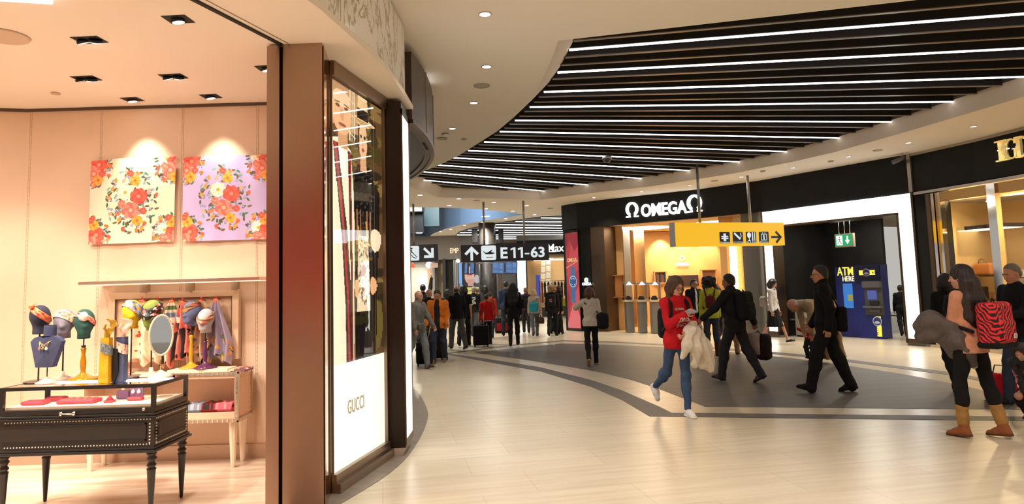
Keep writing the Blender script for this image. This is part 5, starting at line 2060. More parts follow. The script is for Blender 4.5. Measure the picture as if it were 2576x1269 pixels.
# fashion shop with the large white name
YM = 37.0
ma, mb_ = aty(1318, 600, YM), aty(1440, 600, YM)
structure('wall_fashion_fascia', MB().span((aty(1300, 640, YM).x, YM, aty(1380, 640, YM).z), (3.7, YM + .2, aty(1380, 604, YM).z)), M_black)
structure('wall_fashion_soffit', MB().span((aty(1300, 640, YM).x, YM + .05, aty(1380, 604, YM).z), (3.7, YM + .25, CZ)), mat('fashion_grey', (.22, .2, .17), .6))
p = aty(1400, 624, YM - .04)
o = thing('shop_sign', 'large white lit serif name on the far black fascia behind the gate sign', 'sign', p)
ml = lettering('Max.', face_matrix((0, 0, 0), (1, 0, 0)), aty(1422, 624, YM).x - aty(1377, 624, YM).x, .42, M_signw, o, depth=.04, bold=.006)
mb = MB()
hw = (aty(1422, 624, YM).x - aty(1377, 624, YM).x)
for f in (-.47, -.34, -.24, -.13):
    mb.box((hw * f, 0, -.20), (hw * .11, .04, .035))
mb.box((hw * -.46, 0, .2), (hw * .09, .04, .035))
mb.build('serif', M_signw, o)
structure('wall_fashion_back', MB().span((.5, 40.0, 0), (3.7, 40.1, 3.3)), mat('fashion_wall', (.56, .38, .20), .5))
structure('ceiling_fashion', MB().span((.5, YM + .2, 3.05), (3.7, 40, 3.1)), mat('fashion_ceiling', (.6, .5, .36), .7))
tag(MB().span((1.2, 39.6, 2.93), (3.4, 39.8, 3.0)).build('cove_light', glow('fashion_cove', (1, .78, .48), 4), None, True), 'warm cove light at the top of the far fashion shop wall', 'ceiling light')
area('fashion_lamp', (2.0, 38.6, 3.0), .5, 110, (1, .86, .66))
for k in range(10):
    r_, c_ = divmod(k, 2)
    a = aty(1361 + 13 * c_, 738 - r_ * 17, 39.0)
    o = MB().box((a.x + .13, 39.0, a.z + .18 + .06 * c_), (.26, .05, .33), bev=.01).build('glowing_wall_tile', glow('tile_glow', (.95, .80, .52), .75), None, True)
    tag(o, '%s warm glowing tile of the %s column in the far fashion shop' % (ORD[4 - r_], ('left', 'right')[c_]), 'wall tile', 'glowing tiles in the fashion shop')
a, b = aty(1349, 742, 38.4), aty(1358, 692, 38.4)
tag(MB().span((a.x, 38.4, a.z), (b.x, 38.45, b.z)).span((a.x + .03, 38.41, 0), (b.x - .03, 38.44, a.z)).build('video_panel', glow('video_blue', (.08, .09, .40), .8), None, True), 'narrow blue video panel in the far fashion shop', 'screen')
# clothes rails: garments hang one by one
rl = thing('clothes_rail', 'dark clothes rail with garments in the far fashion shop', 'clothes rail', (aty(1395, 760, 37.6).x, 37.6, 0))
mb = MB()
mb.tube([(-.78, 0, .02), (-.78, 0, 1.74), (.78, 0, 1.74), (.78, 0, .02)], .02, 8)
mb.build('rail_frame', M_dark, rl)
MB().box((0, 0, .015), (1.6, .4, .03)).build('base', M_dark, rl)
for k, (dx, c, L_) in enumerate(((-.52, (.35, .06, .05), 1.15), (-.40, (.015, .015, .015), .85), (-.24, (.02, .02, .02), .9), (-.10, (.55, .5, .45), .8), (.05, (.015, .015, .018), 1.0), (.20, (.02, .02, .02), .85), (.34, (.012, .012, .012), .9), (.48, (.05, .04, .04), .8))):
    g = MB().lathe([(.06, -L_), (.055, -L_ * .5), (.065, -.16), (.055, -.07), (.03, -.02), (.012, .0)], (rl.location.x + dx * 1.25, 37.6, 1.72), 10, sy=3.0).build('hanging_garment', mat('garment_%d' % k, c, .8), None, True)
    tag(g, '%s garment from the left on the dark rail in the far fashion shop' % ORD[k], 'garment', 'garments on the far rail')
o = MB().box((aty(1415, 772, 34).x, 34, .66), (.6, .4, .40), bev=.02).build('yellow_pouffe', mat('yellow_seat', (.75, .55, .02), .5), None, True)
tag(o, 'bright yellow box on a dark bench in front of the fashion shop', 'box')
o = MB().box((aty(1407, 790, 34).x, 34, .23), (1.7, .5, .45), bev=.02).build('dark_bench', mat('bench_stone', (.10, .10, .09), .5), None, True)
tag(o, 'low dark bench carrying the yellow box', 'bench')
# second slatted ceiling further back
S2L = [(1362, 548), (1298, 557), (1248, 565), (1208, 572), (1178, 579), (1158, 585), (1150, 591), (1150, 597), (1156, 602)]
S2R = [1420, 1420, 1420, 1420, 1420, 1420, 1420, 1425, 1425]
pts = [atz(u, v, CZ - .03) for u, v in S2L]
far_r = [atz(1425, 549 + 5.6 * k, CZ - .03) for k in range(9)]
poly = [atz(u, v, CZ - .012) for u, v in ((1420, 543), (1362, 545.5), (1298, 554), (1248, 562), (1208, 569), (1178, 576), (1156, 583), (1147, 591), (1147, 598), (1156, 604), (1430, 606), (1432, 590), (1440, 545))]
structure('ceiling_far_recess', MB().prism([(p.x, p.y) for p in poly], CZ - .012, CZ - .004), M_slat)
for k in range(9):
    a, b = atz(*S2L[k], CZ - .06), atz(1424, [549, 558.5, 567, 574, 580, 585.5, 590.5, 595, 600][k], CZ - .06)
    c = (a + b) / 2
    o = thing('ceiling_baffle', '%s lit slat of the distant slatted ceiling, counted from its near edge' % ORD[k], 'ceiling baffle', c, 0, 'lit slats of the distant ceiling')
    o['kind'] = 'thing'
    MB().bar(a - c + Vector((0, 0, .022)), b - c + Vector((0, 0, .022)), .09, .036).build('slat_body', M_slat, o)
    MB().bar(a - c - Vector((0, 0, .008)), b - c - Vector((0, 0, .008)), .085, .02).build('light_strip', M_led, o)
# dark hanging box and bright sign up in the light well
a, b = aty(1030, 585, 29), aty(1064, 534, 29)
structure('wall_well_screen', MB().span((a.x - 2.5, 29, a.z), (b.x, 29.3, b.z + .1)), mat('well_screen', (.02, .02, .022), .5))
structure('wall_well_curtain', MB().span((aty(1064, 560, 30).x, 30, CZ - .0), (aty(1105, 560, 30).x, 30.05, CZ + 1.5)), mat('teal_curtain', (.10, .20, .22), .4))
p = aty(1040, 528, 28.6)
o = thing('upper_sign', 'bright white lit sign high in the blue light well', 'sign', (p.x, 28.6, p.z))
MB().span((-.9, .01, -.1), (.45, .1, .14)).build('sign_box', M_dark, o)
mb = MB()
mb.disc((-.25, 0, .02), .14, (0, -1, 0))
mb.box((.1, 0, .02), (.5, .02, .17), bev=.008)
mb.build('light_face', M_led2, o)
area('well_lamp', (-3.2, 26.5, CZ + 1.4), 1.5, 260, (.9, .95, 1), rot=(R(50), 0, R(-10)))
area('far_hall_lamp', (-4.5, 33, CZ - .05), .3, 130, NEUT2)
area('far_hall_lamp', (-1.0, 26, CZ - .05), .3, 80, NEUT2)
area('far_hall_lamp', (-4.0, 20, CZ - .05), .3, 55, NEUT2)
# ------------------------------------------------------------------ scarves on the boutique wall
def bouquet(pt, cx, cy, rx, ry, seed, dens=1.0):
    """spray of leaves, small blue blossoms, orange tulips and big roses inside an ellipse"""
    g = np.random.RandomState(seed)
    n = int(70 * dens)
    for _ in range(n):
        a, q = g.rand() * 2 * PI, g.rand() ** .5
        x, y = cx + math.cos(a) * q * rx * 1.05, cy + math.sin(a) * q * ry * 1.05
        c = [(60, 96, 62), (92, 74, 34), (70, 128, 96), (108, 90, 40), (120, 170, 170), (84, 64, 40)][g.randint(6)]
        pt.ell(x, y, .028, .012, c, g.rand() * 3)
    for _ in range(int(30 * dens)):
        a, q = g.rand() * 2 * PI, .35 + .65 * g.rand()
        x, y = cx + math.cos(a) * q * rx, cy + math.sin(a) * q * ry
        pt.flower(x, y, .017, (96, 112, 168), (140, 156, 206), (238, 226, 190), 5, g.rand())
    for _ in range(int(14 * dens)):
        a, q = g.rand() * 2 * PI, .6 + .4 * g.rand()
        x, y = cx + math.cos(a) * q * rx, cy + math.sin(a) * q * ry
        pt.ell(x, y, .020, .030, [(238, 120, 66), (240, 150, 70), (226, 92, 64), (240, 170, 150)][g.randint(4)], g.rand() * 3)
    for dx, dy, r, k in ((-.28, .25, .085, 0), (.25, .12, .095, 1), (-.05, -.32, .095, 2), (.1, .62, .06, 3), (.22, -.65, .06, 3), (-.4, -.1, .045, 2), (.45, -.35, .04, 1), (-.1, .85, .038, 1)):
        if g.rand() < .35 + .65 * min(1, dens):
            cols = [((246, 222, 200), (252, 238, 220), (240, 170, 50)), ((232, 92, 70), (214, 70, 58), (246, 140, 110)), ((240, 140, 120), (226, 104, 90), (246, 176, 150)), ((244, 176, 56), (236, 150, 40), (200, 100, 30))][k]
            pt.flower(cx + dx * rx, cy + dy * ry, r, *cols, 8, g.rand())


def wall_scarf(label, bg, tl, tr, br, bl, seed):
    pt = Paint(170, 176, bg)
    bouquet(pt, .50, .50, .29, .37, seed, 1.7)
    for k, (x, y) in enumerate(((.05, .92), (.95, .92), (.04, .08), (.95, .08))):
        bouquet(pt, x, y, .20, .24, seed + 3 + k, 1.2)
    P = [aty(*q, 6.775) for q in (bl, br, tr, tl)]

    def fn(x, y):
        p = P[0] * ((1 - x) * (1 - y)) + P[1] * (x * (1 - y)) + P[2] * (x * y) + P[3] * ((1 - x) * y)
        return (p.x, p.y - .006 * math.sin(x * 9 + seed) - .012 * abs(y - .5) * math.sin(x * 23), p.z + .006 * math.sin(x * 7 + seed) * y)
    o = link('silk_scarf', paint_mesh('silk_scarf', pt, fn, .003), painted('silk', .45))
    recentre(o)
    tag(o, label, 'scarf')


wall_scarf('cream silk scarf with flower bouquets hung flat on the wall', (246, 230, 206), (228, 404), (443, 393), (437, 608), (221, 616), 11)
wall_scarf('lilac silk scarf with flower bouquets hung beside the steel pillar', (190, 172, 222), (461, 395), (672, 388), (674, 602), (457, 608), 11)

# metal shelf over the padded panel
a, b = aty(196, 713, 6.45), aty(650, 704, 6.45)
zs = (a.z + b.z) / 2
o = thing('wall_shelf', 'long thin metal shelf fixed above the padded panel', 'shelf', ((a.x + b.x) / 2, 6.62, zs))
hw = (b.x - a.x) / 2
MB().span((-hw, -.17, -.012), (hw, .17, .022), bev=.004).build('shelf_board', mat('shelf_satin', (.70, .56, .44), .22, .9), o)
MB().span((-hw + .02, -.15, -.0165), (hw - .02, .12, -.0125)).build('light_strip', glow('shelf_led', (1, .80, .55), 1.5), o)
for x in (-hw * .42, hw * .1, hw * .62):
    MB().span((x - .012, .02, -.10), (x + .012, .17, -.013)).build('bracket', mat('bracket_tan', (.45, .33, .24), .4, .5), o)
# padded panel with pegs
yp = 6.78
a, b = aty(276, 912, yp), aty(605, 728, yp)
o = thing('padded_panel', 'peach padded panel with buttons in a wide wooden frame', 'panel', ((a.x + b.x) / 2, yp, a.z))
hw, hh = (b.x - a.x) / 2, b.z - a.z
fw = .065
mb = MB()
mb.span((-hw, -.045, 0), (hw, .02, fw))
mb.span((-hw, -.045, hh - fw), (hw, .02, hh))
mb.span((-hw, -.045, fw), (-hw + fw, .02, hh - fw))
mb.span((hw - fw, -.045, fw), (hw, .02, hh - fw))
mb.build('frame', mat('panel_frame', (.74, .52, .36), .5), o)
mb = MB()
for (x0, z0, x1, z1) in ((-hw + fw, fw, hw - fw, fw + .006), (-hw + fw, hh - fw - .006, hw - fw, hh - fw), (-hw + fw, fw, -hw + fw + .006, hh - fw), (hw - fw - .006, fw, hw - fw, hh - fw)):
    mb.span((x0, -.048, z0), (x1, -.03, z1))
mb.build('piping', mat('panel_piping', (.12, .06, .03), .6), o)
# quilting: a grid that dips at its buttons
nx_, nz_ = 60, 34
vs, fs = [], []
for j in range(nz_ + 1):
    for i in range(nx_ + 1):
        x = -hw + fw + (2 * hw - 2 * fw) * i / nx_
        z = fw + (hh - 2 * fw) * j / nz_
        d = .014 * abs(math.sin(PI * i / 10) * math.sin(PI * j / 8.5)) ** .4
        vs.append((x, -.012 - d, z))
for j in range(nz_):
    for i in range(nx_):
        k = j * (nx_ + 1) + i
        fs.append((k, k + 1, k + nx_ + 2, k + nx_ + 1))
MB().add(vs, fs, 0, True).build('padding', mat('panel_padding', (.76, .52, .34), .75), o)
PEG = {}
for u, v in ((365, 757), (403, 757), (440, 757), (466, 760), (513, 757), (550, 754)):
    p = aty(u, v, 6.72)
    pg = MB(Matrix.Translation(p - Vector(o.location))).tube([(0, .05, 0), (0, -.04, .01), (0, -.055, .035)], [.005, .006, .009], 8).build('peg', mat('red_peg', (.62, .07, .03), .35), o)
    PEG[u] = p


def hanging_scarf(label, u, w_, L_, cols, seed, band=None, knot=(230, 120, 90)):
    """scarf gathered at its peg, opening into folds and pointed tails"""
    g = np.random.RandomState(seed)
    pt = Paint(44, 64, cols[0])
    if band:
        for (y0, y1, c) in band:
            pt.rect(0, y0, 1, y1, c)
    for _ in range(90):
        if len(cols) > 1:
            x, y = g.rand(), g.rand()
            if seed % 2 or y < .45:
                pt.ell(x, y, .02 + .05 * g.rand(), .012 + .03 * g.rand(), cols[1 + g.randint(len(cols) - 1)], g.rand() * 3)
    pt.rect(0, .96, 1, 1, knot)
    p = PEG[u]
    ph = g.rand(4) * 6

    def fn(x, y):
        d = 1 - y
        ww = w_ * (.10 + .9 * min(1, d * 1.5) ** .8)
        s_ = x - .5
        jag = .10 * abs(math.sin(x * 2.5 * PI + ph[0])) + .08 * math.sin(x * 5 + ph[1])
        z = p.z + .01 - d * L_ * (1 - jag * d)
        X = p.x + s_ * ww + .02 * d * math.sin(5 * d + ph[2])
        Y = p.y - .05 - .03 * math.cos(x * 6 * PI + ph[3]) * min(1, d * 2) - .02
        return (X, Y, z)
    o = link('hanging_scarf', paint_mesh('hanging_scarf', pt, fn, .004), painted('silk', .45), None)
    o.data.polygons.foreach_set('use_smooth', [True] * len(o.data.polygons))
    recentre(o)
    tag(o, label, 'scarf', 'scarves hanging on the padded panel')


hanging_scarf('cream scarf with red berries hanging behind the golden hand and yellow head', 365, .36, .60, [(244, 208, 178), (92, 110, 70), (206, 70, 50), (244, 208, 178), (250, 220, 190), (250, 222, 196)], 3)
hanging_scarf('plain blush scarf hanging behind the olive green head', 403, .30, .62, [(240, 198, 166), (232, 186, 152)], 5)
hanging_scarf('white floral and black scarf hanging right of the oval mirror', 440, .30, .62, [(24, 20, 22), (30, 26, 28)], 6, ((.62, 1, (214, 204, 180)), (.72, .80, (120, 130, 150)), (.85, .9, (90, 110, 70))))
hanging_scarf('coral pink scarf with black edge hanging behind the blue head', 466, .26, .60, [(226, 126, 112), (232, 140, 124), (36, 26, 28), (220, 112, 100)], 7)
hanging_scarf('multicoloured floral scarf hanging behind the pale grey head', 513, .22, .66, [(190, 150, 120), (90, 100, 130), (226, 110, 60), (60, 60, 70), (230, 200, 160), (70, 90, 60)], 9)
hanging_scarf('lilac scarf with orange flowers on the rightmost peg of the panel', 550, .30, .66, [(158, 144, 168), (240, 140, 60), (244, 170, 50), (110, 120, 90), (60, 56, 66), (210, 180, 160)], 8)

# ------------------------------------------------------------------ console with acrylic legs
yc0, yc1 = 6.42, 6.76
xr = aty(597, 1000, yc0).x
xl = -4.02
zt_ = aty(597, 938, yc0).z
zb_ = aty(592, 1061, yc0).z
co = thing('console_cabinet', 'low peach console with studded metal edges and clear tapered legs', 'cabinet', ((xl + xr) / 2, (yc0 + yc1) / 2, .012))
hw, hd = (xr - xl) / 2, (yc1 - yc0) / 2
M_peach = mat('peach_panel', (.76, .53, .37), .5)
M_stud = mat('studded_metal', (.62, .52, .42), .3, .85)
z0, z1 = zb_ - .012, zt_ - .012
MB().span((-hw, -hd, z0), (hw, hd, z0 + .03)).build('bottom_board', M_peach, co)
MB().span((-hw, -hd, z1 - .05), (hw, hd, z1)).build('top_board', M_peach, co)
MB().span((-hw, hd - .02, z0 + .031), (hw, hd, z1 - .051)).build('back_panel', M_peach, co)
for x in (-hw, -.35, hw - .025):
    MB().span((x, -hd, z0 + .031), (x + .025, hd - .021, z1 - .051)).build('side_panel', M_peach, co)
MB().span((-.31, -hd + .005, z0 + .031), (hw - .03, -hd + .02, z0 + .085)).build('drawer_front', mat('tray_front', (.80, .58, .42), .5), co)
mb = MB()
e = .013
for (x0, x1, zz_) in ((-hw - e, hw + e, z1 - .02), (-hw - e, hw + e, z0 - .005)):
    mb.span((x0, -hd - e, zz_), (x1, -hd - .001, zz_ + .03))
    mb.span((hw + .001, -hd - e, zz_), (hw + e, hd, zz_ + .03))
    k = int((x1 - x0) / .045)
    for i in range(k):
        mb.box((x0 + .02 + i * .045, -hd - e - .003, zz_ + .015), (.010, .006, .028), mi=1)
    for i in range(7):
        mb.box((hw + e + .003, -hd + .03 + i * .047, zz_ + .015), (.006, .010, .028), mi=1)
for (x, y) in ((hw + .002, -hd - e / 2), (hw + .002, hd - .01)):
    mb.box((x, y, (z0 + z1) / 2), (.03, .02, z1 - z0 - .02))
    for i in range(9):
        mb.box((x, y - .012, z0 + .05 + i * .045), (.012, .006, .012), mi=1)
mb.build('edge_trim', [M_stud, mat('stud_bright', (.95, .86, .74), .25, .9)], co)
M_acr = glass('acrylic', (1, .93, .82), refl=.3)
for sx in (-1, 1):
    for sy in (-1, 1):
        MB(Matrix.Translation((sx * (hw - .06), sy * (hd - .06), 0))).lathe([(.018, 0), (.022, .02), (.042, z0 - .03), (.042, z0 - .001)], n=8, smooth=False).build('leg', mat('acrylic_leg', (.88, .74, .56), .15, spec=.8), co)
# folded scarves in the open tray, brochures on top
for k, (u, c, lbl) in enumerate(((527, (30, 16, 18), 'folded black and red scarf in the console tray'), (563, (206, 96, 110), 'folded rose pink scarf in the console tray'), (487, (126, 138, 158), 'folded grey blue scarf at the left end of the console tray'))):
    p = aty(u, 1032, yc0 + .06)
    pt = Paint(24, 16, c)
    g = np.random.RandomState(k + 20)
    for _ in range(18):
        pt.ell(g.rand(), g.rand(), .12, .08, [(150, 34, 30), (236, 150, 160), (170, 180, 196)][k], g.rand() * 3)
    o = link('folded_scarf', paint_mesh('folded_scarf', pt, lambda x, y: (p.x + (x - .5) * .155, p.y + (y - .1) * .2, zb_ + .155 + .005 * math.sin(x * 12 + k) * math.sin(y * 8) - .05 * (y < .04)), .02), painted('silk', .45))
    recentre(o)
    tag(o, lbl, 'scarf', 'folded scarves in the console')
    MB_ = MB().span((p.x - .078, p.y, zb_ + .021), (p.x + .078, p.y + .16, zb_ + .118), bev=.01).build('folded_stack', painted('silk', .45) if False else mat('stack_%d' % k, rgb(*c), .6), None, True)
    tag(MB_, 'lower folds under the ' + lbl, 'scarf', 'folded scarf stacks in the console')
p0, p1 = aty(425, 940, yc0 + .06), aty(566, 925, yc0 + .3)
o = MB().span((aty(420, 940, yc0 + .05).x, yc0 + .05, zt_ + .001), (aty(572, 930, yc0 + .05).x, yc0 + .28, zt_ + .032), bev=.004).build('display_board', mat('board_cream', (.85, .66, .50), .5), None, True)
tag(o, 'cream plinth board on the console under two display heads', 'board')
zboard = zt_ + .033
for k, (u0, u1, c, lbl) in enumerate(((556, 600, (214, 150, 130), 'flat pink folded scarf lying at the right end of the console'), (600, 628, (120, 84, 110), 'small purple and pink scarf at the console corner'), (258, 330, (200, 120, 100), 'flat coral folded scarf on the console behind the amber stand'))):
    pt = Paint(26, 12, c)
    g = np.random.RandomState(k)
    for _ in range(16):
        pt.ell(g.rand(), g.rand(), .1, .12, [(240, 190, 170), (90, 50, 80), (226, 90, 80), (236, 206, 180)][g.randint(4)], g.rand() * 3)
    xa, xb = aty(u0, 930, yc0 + .15).x, aty(u1, 930, yc0 + .15).x
    o = link('flat_scarf', paint_mesh('flat_scarf', pt, lambda x, y: (xa + .02 + (xb - xa - .03) * x, yc0 + .06 + .22 * y if k < 2 else yc0 + .08 + .15 * y, zt_ + .02 + .010 * math.sin(x * 9 + k)), .018), painted('silk', .45))
    recentre(o)
    tag(o, lbl, 'scarf', 'flat scarves on the console')

# ------------------------------------------------------------------ black glazed display table
yf, yb = 5.10, 5.62
xr = aty(389, 1000, yf).x
xl = aty(-2, 1000, yf).x
zt_t = aty(392, 966, yf).z
tb = thing('display_table', 'black glazed jewellery table with pearl studded apron and turned legs', 'display table', ((xl + xr) / 2, (yf + yb) / 2, .012))
hw, hd = (xr - xl) / 2, (yb - yf) / 2
zz = lambda v: aty(300, v, yf).z - .012
zt_ = zt_t - .012
zc = zz(1041)            # underside of the glass case frame
za0, za1 = zz(1127), zz(1052)
M_blk = mat('black_lacquer', (.014, .012, .011), .28)
M_blk2 = mat('black_paint_panel', (.020, .017, .016), .4)
M_pearl = mat('pearl_stud', (.92, .86, .76), .2, .3)
mb = MB()
fz = .026
mb.span((-hw, -hd, zt_ - fz), (hw, -hd + .03, zt_))
mb.span((-hw, hd - .03, zt_ - fz), (hw, hd, zt_))
mb.span((-hw, -hd + .03, zt_ - fz), (-hw + .03, hd - .03, zt_))
mb.span((hw - .03, -hd + .03, zt_ - fz), (hw, hd - .03, zt_))
zg = zz(1027)
for x in (-hw, hw - .028):
    for y in (-hd, hd - .028):
        mb.span((x, y, zg), (x + .028, y + .028, zt_ - fz))
mb.span((-hw, -hd, zc), (hw, hd, zg), bev=.003)
mb.build('case_frame', M_blk, tb)
MB().span((-hw + .03, -hd + .03, zg + .001), (hw - .03, hd - .03, zg + .02)).build('display_bed', mat('bed_ivory', (.92, .82, .66), .6), tb)
gl = MB()
for (p_, q_) in (((-hw + .028, -hd + .012), (hw - .028, -hd + .012)), ((-hw + .028, hd - .012), (hw - .028, hd - .012)), ((hw - .012, -hd + .028), (hw - .012, hd - .028)), ((-hw + .012, -hd + .028), (-hw + .012, hd - .028))):
    gl.add([(*p_, zg), (*q_, zg), (*q_, zt_ - fz), (*p_, zt_ - fz)], [(0, 1, 2, 3)])
gl.build('glass_sides', glass('case_glass', refl=.08), tb)
MB().span((-hw + .03, -hd + .03, zt_ - .008), (hw - .03, hd - .03, zt_ - .001)).build('glass_top', glass('case_top_glass', (1, .97, .92), refl=.3), tb)
MB().span((-hw + .03, -hd + .031, zt_ - .024), (hw - .03, -hd + .045, zt_ - .014)).build('light_strip', glow('case_led', (1, .90, .72), 34), tb)
mb = MB()
mb.span((-hw - .012, -hd - .012, zc - .022), (hw + .012, hd + .012, zc - .002), bev=.006)
mb.span((-hw - .022, -hd - .022, za1), (hw + .022, hd + .022, zc - .023), bev=.006)
mb.build('upper_moulding', M_blk, tb)
mb = MB()
mb.span((-hw, -hd, za0), (hw, hd, za1))
mb.build('apron', M_blk2, tb)
mb = MB()
for sgn in (-1,):
    y = -hd - .006
    for (x0, zA, x1, zB) in ((-hw + .03, za0 + .045, hw - .055, za0 + .055), (-hw + .03, za1 - .05, hw - .055, za1 - .04), (hw - .065, za0 + .045, hw - .055, za1 - .04)):
        mb.span((x0, y, zA), (x1, -hd - .0005, zB))
mb.span((hw + .0005, -hd + .06, za0 + .045), (hw + .006, hd - .06, za0 + .053))
mb.span((hw + .0005, -hd + .06, za1 - .048), (hw + .006, hd - .06, za1 - .04))
mb.build('panel_moulding', M_blk, tb)
mb = MB()
st = .0225
nst = int((2 * hw - .06) / st)
for zz_ in (za0 + .018, za1 - .014):
    for i in range(nst):
        x = hw - .03 - i * st
        mb.lathe([(.0055, 0), (.0055, .002), (.003, .005)], (0, 0, 0), 6)
        for q in range(len(mb.v) - 18, len(mb.v)):
            vx, vy, vz = mb.v[q]
            mb.v[q] = (x + vx, -hd - vz, zz_ + vy)
for i in range(int((za1 - za0 - .04) / st)):
    zq = za0 + .018 + (i + .5) * st
    mb.box((hw - .03, -hd - .002, zq), (.010, .005, .010))
    for y in (-hd + .03, hd - .03):
        mb.box((hw + .002, y, zq), (.005, .010, .010))
for zz_ in (za0 + .018, za1 - .014):
    for i in range(int((2 * hd - .06) / st) + 1):
        mb.box((hw + .002, -hd + .03 + i * st, zz_), (.005, .009, .009))
mb.build('pearl_studs', M_pearl, tb)
mb = MB()
mb.span((-hw - .012, -hd - .012, za0 - .018), (hw + .012, hd + .012, za0 - .0005), bev=.005)
mb.span((-hw - .026, -hd - .026, za0 - .04), (hw + .026, hd + .026, za0 - .019), bev=.008)
mb.build('lower_moulding', M_blk, tb)
zl = za0 - .041
for sx in (-1, 1):
    for sy in (-1, 1):
        MB(Matrix.Translation((sx * (hw - .03), sy * (hd - .03), 0))).lathe([(.010, 0), (.013, .01), (.030, zl - .13), (.034, zl - .12), (.022, zl - .11), (.032, zl - .10), (.034, zl - .09), (.022, zl - .075), (.028, zl - .06), (.038, zl - .045), (.026, zl - .03), (.036, zl - .015), (.036, zl)], n=18).build('leg', M_blk, tb)
xh = aty(175, 1037, yf).x - tb.location.x
hb = MB()
hb.tube([(xh - .048, -hd - .028, (zc + zg) / 2 - .008), (xh + .048, -hd - .028, (zc + zg) / 2 - .012)], .006, 8)
for x in (xh - .048, xh + .048):
    hb.lathe([(.011, -.012), (.012, 0), (.011, .012)], (x, -hd - .024, (zc + zg) / 2 - .008), 10)
    hb.box((x, -hd - .012, (zc + zg) / 2 + .002), (.014, .024, .012), bev=.003)
hb.build('handle', M_chrome, tb)
xk = aty(362, 1036, yf).x - tb.location.x
MB(Matrix.Translation((xk, -hd - .004, (zc + zg) / 2 + .004)) @ Matrix.Rotation(R(90), 4, 'X')).lathe([(.012, -.004), (.012, .003), (.007, .005)], n=14).build('lock', mat('lock_brass', (.6, .5, .38), .3, .9), tb)
tx = hw + .004
MB().span((tx, -hd + .028, (za0 + za1) / 2 - .03), (tx + .006, -hd + .055, (za0 + za1) / 2 + .03)).build('side_latch', M_dark, tb)
# jewellery pads on the ivory bed
zbed = zg + .012 + .021
M_pad = mat('cherry_velvet', (.42, .035, .06), .6)
M_pad2 = mat('plum_velvet', (.16, .06, .15), .6)
for k, (u, v, w_, d_, h_, m, lbl, kind) in enumerate(((90, 1016, .17, .10, .028, M_pad, 'long cherry velvet jewellery tray, leftmost in the glass table', 'tray'), (142, 1004, .14, .09, .03, M_pad, 'small cherry velvet tray behind the leftmost tray', 'tray'), (200, 1014, .28, .13, .03, M_pad, 'large grooved cherry velvet bracelet tray in the glass table', 'slots'), (276, 1013, .068, .06, .018, M_pad, 'tiny cherry ring cone stand in the glass table', 'cone'), (341, 1006, .115, .05, .028, M_pad, 'cherry earring stand with two pearls in the glass table', 'earring'), (312, 1001, .10, .06, .065, M_pad2, 'plum velvet block behind the earring stand', 'block'))):
    yy = yf + {'tray': .14, 'slots': .16, 'cone': .14, 'earring': .2, 'block': .3}[kind] + (.16 if k == 1 else 0)
    p = aty(u, v, yy)
    o = thing('jewellery_' + ('stand' if kind in ('cone', 'earring', 'block') else 'tray'), lbl, 'jewellery stand' if kind in ('cone', 'earring', 'block') else 'jewellery tray', (p.x, yy, zbed), 0, 'jewellery stands in the glass table')
    MB().box((0, 0, h_ / 2), (w_, d_, h_), bev=min(.012, h_ * .4)).build('pad', m, o)
    if kind == 'slots':
        for q in range(4):
            MB().box((-.09 + q * .06, 0, h_ + .002), (.016, d_ * .8, .008), R(-25), bev=.002).build('bracelet', mat('silver_bright', (.9, .85, .8), .15, 1.0), o)
    elif kind == 'cone':
        MB().lathe([(.028, 0), (.008, .03), (.010, .036)], (0, 0, h_ - .001), 14).build('ring_cone', m, o)
    elif kind == 'earring':
        MB().box((0, .02, .07), (.10, .012, .085), bev=.004).build('back_pad', M_pad2, o)
        for x in (-.022, .022):
            MB().lathe([(.004, .0), (.013, .006), (.014, .018), (.006, .03), (.002, .034)], (x, .004, .05), 12).build('pearl', M_pearl, o)
    elif kind == 'tray':
        MB().box((0, 0, h_ + .001), (w_ * .8, d_ * .6, .004), bev=.001).build('tray_bed', m, o)
TT = zt_t + .0008            # top of the table


# ------------------------------------------------------------------ display heads
def head_mesh(s_, yaw):
    """faceless velvet head: cranium, jaw, brow line, neck; looks along -Y before the turn"""
    b = Blob(.006 * s_)
    q = Matrix.Rotation(R(0), 3, 'X')
    b.ell((0, .012 * s_, .15 * s_), (.078 * s_, .096 * s_, .092 * s_))
    b.ell((0, -.030 * s_, .10 * s_), (.060 * s_, .066 * s_, .084 * s_), k=.04)
    b.cap((0, -.080 * s_, .13 * s_), (0, -.098 * s_, .095 * s_), .008 * s_, .014 * s_, k=.03)
    b.ell((0, -.062 * s_, .035 * s_), (.030 * s_, .024 * s_, .022 * s_), k=.04)
    b.cap((0, .02 * s_, .07 * s_), (0, .028 * s_, -.03 * s_), .048 * s_, .050 * s_, k=.02)
    b.cut((0, 0, -.01 * s_), (0, 0, -1))
    me = b.mesh('head')
    me.transform(Matrix.Rotation(yaw, 4, 'Z'))
    return me


def wrap_band(me, pitch, rollx, yaw, z, wdt, pt, off=.006, zc=None):
    """strip of cloth laid round a head mesh: a tilted ring pushed onto the surface by ray casting"""
    bm = bmesh.new()
    bm.from_mesh(me)
    tree = BVHTree.FromBMesh(bm)
    bm.free()
    Mx = Matrix.Rotation(yaw, 3, 'Z') @ Matrix.Rotation(rollx, 3, 'Y') @ Matrix.Rotation(pitch, 3, 'X')
    c = Vector((0, .01, z))

    def fn(x, y):
        a = 2 * PI * x
        d = Mx @ Vector((math.cos(a), math.sin(a), 0))
        up = Mx @ Vector((0, 0, 1))
        o = c + up * ((y - .5) * wdt)
        h = tree.ray_cast(o + d * .4, -d)
        p = h[0] if h[0] else o + d * .05
        p = p + d * (off + .006 * math.sin(x * 40 + 9 * y) * math.sin(PI * y))
        return tuple(p)
    return paint_mesh('headband', pt, fn)


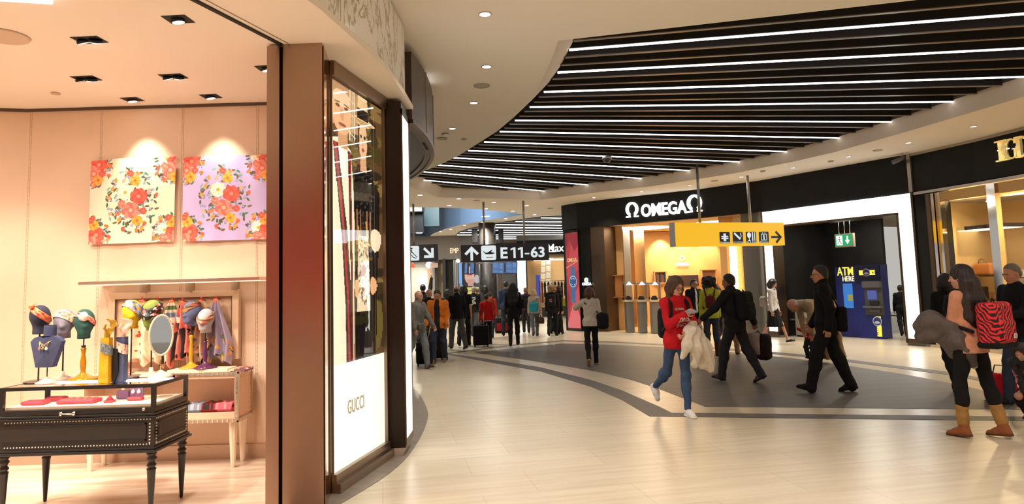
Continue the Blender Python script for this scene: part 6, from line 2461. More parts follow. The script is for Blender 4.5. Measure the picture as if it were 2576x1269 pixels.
def band_paint(cols, seed):
    pt = Paint(90, 14, cols[0])
    g = np.random.RandomState(seed)
    for _ in range(120):
        pt.ell(g.rand(), g.rand(), .012 + .02 * g.rand(), .08 + .12 * g.rand(), cols[g.randint(len(cols))], g.rand() * 3)
    return pt


def display_head(label, u, vbot, vtop, y, yaw, colour, band, base, zbase, tilt, knot=None, pole_dx=0.0):
    """velvet head on a stand; vbot and vtop are the neck's and crown's rows in the photograph"""
    p0, p1 = aty(u, vbot, y), aty(u, vtop, y)
    s_ = (p1.z - p0.z) / .252
    o = thing('head_mannequin', label, 'head mannequin', (p0.x, y, zbase))
    zn = p0.z - zbase
    me = head_mesh(s_, yaw)
    me.transform(Matrix.Translation((0, 0, zn + .01 * s_)))
    h = link('head', me, mat('velvet_%d_%d_%d' % colour, rgb(*colour), .85, noise=(60, .12)), o, True)
    me.transform(Matrix.Translation((0, 0, -zn - .01 * s_)))
    bm_ = wrap_band(me, tilt[0], tilt[1], yaw, tilt[2] * s_, tilt[3] * s_, band)
    me.transform(Matrix.Translation((0, 0, zn + .01 * s_)))
    bm_.transform(Matrix.Translation((0, 0, zn + .01 * s_)))
    bo = link('headband', bm_, painted('silk', .45), o, True)
    if knot:
        kx, kz, r_, c_ = knot
        k = Blob(.006)
        for q in range(5):
            a = q * 1.25
            k.ell((kx * s_ + math.cos(a) * r_ * .5, -.085 * s_, zn + kz * s_ + math.sin(a) * r_ * .5), (r_ * .6, .02, r_ * .6), k=.01)
        k.build('knot', mat('knot_%d' % int(c_[0]), rgb(*c_), .6), o)
    if base == 'rod':
        MB().cyl((pole_dx, 0, .03), (pole_dx, 0, zn + .02), .006, 8).build('pole', mat('dark_bronze_rod', (.03, .02, .015), .5), o)
        MB().lathe([(.085, 0), (.088, .006), (.07, .016), (.02, .035), (.012, .07)], (pole_dx, 0, 0), 24).build('base', M_base_clear, o)
    elif base == 'plate':
        MB().cyl((pole_dx, 0, .0), (pole_dx, 0, zn + .02), .006, 8).build('pole', mat('dark_bronze_rod'), o)
        MB().lathe([(.10, 0), (.10, .006), (.08, .012), (.01, .014)], (pole_dx, 0, 0), 24).build('base', mat('dark_plate', (.10, .07, .06), .3), o)
    else:
        c_ = mat('gloss_%d' % base[0], rgb(*base), .12, coat=.6)
        MB().lathe([(.105, 0), (.108, .008), (.09, .018), (.05, .03), (.022, .05), (.016, .07), (.020, .09), (.022, .14), (.013, zn * .62), (.018, zn * .72), (.022, zn * .76), (.012, zn * .78), (.012, zn * .80)], (0, 0, 0), 24).build('base', c_, o)
        MB().lathe([(.016, zn * .795), (.018, zn * .83), (.012, zn * .84)], (0, 0, 0), 14).build('collar', mat('dark_bronze_rod'), o)
        MB().cyl((0, 0, zn * .83), (0, 0, zn + .03), .005, 8).build('pole', mat('dark_bronze_rod'), o)
    return o


M_base_clear = mat('clear_foot', (.78, .64, .52), .12, spec=.8)
BP = band_paint
mat('dark_bronze_rod', (.03, .02, .015), .5)
display_head('navy velvet display head with an orange scarf band, leftmost on the glass table', 100, 841, 768, 5.42, R(200), (44, 46, 66), BP([(238, 130, 70), (222, 96, 70), (244, 160, 100), (190, 60, 70)], 1), 'plate', TT, (R(8), R(-38), .16, .055), (-.02, .245, .02, (236, 140, 90)))
display_head('grey velvet display head with a cream floral band, second on the glass table', 160, 852, 778, 5.50, R(25), (128, 124, 140), BP([(232, 206, 170), (214, 120, 90), (240, 222, 190), (150, 110, 90), (236, 210, 176)], 2), 'rod', TT, (R(-22), R(26), .165, .08))
display_head('dark green velvet display head with a pink scarf band on an amber spindle', 211, 853, 778, 5.46, R(35), (34, 76, 70), BP([(226, 130, 120), (240, 190, 180), (230, 150, 110), (150, 50, 70)], 3), (186, 122, 12), TT, (R(-10), R(30), .155, .045), (.045, .19, .035, (240, 200, 190)))
display_head('yellow velvet display head with a grey blue patterned scarf', 331, 828, 755, 5.56, R(28), (214, 172, 24), BP([(120, 136, 160), (70, 90, 100), (214, 120, 120), (160, 176, 190), (230, 140, 50)], 4), 'plate', TT, (R(-15), R(42), .17, .085))
display_head('olive green velvet display head with a black floral band', 382, 832, 755, 5.58, R(8), (118, 132, 56), BP([(30, 26, 28), (200, 90, 80), (40, 36, 34), (190, 180, 170)], 5), 'rod', TT, (R(28), R(-6), .185, .07))
display_head('slate blue velvet display head with a red floral band on a mustard spindle', 482, 820, 757, yc0 + .18, R(-20), (100, 108, 148), BP([(110, 84, 50), (206, 90, 60), (170, 140, 80), (60, 70, 50), (190, 60, 60)], 6), (204, 152, 40), zboard, (R(12), R(-30), .175, .055))
display_head('pale grey velvet display head with a beige striped band on a purple spindle', 517, 838, 777, yc0 + .14, R(0), (182, 178, 186), BP([(176, 140, 110), (210, 180, 150), (190, 80, 70), (120, 110, 90)], 7), (88, 40, 84), zboard, (R(32), R(0), .18, .05))
# navy necklace bust
yb_ = 5.30
p = aty(119, 925, yb_)
pz = lambda v: aty(119, v, yb_).z - TT
pxx = lambda u: aty(u, 870, yb_).x - p.x
bu = thing('necklace_bust', 'navy velvet necklace bust in front of the display heads', 'necklace bust', (p.x, yb_, TT))
b = Blob(.006)
b.cap((0, .02, pz(872)), (0, .02, pz(820)), .045, .042, k=.03)
b.cut((0, 0, pz(819)), (0, 0, 1))
prof = [(pxx(96), pz(924)), (pxx(138), pz(924)), (pxx(159), pz(860)), (pxx(150), pz(851)), (pxx(139), pz(846)), (pxx(101), pz(846)), (pxx(88), pz(851)), (pxx(80), pz(860))]
hw_ = .02
vs = [(x, -.015 - .022 * (1 - abs(x) / .13), z) for x, z in prof] + [(x, .03, z) for x, z in prof] + [(0, -.05, pz(890)), (0, -.03, pz(924)), (0, -.045, pz(850))]
n = len(prof)
fs = [(0, 17, 16), (17, 1, 16), (1, 2, 16), (2, 3, 16), (3, 4, 16), (4, 18, 16), (18, 5, 16), (5, 6, 16), (6, 7, 16), (7, 0, 16)]
fs += [(i, n + i, n + (i + 1) % n, (i + 1) % n) for i in range(n)] + [tuple(range(2 * n - 1, n - 1, -1))]
M_navy = mat('velvet_navy', rgb(62, 68, 100), .85, noise=(60, .12))
body = b.mesh('neck')
mb = MB().add(vs, fs)
mb.build('chest', M_navy, bu)
link('neck', body, M_navy, bu, True)
MB().disc((0, .02, pz(819) + .001), .041).build('neck_cap', mat('cap_black', (.05, .05, .08), .7), bu)
for u in (97.5, 118.5):
    MB().cyl((pxx(u), .01, .0), (pxx(u), .01, pz(922)), .004, 8).build('pole', mat('dark_bronze_rod'), bu)
MB().lathe([(.075, 0), (.078, .006), (.05, .02), (.015, .04), (.008, .05)], (pxx(118.5), .01, 0), 20).build('base', M_base_clear, bu)
for k, (x, c) in enumerate(((-.025, (.55, .16, .12)), (0.0, (.20, .20, .05)), (.026, (.85, .78, .72)))):
    o = thing('necklace', 'fine chain necklace with a %s pendant on the navy bust' % ('coral', 'olive', 'pearl')[k], 'necklace', (p.x + x, yb_ - .052, TT + pz(873)), 0, 'necklaces on the navy bust')
    h_ = pz(851) - pz(873)
    MB().tube([(-.048 - x, .04, h_), (-.03 - x * .8, .005, h_ * .5), (0, -.004, 0), (.03 - x * .8, .005, h_ * .5), (.05 - x, .04, h_)], .0016, 5).build('chain', M_gold, o)
    MB().lathe([(.001, -.022), (.009, -.016), (.010, -.006), (.003, .002)], (0, -.006, 0), 10).build('pendant', mat('pendant_%d' % k, c, .25), o)


# display arms with hands
def display_arm(label, u, vbot, vtop, y, c_arm, hand_mat, cuff, black_tail=True):
    p0, p1 = aty(u, vbot, y), aty(u + 4, vtop, y)
    o = thing('arm_mannequin', label, 'arm mannequin', (p0.x, y, TT))
    H_ = p1.z - TT
    dx = p1.x - p0.x
    mb = MB().prism([(-.038, -.03), (.034, -.03), (.036, .03), (-.036, .03)], 0, H_)
    top = []
    for q, (x, yy, z) in enumerate(mb.v):
        if z > .01:
            mb.v[q] = (x * .88 + dx, yy * .85, z)
    mb.build('arm_block', mat('velvet_arm_%d' % c_arm[0], rgb(*c_arm), .8, noise=(60, .1)), o)
    b = Blob(.0045)
    w0 = Vector((dx, 0, H_ - .005))
    b.cap(w0, w0 + Vector((.002, 0, .03)), .020, .016, k=.01)
    pc_ = w0 + Vector((.03, -.005, .065))
    b.cap(w0 + Vector((.004, 0, .03)), pc_, .017, .024, k=.02, flat=((0, 1, 0), .6))
    fdir = Vector((.055, 0, .035))
    for q in range(4):
        s0 = pc_ + Vector((.012 - .010 * q + .008, -.012 + .008 * q, .012 - .002 * q))
        k1 = s0 + Vector((.030 - .006 * q, -.006, .022 + .006 * q))
        k2 = k1 + Vector((.012 - .006 * q, -.012, .022))
        k3 = k2 + Vector((-.006 - .004 * q, -.012, .012))
        b.chain([s0, k1, k2, k3], [.0085, .0078, .007, .006], k=.006)
    t0_ = w0 + Vector((-.002, -.008, .045))
    b.chain([t0_, t0_ + Vector((-.006, -.012, .03)), t0_ + Vector((.004, -.014, .06))], [.0095, .0085, .007], k=.008)
    b.build('hand', hand_mat, o)
    pt = band_paint(cuff, 5)
    me = paint_mesh('scarf_cuff', pt, lambda x, yy: (dx * .8 + math.cos(2 * PI * x) * .043 * (1 + .05 * math.sin(x * 30)), math.sin(2 * PI * x) * .040, H_ - .04 - .075 * (1 - yy) - .02 * math.cos(2 * PI * x)))
    link('scarf_cuff', me, painted('silk', .45), o, True)
    if black_tail:
        t = MB().add([(dx + .036, .01, H_ - .08), (dx + .075, .01, H_ - .09), (dx + .08, .02, H_ - .26), (dx + .045, .01, H_ - .36), (dx + .036, .01, H_ - .2), (dx + .036, .03, H_ - .08), (dx + .075, .03, H_ - .09), (dx + .08, .04, H_ - .26), (dx + .045, .03, H_ - .36), (dx + .036, .03, H_ - .2)],
                     [(4, 3, 2, 1, 0), (5, 6, 7, 8, 9), (0, 1, 6, 5), (1, 2, 7, 6), (2, 3, 8, 7), (3, 4, 9, 8), (4, 0, 5, 9)])
        t.build('scarf_tail', mat('black_silk', (.01, .01, .012), .5), o)
    return o


display_arm('mustard velvet display arm with a golden hand and grey scarf cuff', 265, 962, 850, 5.24, (214, 158, 24), mat('gold_hand', (.50, .30, .02), .12, .5, coat=.5), [(120, 130, 140), (160, 170, 170), (90, 100, 110)])
display_arm('navy velvet display arm with a pale hand and pink scarf cuff', 304, 958, 848, 5.30, (78, 86, 124), mat('pale_hand', (.85, .62, .48), .3), [(226, 200, 180), (200, 90, 100), (236, 220, 200)], False)
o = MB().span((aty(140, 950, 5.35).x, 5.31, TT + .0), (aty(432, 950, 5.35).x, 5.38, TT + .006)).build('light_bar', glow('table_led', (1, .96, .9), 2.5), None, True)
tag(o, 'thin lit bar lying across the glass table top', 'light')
# oval mirror
ym = 5.44
p = aty(404, 944, ym)
mi = thing('oval_mirror', 'oval table mirror in a studded ivory frame on a glass foot', 'mirror', (p.x, ym, TT), R(48))
pzz = lambda v: aty(406, v, ym).z - TT
zc_, rz_ = (pzz(794) + pzz(894)) / 2, (pzz(794) - pzz(894)) / 2
rx_ = .088
MB().tube([(math.cos(2 * PI * k / 40) * rx_, 0, zc_ + math.sin(2 * PI * k / 40) * rz_) for k in range(40)], .009, 8, closed=True).build('frame', mat('ivory_frame', (.85, .74, .56), .35), mi)
mb = MB()
for k in range(44):
    a = 2 * PI * k / 44
    mb.box((math.cos(a) * (rx_ + .001), -.009, zc_ + math.sin(a) * (rz_ + .001)), (.006, .004, .006))
mb.build('stud_row', M_pearl, mi)
MB().disc((0, -.001, zc_), rx_ - .004, (0, -1, 0), 40, ry=rz_ - .004).build('mirror_glass', mat('mirror_silver', (.75, .74, .72), .02, 1.0), mi)
MB().disc((0, .004, zc_), rx_ - .004, (0, 1, 0), 40, ry=rz_ - .004).build('backing', M_peach, mi)
MB().cyl((0, 0, .04), (0, 0, zc_ - rz_ + .004), .005, 8).build('pole', M_gold, mi)
MB().lathe([(.085, 0), (.09, .012), (.07, .028), (.03, .045), (.012, .06)], (0, 0, 0), 24).build('base', M_base_clear, mi)
# ------------------------------------------------------------------ people
V = Vector
NPZ = dict(skin=(206, 158, 130))


def fold_fn(a=.0035, s=1.0):
    def f(X, Y, Z):
        return a * (np.sin(38 * s * Z + 5 * np.sin(11 * X + 3 * Y)) * .6 + np.sin(26 * s * (X + Y) + 19 * Z) * .4)
    return f


def cloth(c, rough=.85, kind='w'):
    n = 'cloth_%d_%d_%d' % tuple(c)
    if n in _M:
        return _M[n]
    return mat(n, rgb(*c), rough, noise=(24, .09), bump=.15, bscale=140, spec=.25)


def skin(c):
    return mat('skin_%d_%d_%d' % tuple(c), rgb(*c), .5, noise=(18, .05))


def hair_m(c):
    n = 'hair_%d_%d_%d' % tuple(c)
    new = n not in _M
    m = mat(n, rgb(*c), .42, noise=(40, .35), bump=.5, bscale=60)
    if new:
        nt = m.node_tree
        mp = nt.nodes.new('ShaderNodeMapping')
        mp.inputs['Scale'].default_value = (3, 3, .25)
        tc = [q for q in nt.nodes if q.type == 'TEX_COORD'][0]
        nt.links.new(tc.outputs['Object'], mp.inputs['Vector'])
        for q in nt.nodes:
            if q.type == 'TEX_NOISE':
                nt.links.new(mp.outputs[0], q.inputs['Vector'])
    return m


def ik(S, T, l1, l2, pole):
    d = T - S
    L = min(d.length, (l1 + l2) * .999)
    u = d.normalized()
    a = (l1 * l1 - l2 * l2 + L * L) / (2 * L)
    h = math.sqrt(max(l1 * l1 - a * a, 0))
    p = V(pole)
    p = (p - u * p.dot(u)).normalized()
    return S + u * a + p * h, S + u * L


class Person:
    """one figure: joints first, then a continuous body, then clothes that follow it. Faces -Y, +X is its own left."""

    def __init__(s, label, at, head, yaw, leg=((12, 6), (-14, 22)), lean=2, side=0, arm=None, w=1.0, hw=None, nod=8, turn=0, tilt=0,
                 skin_c=(206, 158, 130), h=None, child=False, toe=(0, 30), name='person', stoop=1.0):
        s.loc = fl(*at)
        top = aty(at[0], head, s.loc.y).z
        s.h = h or (.0095 if s.loc.y < 12 else .013 if s.loc.y < 17.5 else .017)
        s.w = w
        k = .86 if child else 1.0
        th, sh = .44 * k, .43 * k
        hipw = .088 * w
        s.pel = V((0, 0, 0))
        s.J = {}
        hips = [V((-hipw, 0, 0)), V((hipw, 0, 0))]
        feet = []
        s.leg = []
        for i in (0, 1):             # 0 = own right, 1 = own left
            sw, kn = R(leg[i][0]), R(leg[i][1])
            ab = R(leg[i][2] if len(leg[i]) > 2 else 1.5) * (-1 if i == 0 else 1)
            kne = hips[i] + V((math.sin(ab), -math.sin(sw), -math.cos(sw))).normalized() * th
            b = sw - kn
            ank = kne + V((math.sin(ab) * .5, -math.sin(b), -math.cos(b))).normalized() * sh
            tp = R(toe[i])
            fd = V((0, -math.cos(tp), -math.sin(tp)))
            up = V((0, -math.sin(tp), math.cos(tp)))
            s.leg.append((hips[i], kne, ank, fd, up))
        zmin = min(min((a + f * .17 - u * .075).z, (a - f * .05 - u * .075).z) for _, _, a, f, u in s.leg)
        off = V((0, 0, -zmin))
        s.leg = [(a + off, b + off, c + off, f, u) for a, b, c, f, u in s.leg]
        s.pel = off.copy()
        la, sd = R(lean), R(side)
        s.sp = V((math.sin(sd), -math.sin(la), math.cos(la))).normalized()
        s.fw = V((0, -math.cos(la), -math.sin(la)))
        ksp = .92 if child else 1.0
        s.chest = s.pel + s.sp * .33 * ksp
        s.neck = s.pel + s.sp * .52 * ksp
        shw = (hw or .172) * .95 * (.8 if child else 1) * w ** .5
        s.sho = [s.pel + s.sp * .475 * ksp + V((-shw, 0, 0)) + s.fw * -.01, s.pel + s.sp * .475 * ksp + V((shw, 0, 0)) + s.fw * -.01]
        hd = (Matrix.Rotation(R(turn), 3, 'Z') @ Matrix.Rotation(R(tilt), 3, 'Y') @ Matrix.Rotation(R(nod), 3, 'X'))
        s.HR = hd
        nl = (s.sp * .6 + V((0, -.15, .6)) + s.fw * .1 * 0).normalized() if lean < 45 else (s.sp * .9 + V((0, 0, -.1))).normalized()
        s.hc = s.neck + nl * .155
        s.arm = []
        ua, fa = .285 * ksp, .255 * ksp
        arm = arm or (None, None)
        for i in (0, 1):
            sg = -1 if i == 0 else 1
            A = arm[i]
            S = s.sho[i]
            if A is None:
                A = ('a', 4 if i else -8, 7, 14)
            if A[0] == 'a':
                f_, o_, b_ = [R(x) for x in A[1:4]]
                E = S + V((sg * math.sin(o_), -math.sin(f_), -math.cos(f_))).normalized() * ua
                W_ = E + V((sg * math.sin(o_) * .4, -math.sin(f_ + b_), -math.cos(f_ + b_))).normalized() * fa
            else:
                T = V(A[1:4])
                E, W_ = ik(S, T, ua, fa, A[4] if len(A) > 4 else (sg * .7, .6, -.5))
            hdir = (W_ - E).normalized()
            s.arm.append((S, E, W_, hdir))
        crown = (s.hc + s.HR @ V((0, 0.012, .125))).z
        ztop = max(crown, s.hc.z + .11, (s.chest.z + .15) if lean > 45 else 0)
        s.sc = top / ztop
        s.t = thing(name, label, 'person', s.loc, R(yaw), None, s.sc)
        s.skin = skin(skin_c)
        s.sk = skin_c
        s.yaw = R(yaw)
        s.M = Matrix.Translation(s.loc) @ Matrix.Rotation(R(yaw), 4, 'Z') @ Matrix.Scale(s.sc, 4)

    def hp(s, x, y, z):
        return s.hc + s.HR @ V((x, y, z))

    def hrot(s):
        return s.HR

    # -------- body
    def body(s, curl=.6, face=True, grip=(0, 0)):
        h = s.h
        b = Blob(h * (.85 if s.loc.y < 12 else 1))
        H = s.hp
        b.ell(H(0, .014, .030), (.075, .094, .092), s.HR)
        b.ell(H(0, -.026, -.030), (.058, .064, .082), s.HR, k=.035)
        b.ell(H(0, -.062, -.088), (.026, .022, .020), s.HR, k=.03)
        b.cap(H(0, -.085, .010), H(0, -.108, -.026), .008, .013, k=.016)
        b.cap(H(-.018, -.082, -.056), H(.018, -.082, -.056), .009, k=.014)
        b.cap(H(-.04, -.078, .024), H(.04, -.078, .024), .010, k=.016)
        for x in (-1, 1):
            b.ell(H(x * .031, -.094, .004), (.014, .012, .010), s.HR, k=.014, sub=True)
            b.ell(H(x * .076, .006, -.012), (.012, .022, .032), s.HR @ Matrix.Rotation(R(12 * x), 3, 'Z'), k=.008)
            b.ell(H(x * .038, -.058, -.028), (.022, .02, .022), s.HR, k=.02)
        b.cap(s.neck - s.sp * .02, H(0, .018, -.05), .056 * s.w ** .3, .050, k=.03)
        w = s.w
        b.ell(s.pel + s.sp * .02, (.135 * w, .088 * w, .105), k=.06)
        b.ell(s.pel + s.sp * .19, (.122 * w, .085 * w, .13), Matrix.Rotation(math.asin(max(-1, min(1, -s.sp.y))), 3, 'X'), k=.06)
        rx = Matrix.Rotation(math.atan2(-s.sp.y, s.sp.z), 3, 'X')
        b.ell(s.pel + s.sp * .37, (.145 * w, .095 * w, .145), rx, k=.06)
        b.cap(s.sho[0], s.sho[1], .052, k=.05)
        for i in (0, 1):
            S, E, W_, d = s.arm[i]
            b.chain([S, E, W_], [.049 * w ** .5, .038, .027], k=.03)
            s.hand(b, i, grip[i], curl)
            a, kn, an, f, u = s.leg[i]
            b.chain([a, kn, an], [.070 * w, .042, .030], k=.04)
            b.chain([an, an + f * .10 - u * .045], [.030, .024], k=.03)
        b.build('body', s.skin, s.t)
        if face and s.loc.y < 16:
            for x in (-1, 1):
                MB().lathe([(.001, -.009), (.011, 0), (.001, .009)], (0, 0, 0), 12)
                e = Blob(.004)
                e.ell(H(x * .031, -.0865, .004), (.013, .008, .0075), s.HR)
                e.build('eye', mat('eye_white', (.62, .58, .54), .25), s.t)
                e = Blob(.0025)
                e.ell(H(x * .031, -.0935, .004), (.0055, .003, .006), s.HR)
                e.build('iris', mat('iris_dark', (.03, .02, .015), .2), s.t)
                e = Blob(.0035)
                e.cap(H(x * .018, -.094, .024), H(x * .046, -.085, .022), .0045, .0035)
                e.build('eyebrow', mat('brow_dark', (.04, .025, .015), .7), s.t)
            e = Blob(.0035)
            e.chain([H(-.022, -.088, -.058), H(0, -.0955, -.056), H(.022, -.088, -.058)], [.004, .0065, .004], k=.005)
            e.build('lips', mat('lips_%d' % s.sk[0], rgb(min(255, int(s.sk[0] * .86)), int(s.sk[1] * .62), int(s.sk[2] * .62)), .4), s.t)
        return s

    def hand(s, b, i, grip, curl):
        S, E, W_, d = s.arm[i]
        sg = -1 if i == 0 else 1
        h = s.h
        # palm normal: inwards for a hanging arm
        inw = V((-sg, 0, 0))
        n = (inw - d * inw.dot(d))
        n = n.normalized() if n.length > .2 else V((0, 0, 1))
        sd = d.cross(n)                      # across the knuckles
        fwd = V((0, -1, 0)) if abs(d.z) > .5 else V((0, 0, 1))
        if sd.dot(fwd) < 0:
            sd = -sd
        pc_ = W_ + d * .045
        b.cap(W_, W_ + d * .03, .026, .027, k=.02)
        b.cap(pc_ + sd * .018, pc_ - sd * .018 + d * .02, .020, .021, k=.015, flat=(n, .62))
        r = max(.0088, h * .72)
        lens = (.072, .082, .076, .060)
        for q in range(4):
            base = W_ + d * .082 + sd * (.030 - .020 * q) * (1.0 + max(0, (r - .009) * 20))
            c1 = curl * (.5 + .12 * q) + grip * .9
            c2 = c1 + .35 + curl * .5 + grip * .9
            d1 = (d * math.cos(c1) + n * math.sin(c1)).normalized()
            d2 = (d * math.cos(c2) + n * math.sin(c2)).normalized()
            L = lens[q]
            b.chain([base - d * .012, base + d1 * L * .48, base + d1 * L * .48 + d2 * L * .5], [r * 1.08, r, r * .82], k=.006)
        tb_ = W_ + d * .028 + sd * .024
        td = (d * .55 + sd * .7 + n * .35).normalized()
        td2 = (d * .85 + sd * .2 + n * .45).normalized()
        b.chain([tb_, tb_ + td * .038, tb_ + td * .038 + td2 * .032], [r * 1.3, r * 1.1, r * .9], k=.010)

    # -------- clothes
    def torso(s, b, o, hem, belly=0.0):
        w = s.w
        rx = Matrix.Rotation(math.atan2(-s.sp.y, s.sp.z), 3, 'X')
        b.ell(s.pel + s.sp * .37, (.150 * w + o, .100 * w + o, .16 + o * .5), rx, k=.07)
        b.ell(s.pel + s.sp * .20 + s.fw * belly, (.132 * w + o * 1.1, .096 * w + o * 1.1 + belly, .15), rx, k=.07)
        b.ell(s.pel + s.sp * .01 + s.fw * belly * .6, (.166 * w + o * 1.2, .120 * w + o * 1.2, .15), rx, k=.07)
        b.cap(s.sho[0], s.sho[1], .047 + o * .75, k=.06)
        b.cap(s.sho[0] * .35 + s.sho[1] * .65, s.neck + s.sp * .0, .05 + o * .5, .058 + o * .4, k=.05)
        b.cap(s.sho[1] * .35 + s.sho[0] * .65, s.neck + s.sp * .0, .05 + o * .5, .058 + o * .4, k=.05)
        if hem < -.06:
            b.cap(s.pel + s.sp * .0, s.pel + s.sp * hem, .125 * w + o, .15 * w + o * 1.4, k=.06, flat=((0, 1, 0), .78))

    def sleeves(s, b, o, cuff=1.0):
        for i in (0, 1):
            S, E, W_, d = s.arm[i]
            if cuff > .5:
                e = E.lerp(W_, (cuff - .5) * 2)
                b.chain([S, E, e], [.048 * s.w ** .5 + o * .85, .040 + o * .85, .031 + o * .8], k=.035)
            else:
                e = S.lerp(E, cuff * 2)
                b.cap(S, e, .053 + o, .047 + o, k=.035)

    def top(s, c, o=.014, hem=-.05, cuff=1.0, kind='top', belly=0.0, open_=None, collar=False, fold=.004, extra=None):
        b = Blob(s.h)
        s.torso(b, o, hem, belly)
        s.sleeves(b, o, cuff)
        if collar:
            b.cap(s.neck - s.sp * .01, s.neck + s.sp * .045 - s.fw * .01, .066 + o * .5, .060 + o * .4, k=.03)
        b.cut(s.pel + s.sp * hem, -s.sp)
        if extra:
            extra(b)
        if open_:
            b.box(s.pel + s.sp * .2 + s.fw * .16, (.001, .001, .001))
            b.ops.pop()
            x0, x1 = open_
            m = (x0 + x1) / 2
            b.ell(s.pel + s.sp * .18 + s.fw * .17 + V((m, 0, 0)), ((x1 - x0) / 2, .16, .62), k=.01, sub=True)
        o_ = b.build(kind, cloth(c), s.t, fold_fn(fold))
        return o_

    def shirt(s, c, o=.006):
        b = Blob(s.h)
        s.torso(b, o, -.04)
        b.cut(s.pel - s.sp * .04, -s.sp)
        b.cap(s.neck - s.sp * .01, s.neck + s.sp * .03 - s.fw * .008, .062, .058, k=.02)
        b.build('shirt', cloth(c), s.t)

    def trousers(s, c, o=.016, ankle=.0, kind='trousers', fold=.005, hi=.06, slim=1.0):
        b = Blob(s.h)
        w = s.w
        b.ell(s.pel + s.sp * .02, (.152 * w + o * .6, .108 * w + o * .6, .11), k=.06)
        b.cap(s.pel + s.sp * .02, s.pel + s.sp * .12, .118 * w, .112 * w, k=.05, flat=((0, 1, 0), .8))
        for a, kn, an, f, u in s.leg:
            e = an + (kn - an).normalized() * ankle - u * (.03 if ankle <= 0 else 0)
            b.chain([a, kn, e], [(.082 * w + o), (.056 + o) * slim, (.040 + o * 1.25) * slim], k=.045)
            b.ell(kn + (an - kn) * .28 - f * .02, (.054 + o * .6, .056 + o * .6, .10), k=.05)
        b.cut(s.pel + s.sp * (hi + .06), s.sp)
        b.build(kind, cloth(c), s.t, fold_fn(fold))

    def skirt(s, c, ln=.48, r=.25):
        b = Blob(s.h)
        p = s.pel
        b.cap(p + V((0, 0, .1)), p + V((0, 0, -.05)), .12, .155, k=.06, flat=((0, 1, 0), .8))
        mid = (s.leg[0][1] + s.leg[1][1]) / 2
        q = V((mid.x, mid.y, p.z - ln))
        b.cap(p + V((0, 0, -.05)), q, .15, r, k=.06, flat=((0, 1, 0), .85))
        b.cut(V((0, 0, p.z - ln + .03)), (0, 0, -1)).cut(p + V((0, 0, .12)), (0, 0, 1))
        b.build('skirt', cloth(c), s.t, lambda X, Y, Z: .010 * np.sin(14 * np.arctan2(Y - q.y, X)) * np.clip((p.z - Z) * 2.2, 0, 1))

    def shoes(s, c, kind='shoe', sole=None, hh=.0):
        for i in (0, 1):
            a, kn, an, f, u = s.leg[i]
            h = s.h * .8
            b = Blob(h)
            heel = an - f * .030 - u * .042
            toe = an + f * .150 - u * .050
            b.cap(heel, an + f * .08 - u * .038, .036, .038, k=.03)
            b.cap(an + f * .08 - u * .040, toe, .038, .030, k=.03, flat=(tuple(u), .85))
            if kind != 'flat':
                b.cap(an, an + f * .06 - u * .03, .040, .034, k=.03)
            if hh:
                b.cap(an - u * .02, an + (kn - an).normalized() * hh, .046, .048 if hh < .2 else .060, k=.03)
                b.cut(an + (kn - an).normalized() * hh, (kn - an))
            b.cut(an - u * .068, -u)
            o = b.build({'boot': 'boot', 'flat': 'shoe', 'sneaker': 'sneaker'}.get(kind, 'shoe'), cloth(c) if kind != 'flat' else mat('black_leather', (.012, .012, .012), .35), s.t)
            if sole:
                b = Blob(h)
                b.cap(heel - u * .022, toe - u * .012, .044, .038, k=.02, flat=(tuple(u), .6))
                b.cut(an - u * .0751, -u).cut(an - u * .048, u)
                b.build('sole', cloth(sole), o)
                if kind == 'sneaker' and s.loc.y < 10:
                    mb = MB()
                    for q in range(4):
                        c0 = an + f * (.055 + .016 * q) - u * (.006 + .008 * q)
                        x = f.cross(u)
                        mb.cyl(c0 - x * .02, c0 + x * .02, .004, 6)
                    mb.build('lace', cloth((226, 224, 220)), o)

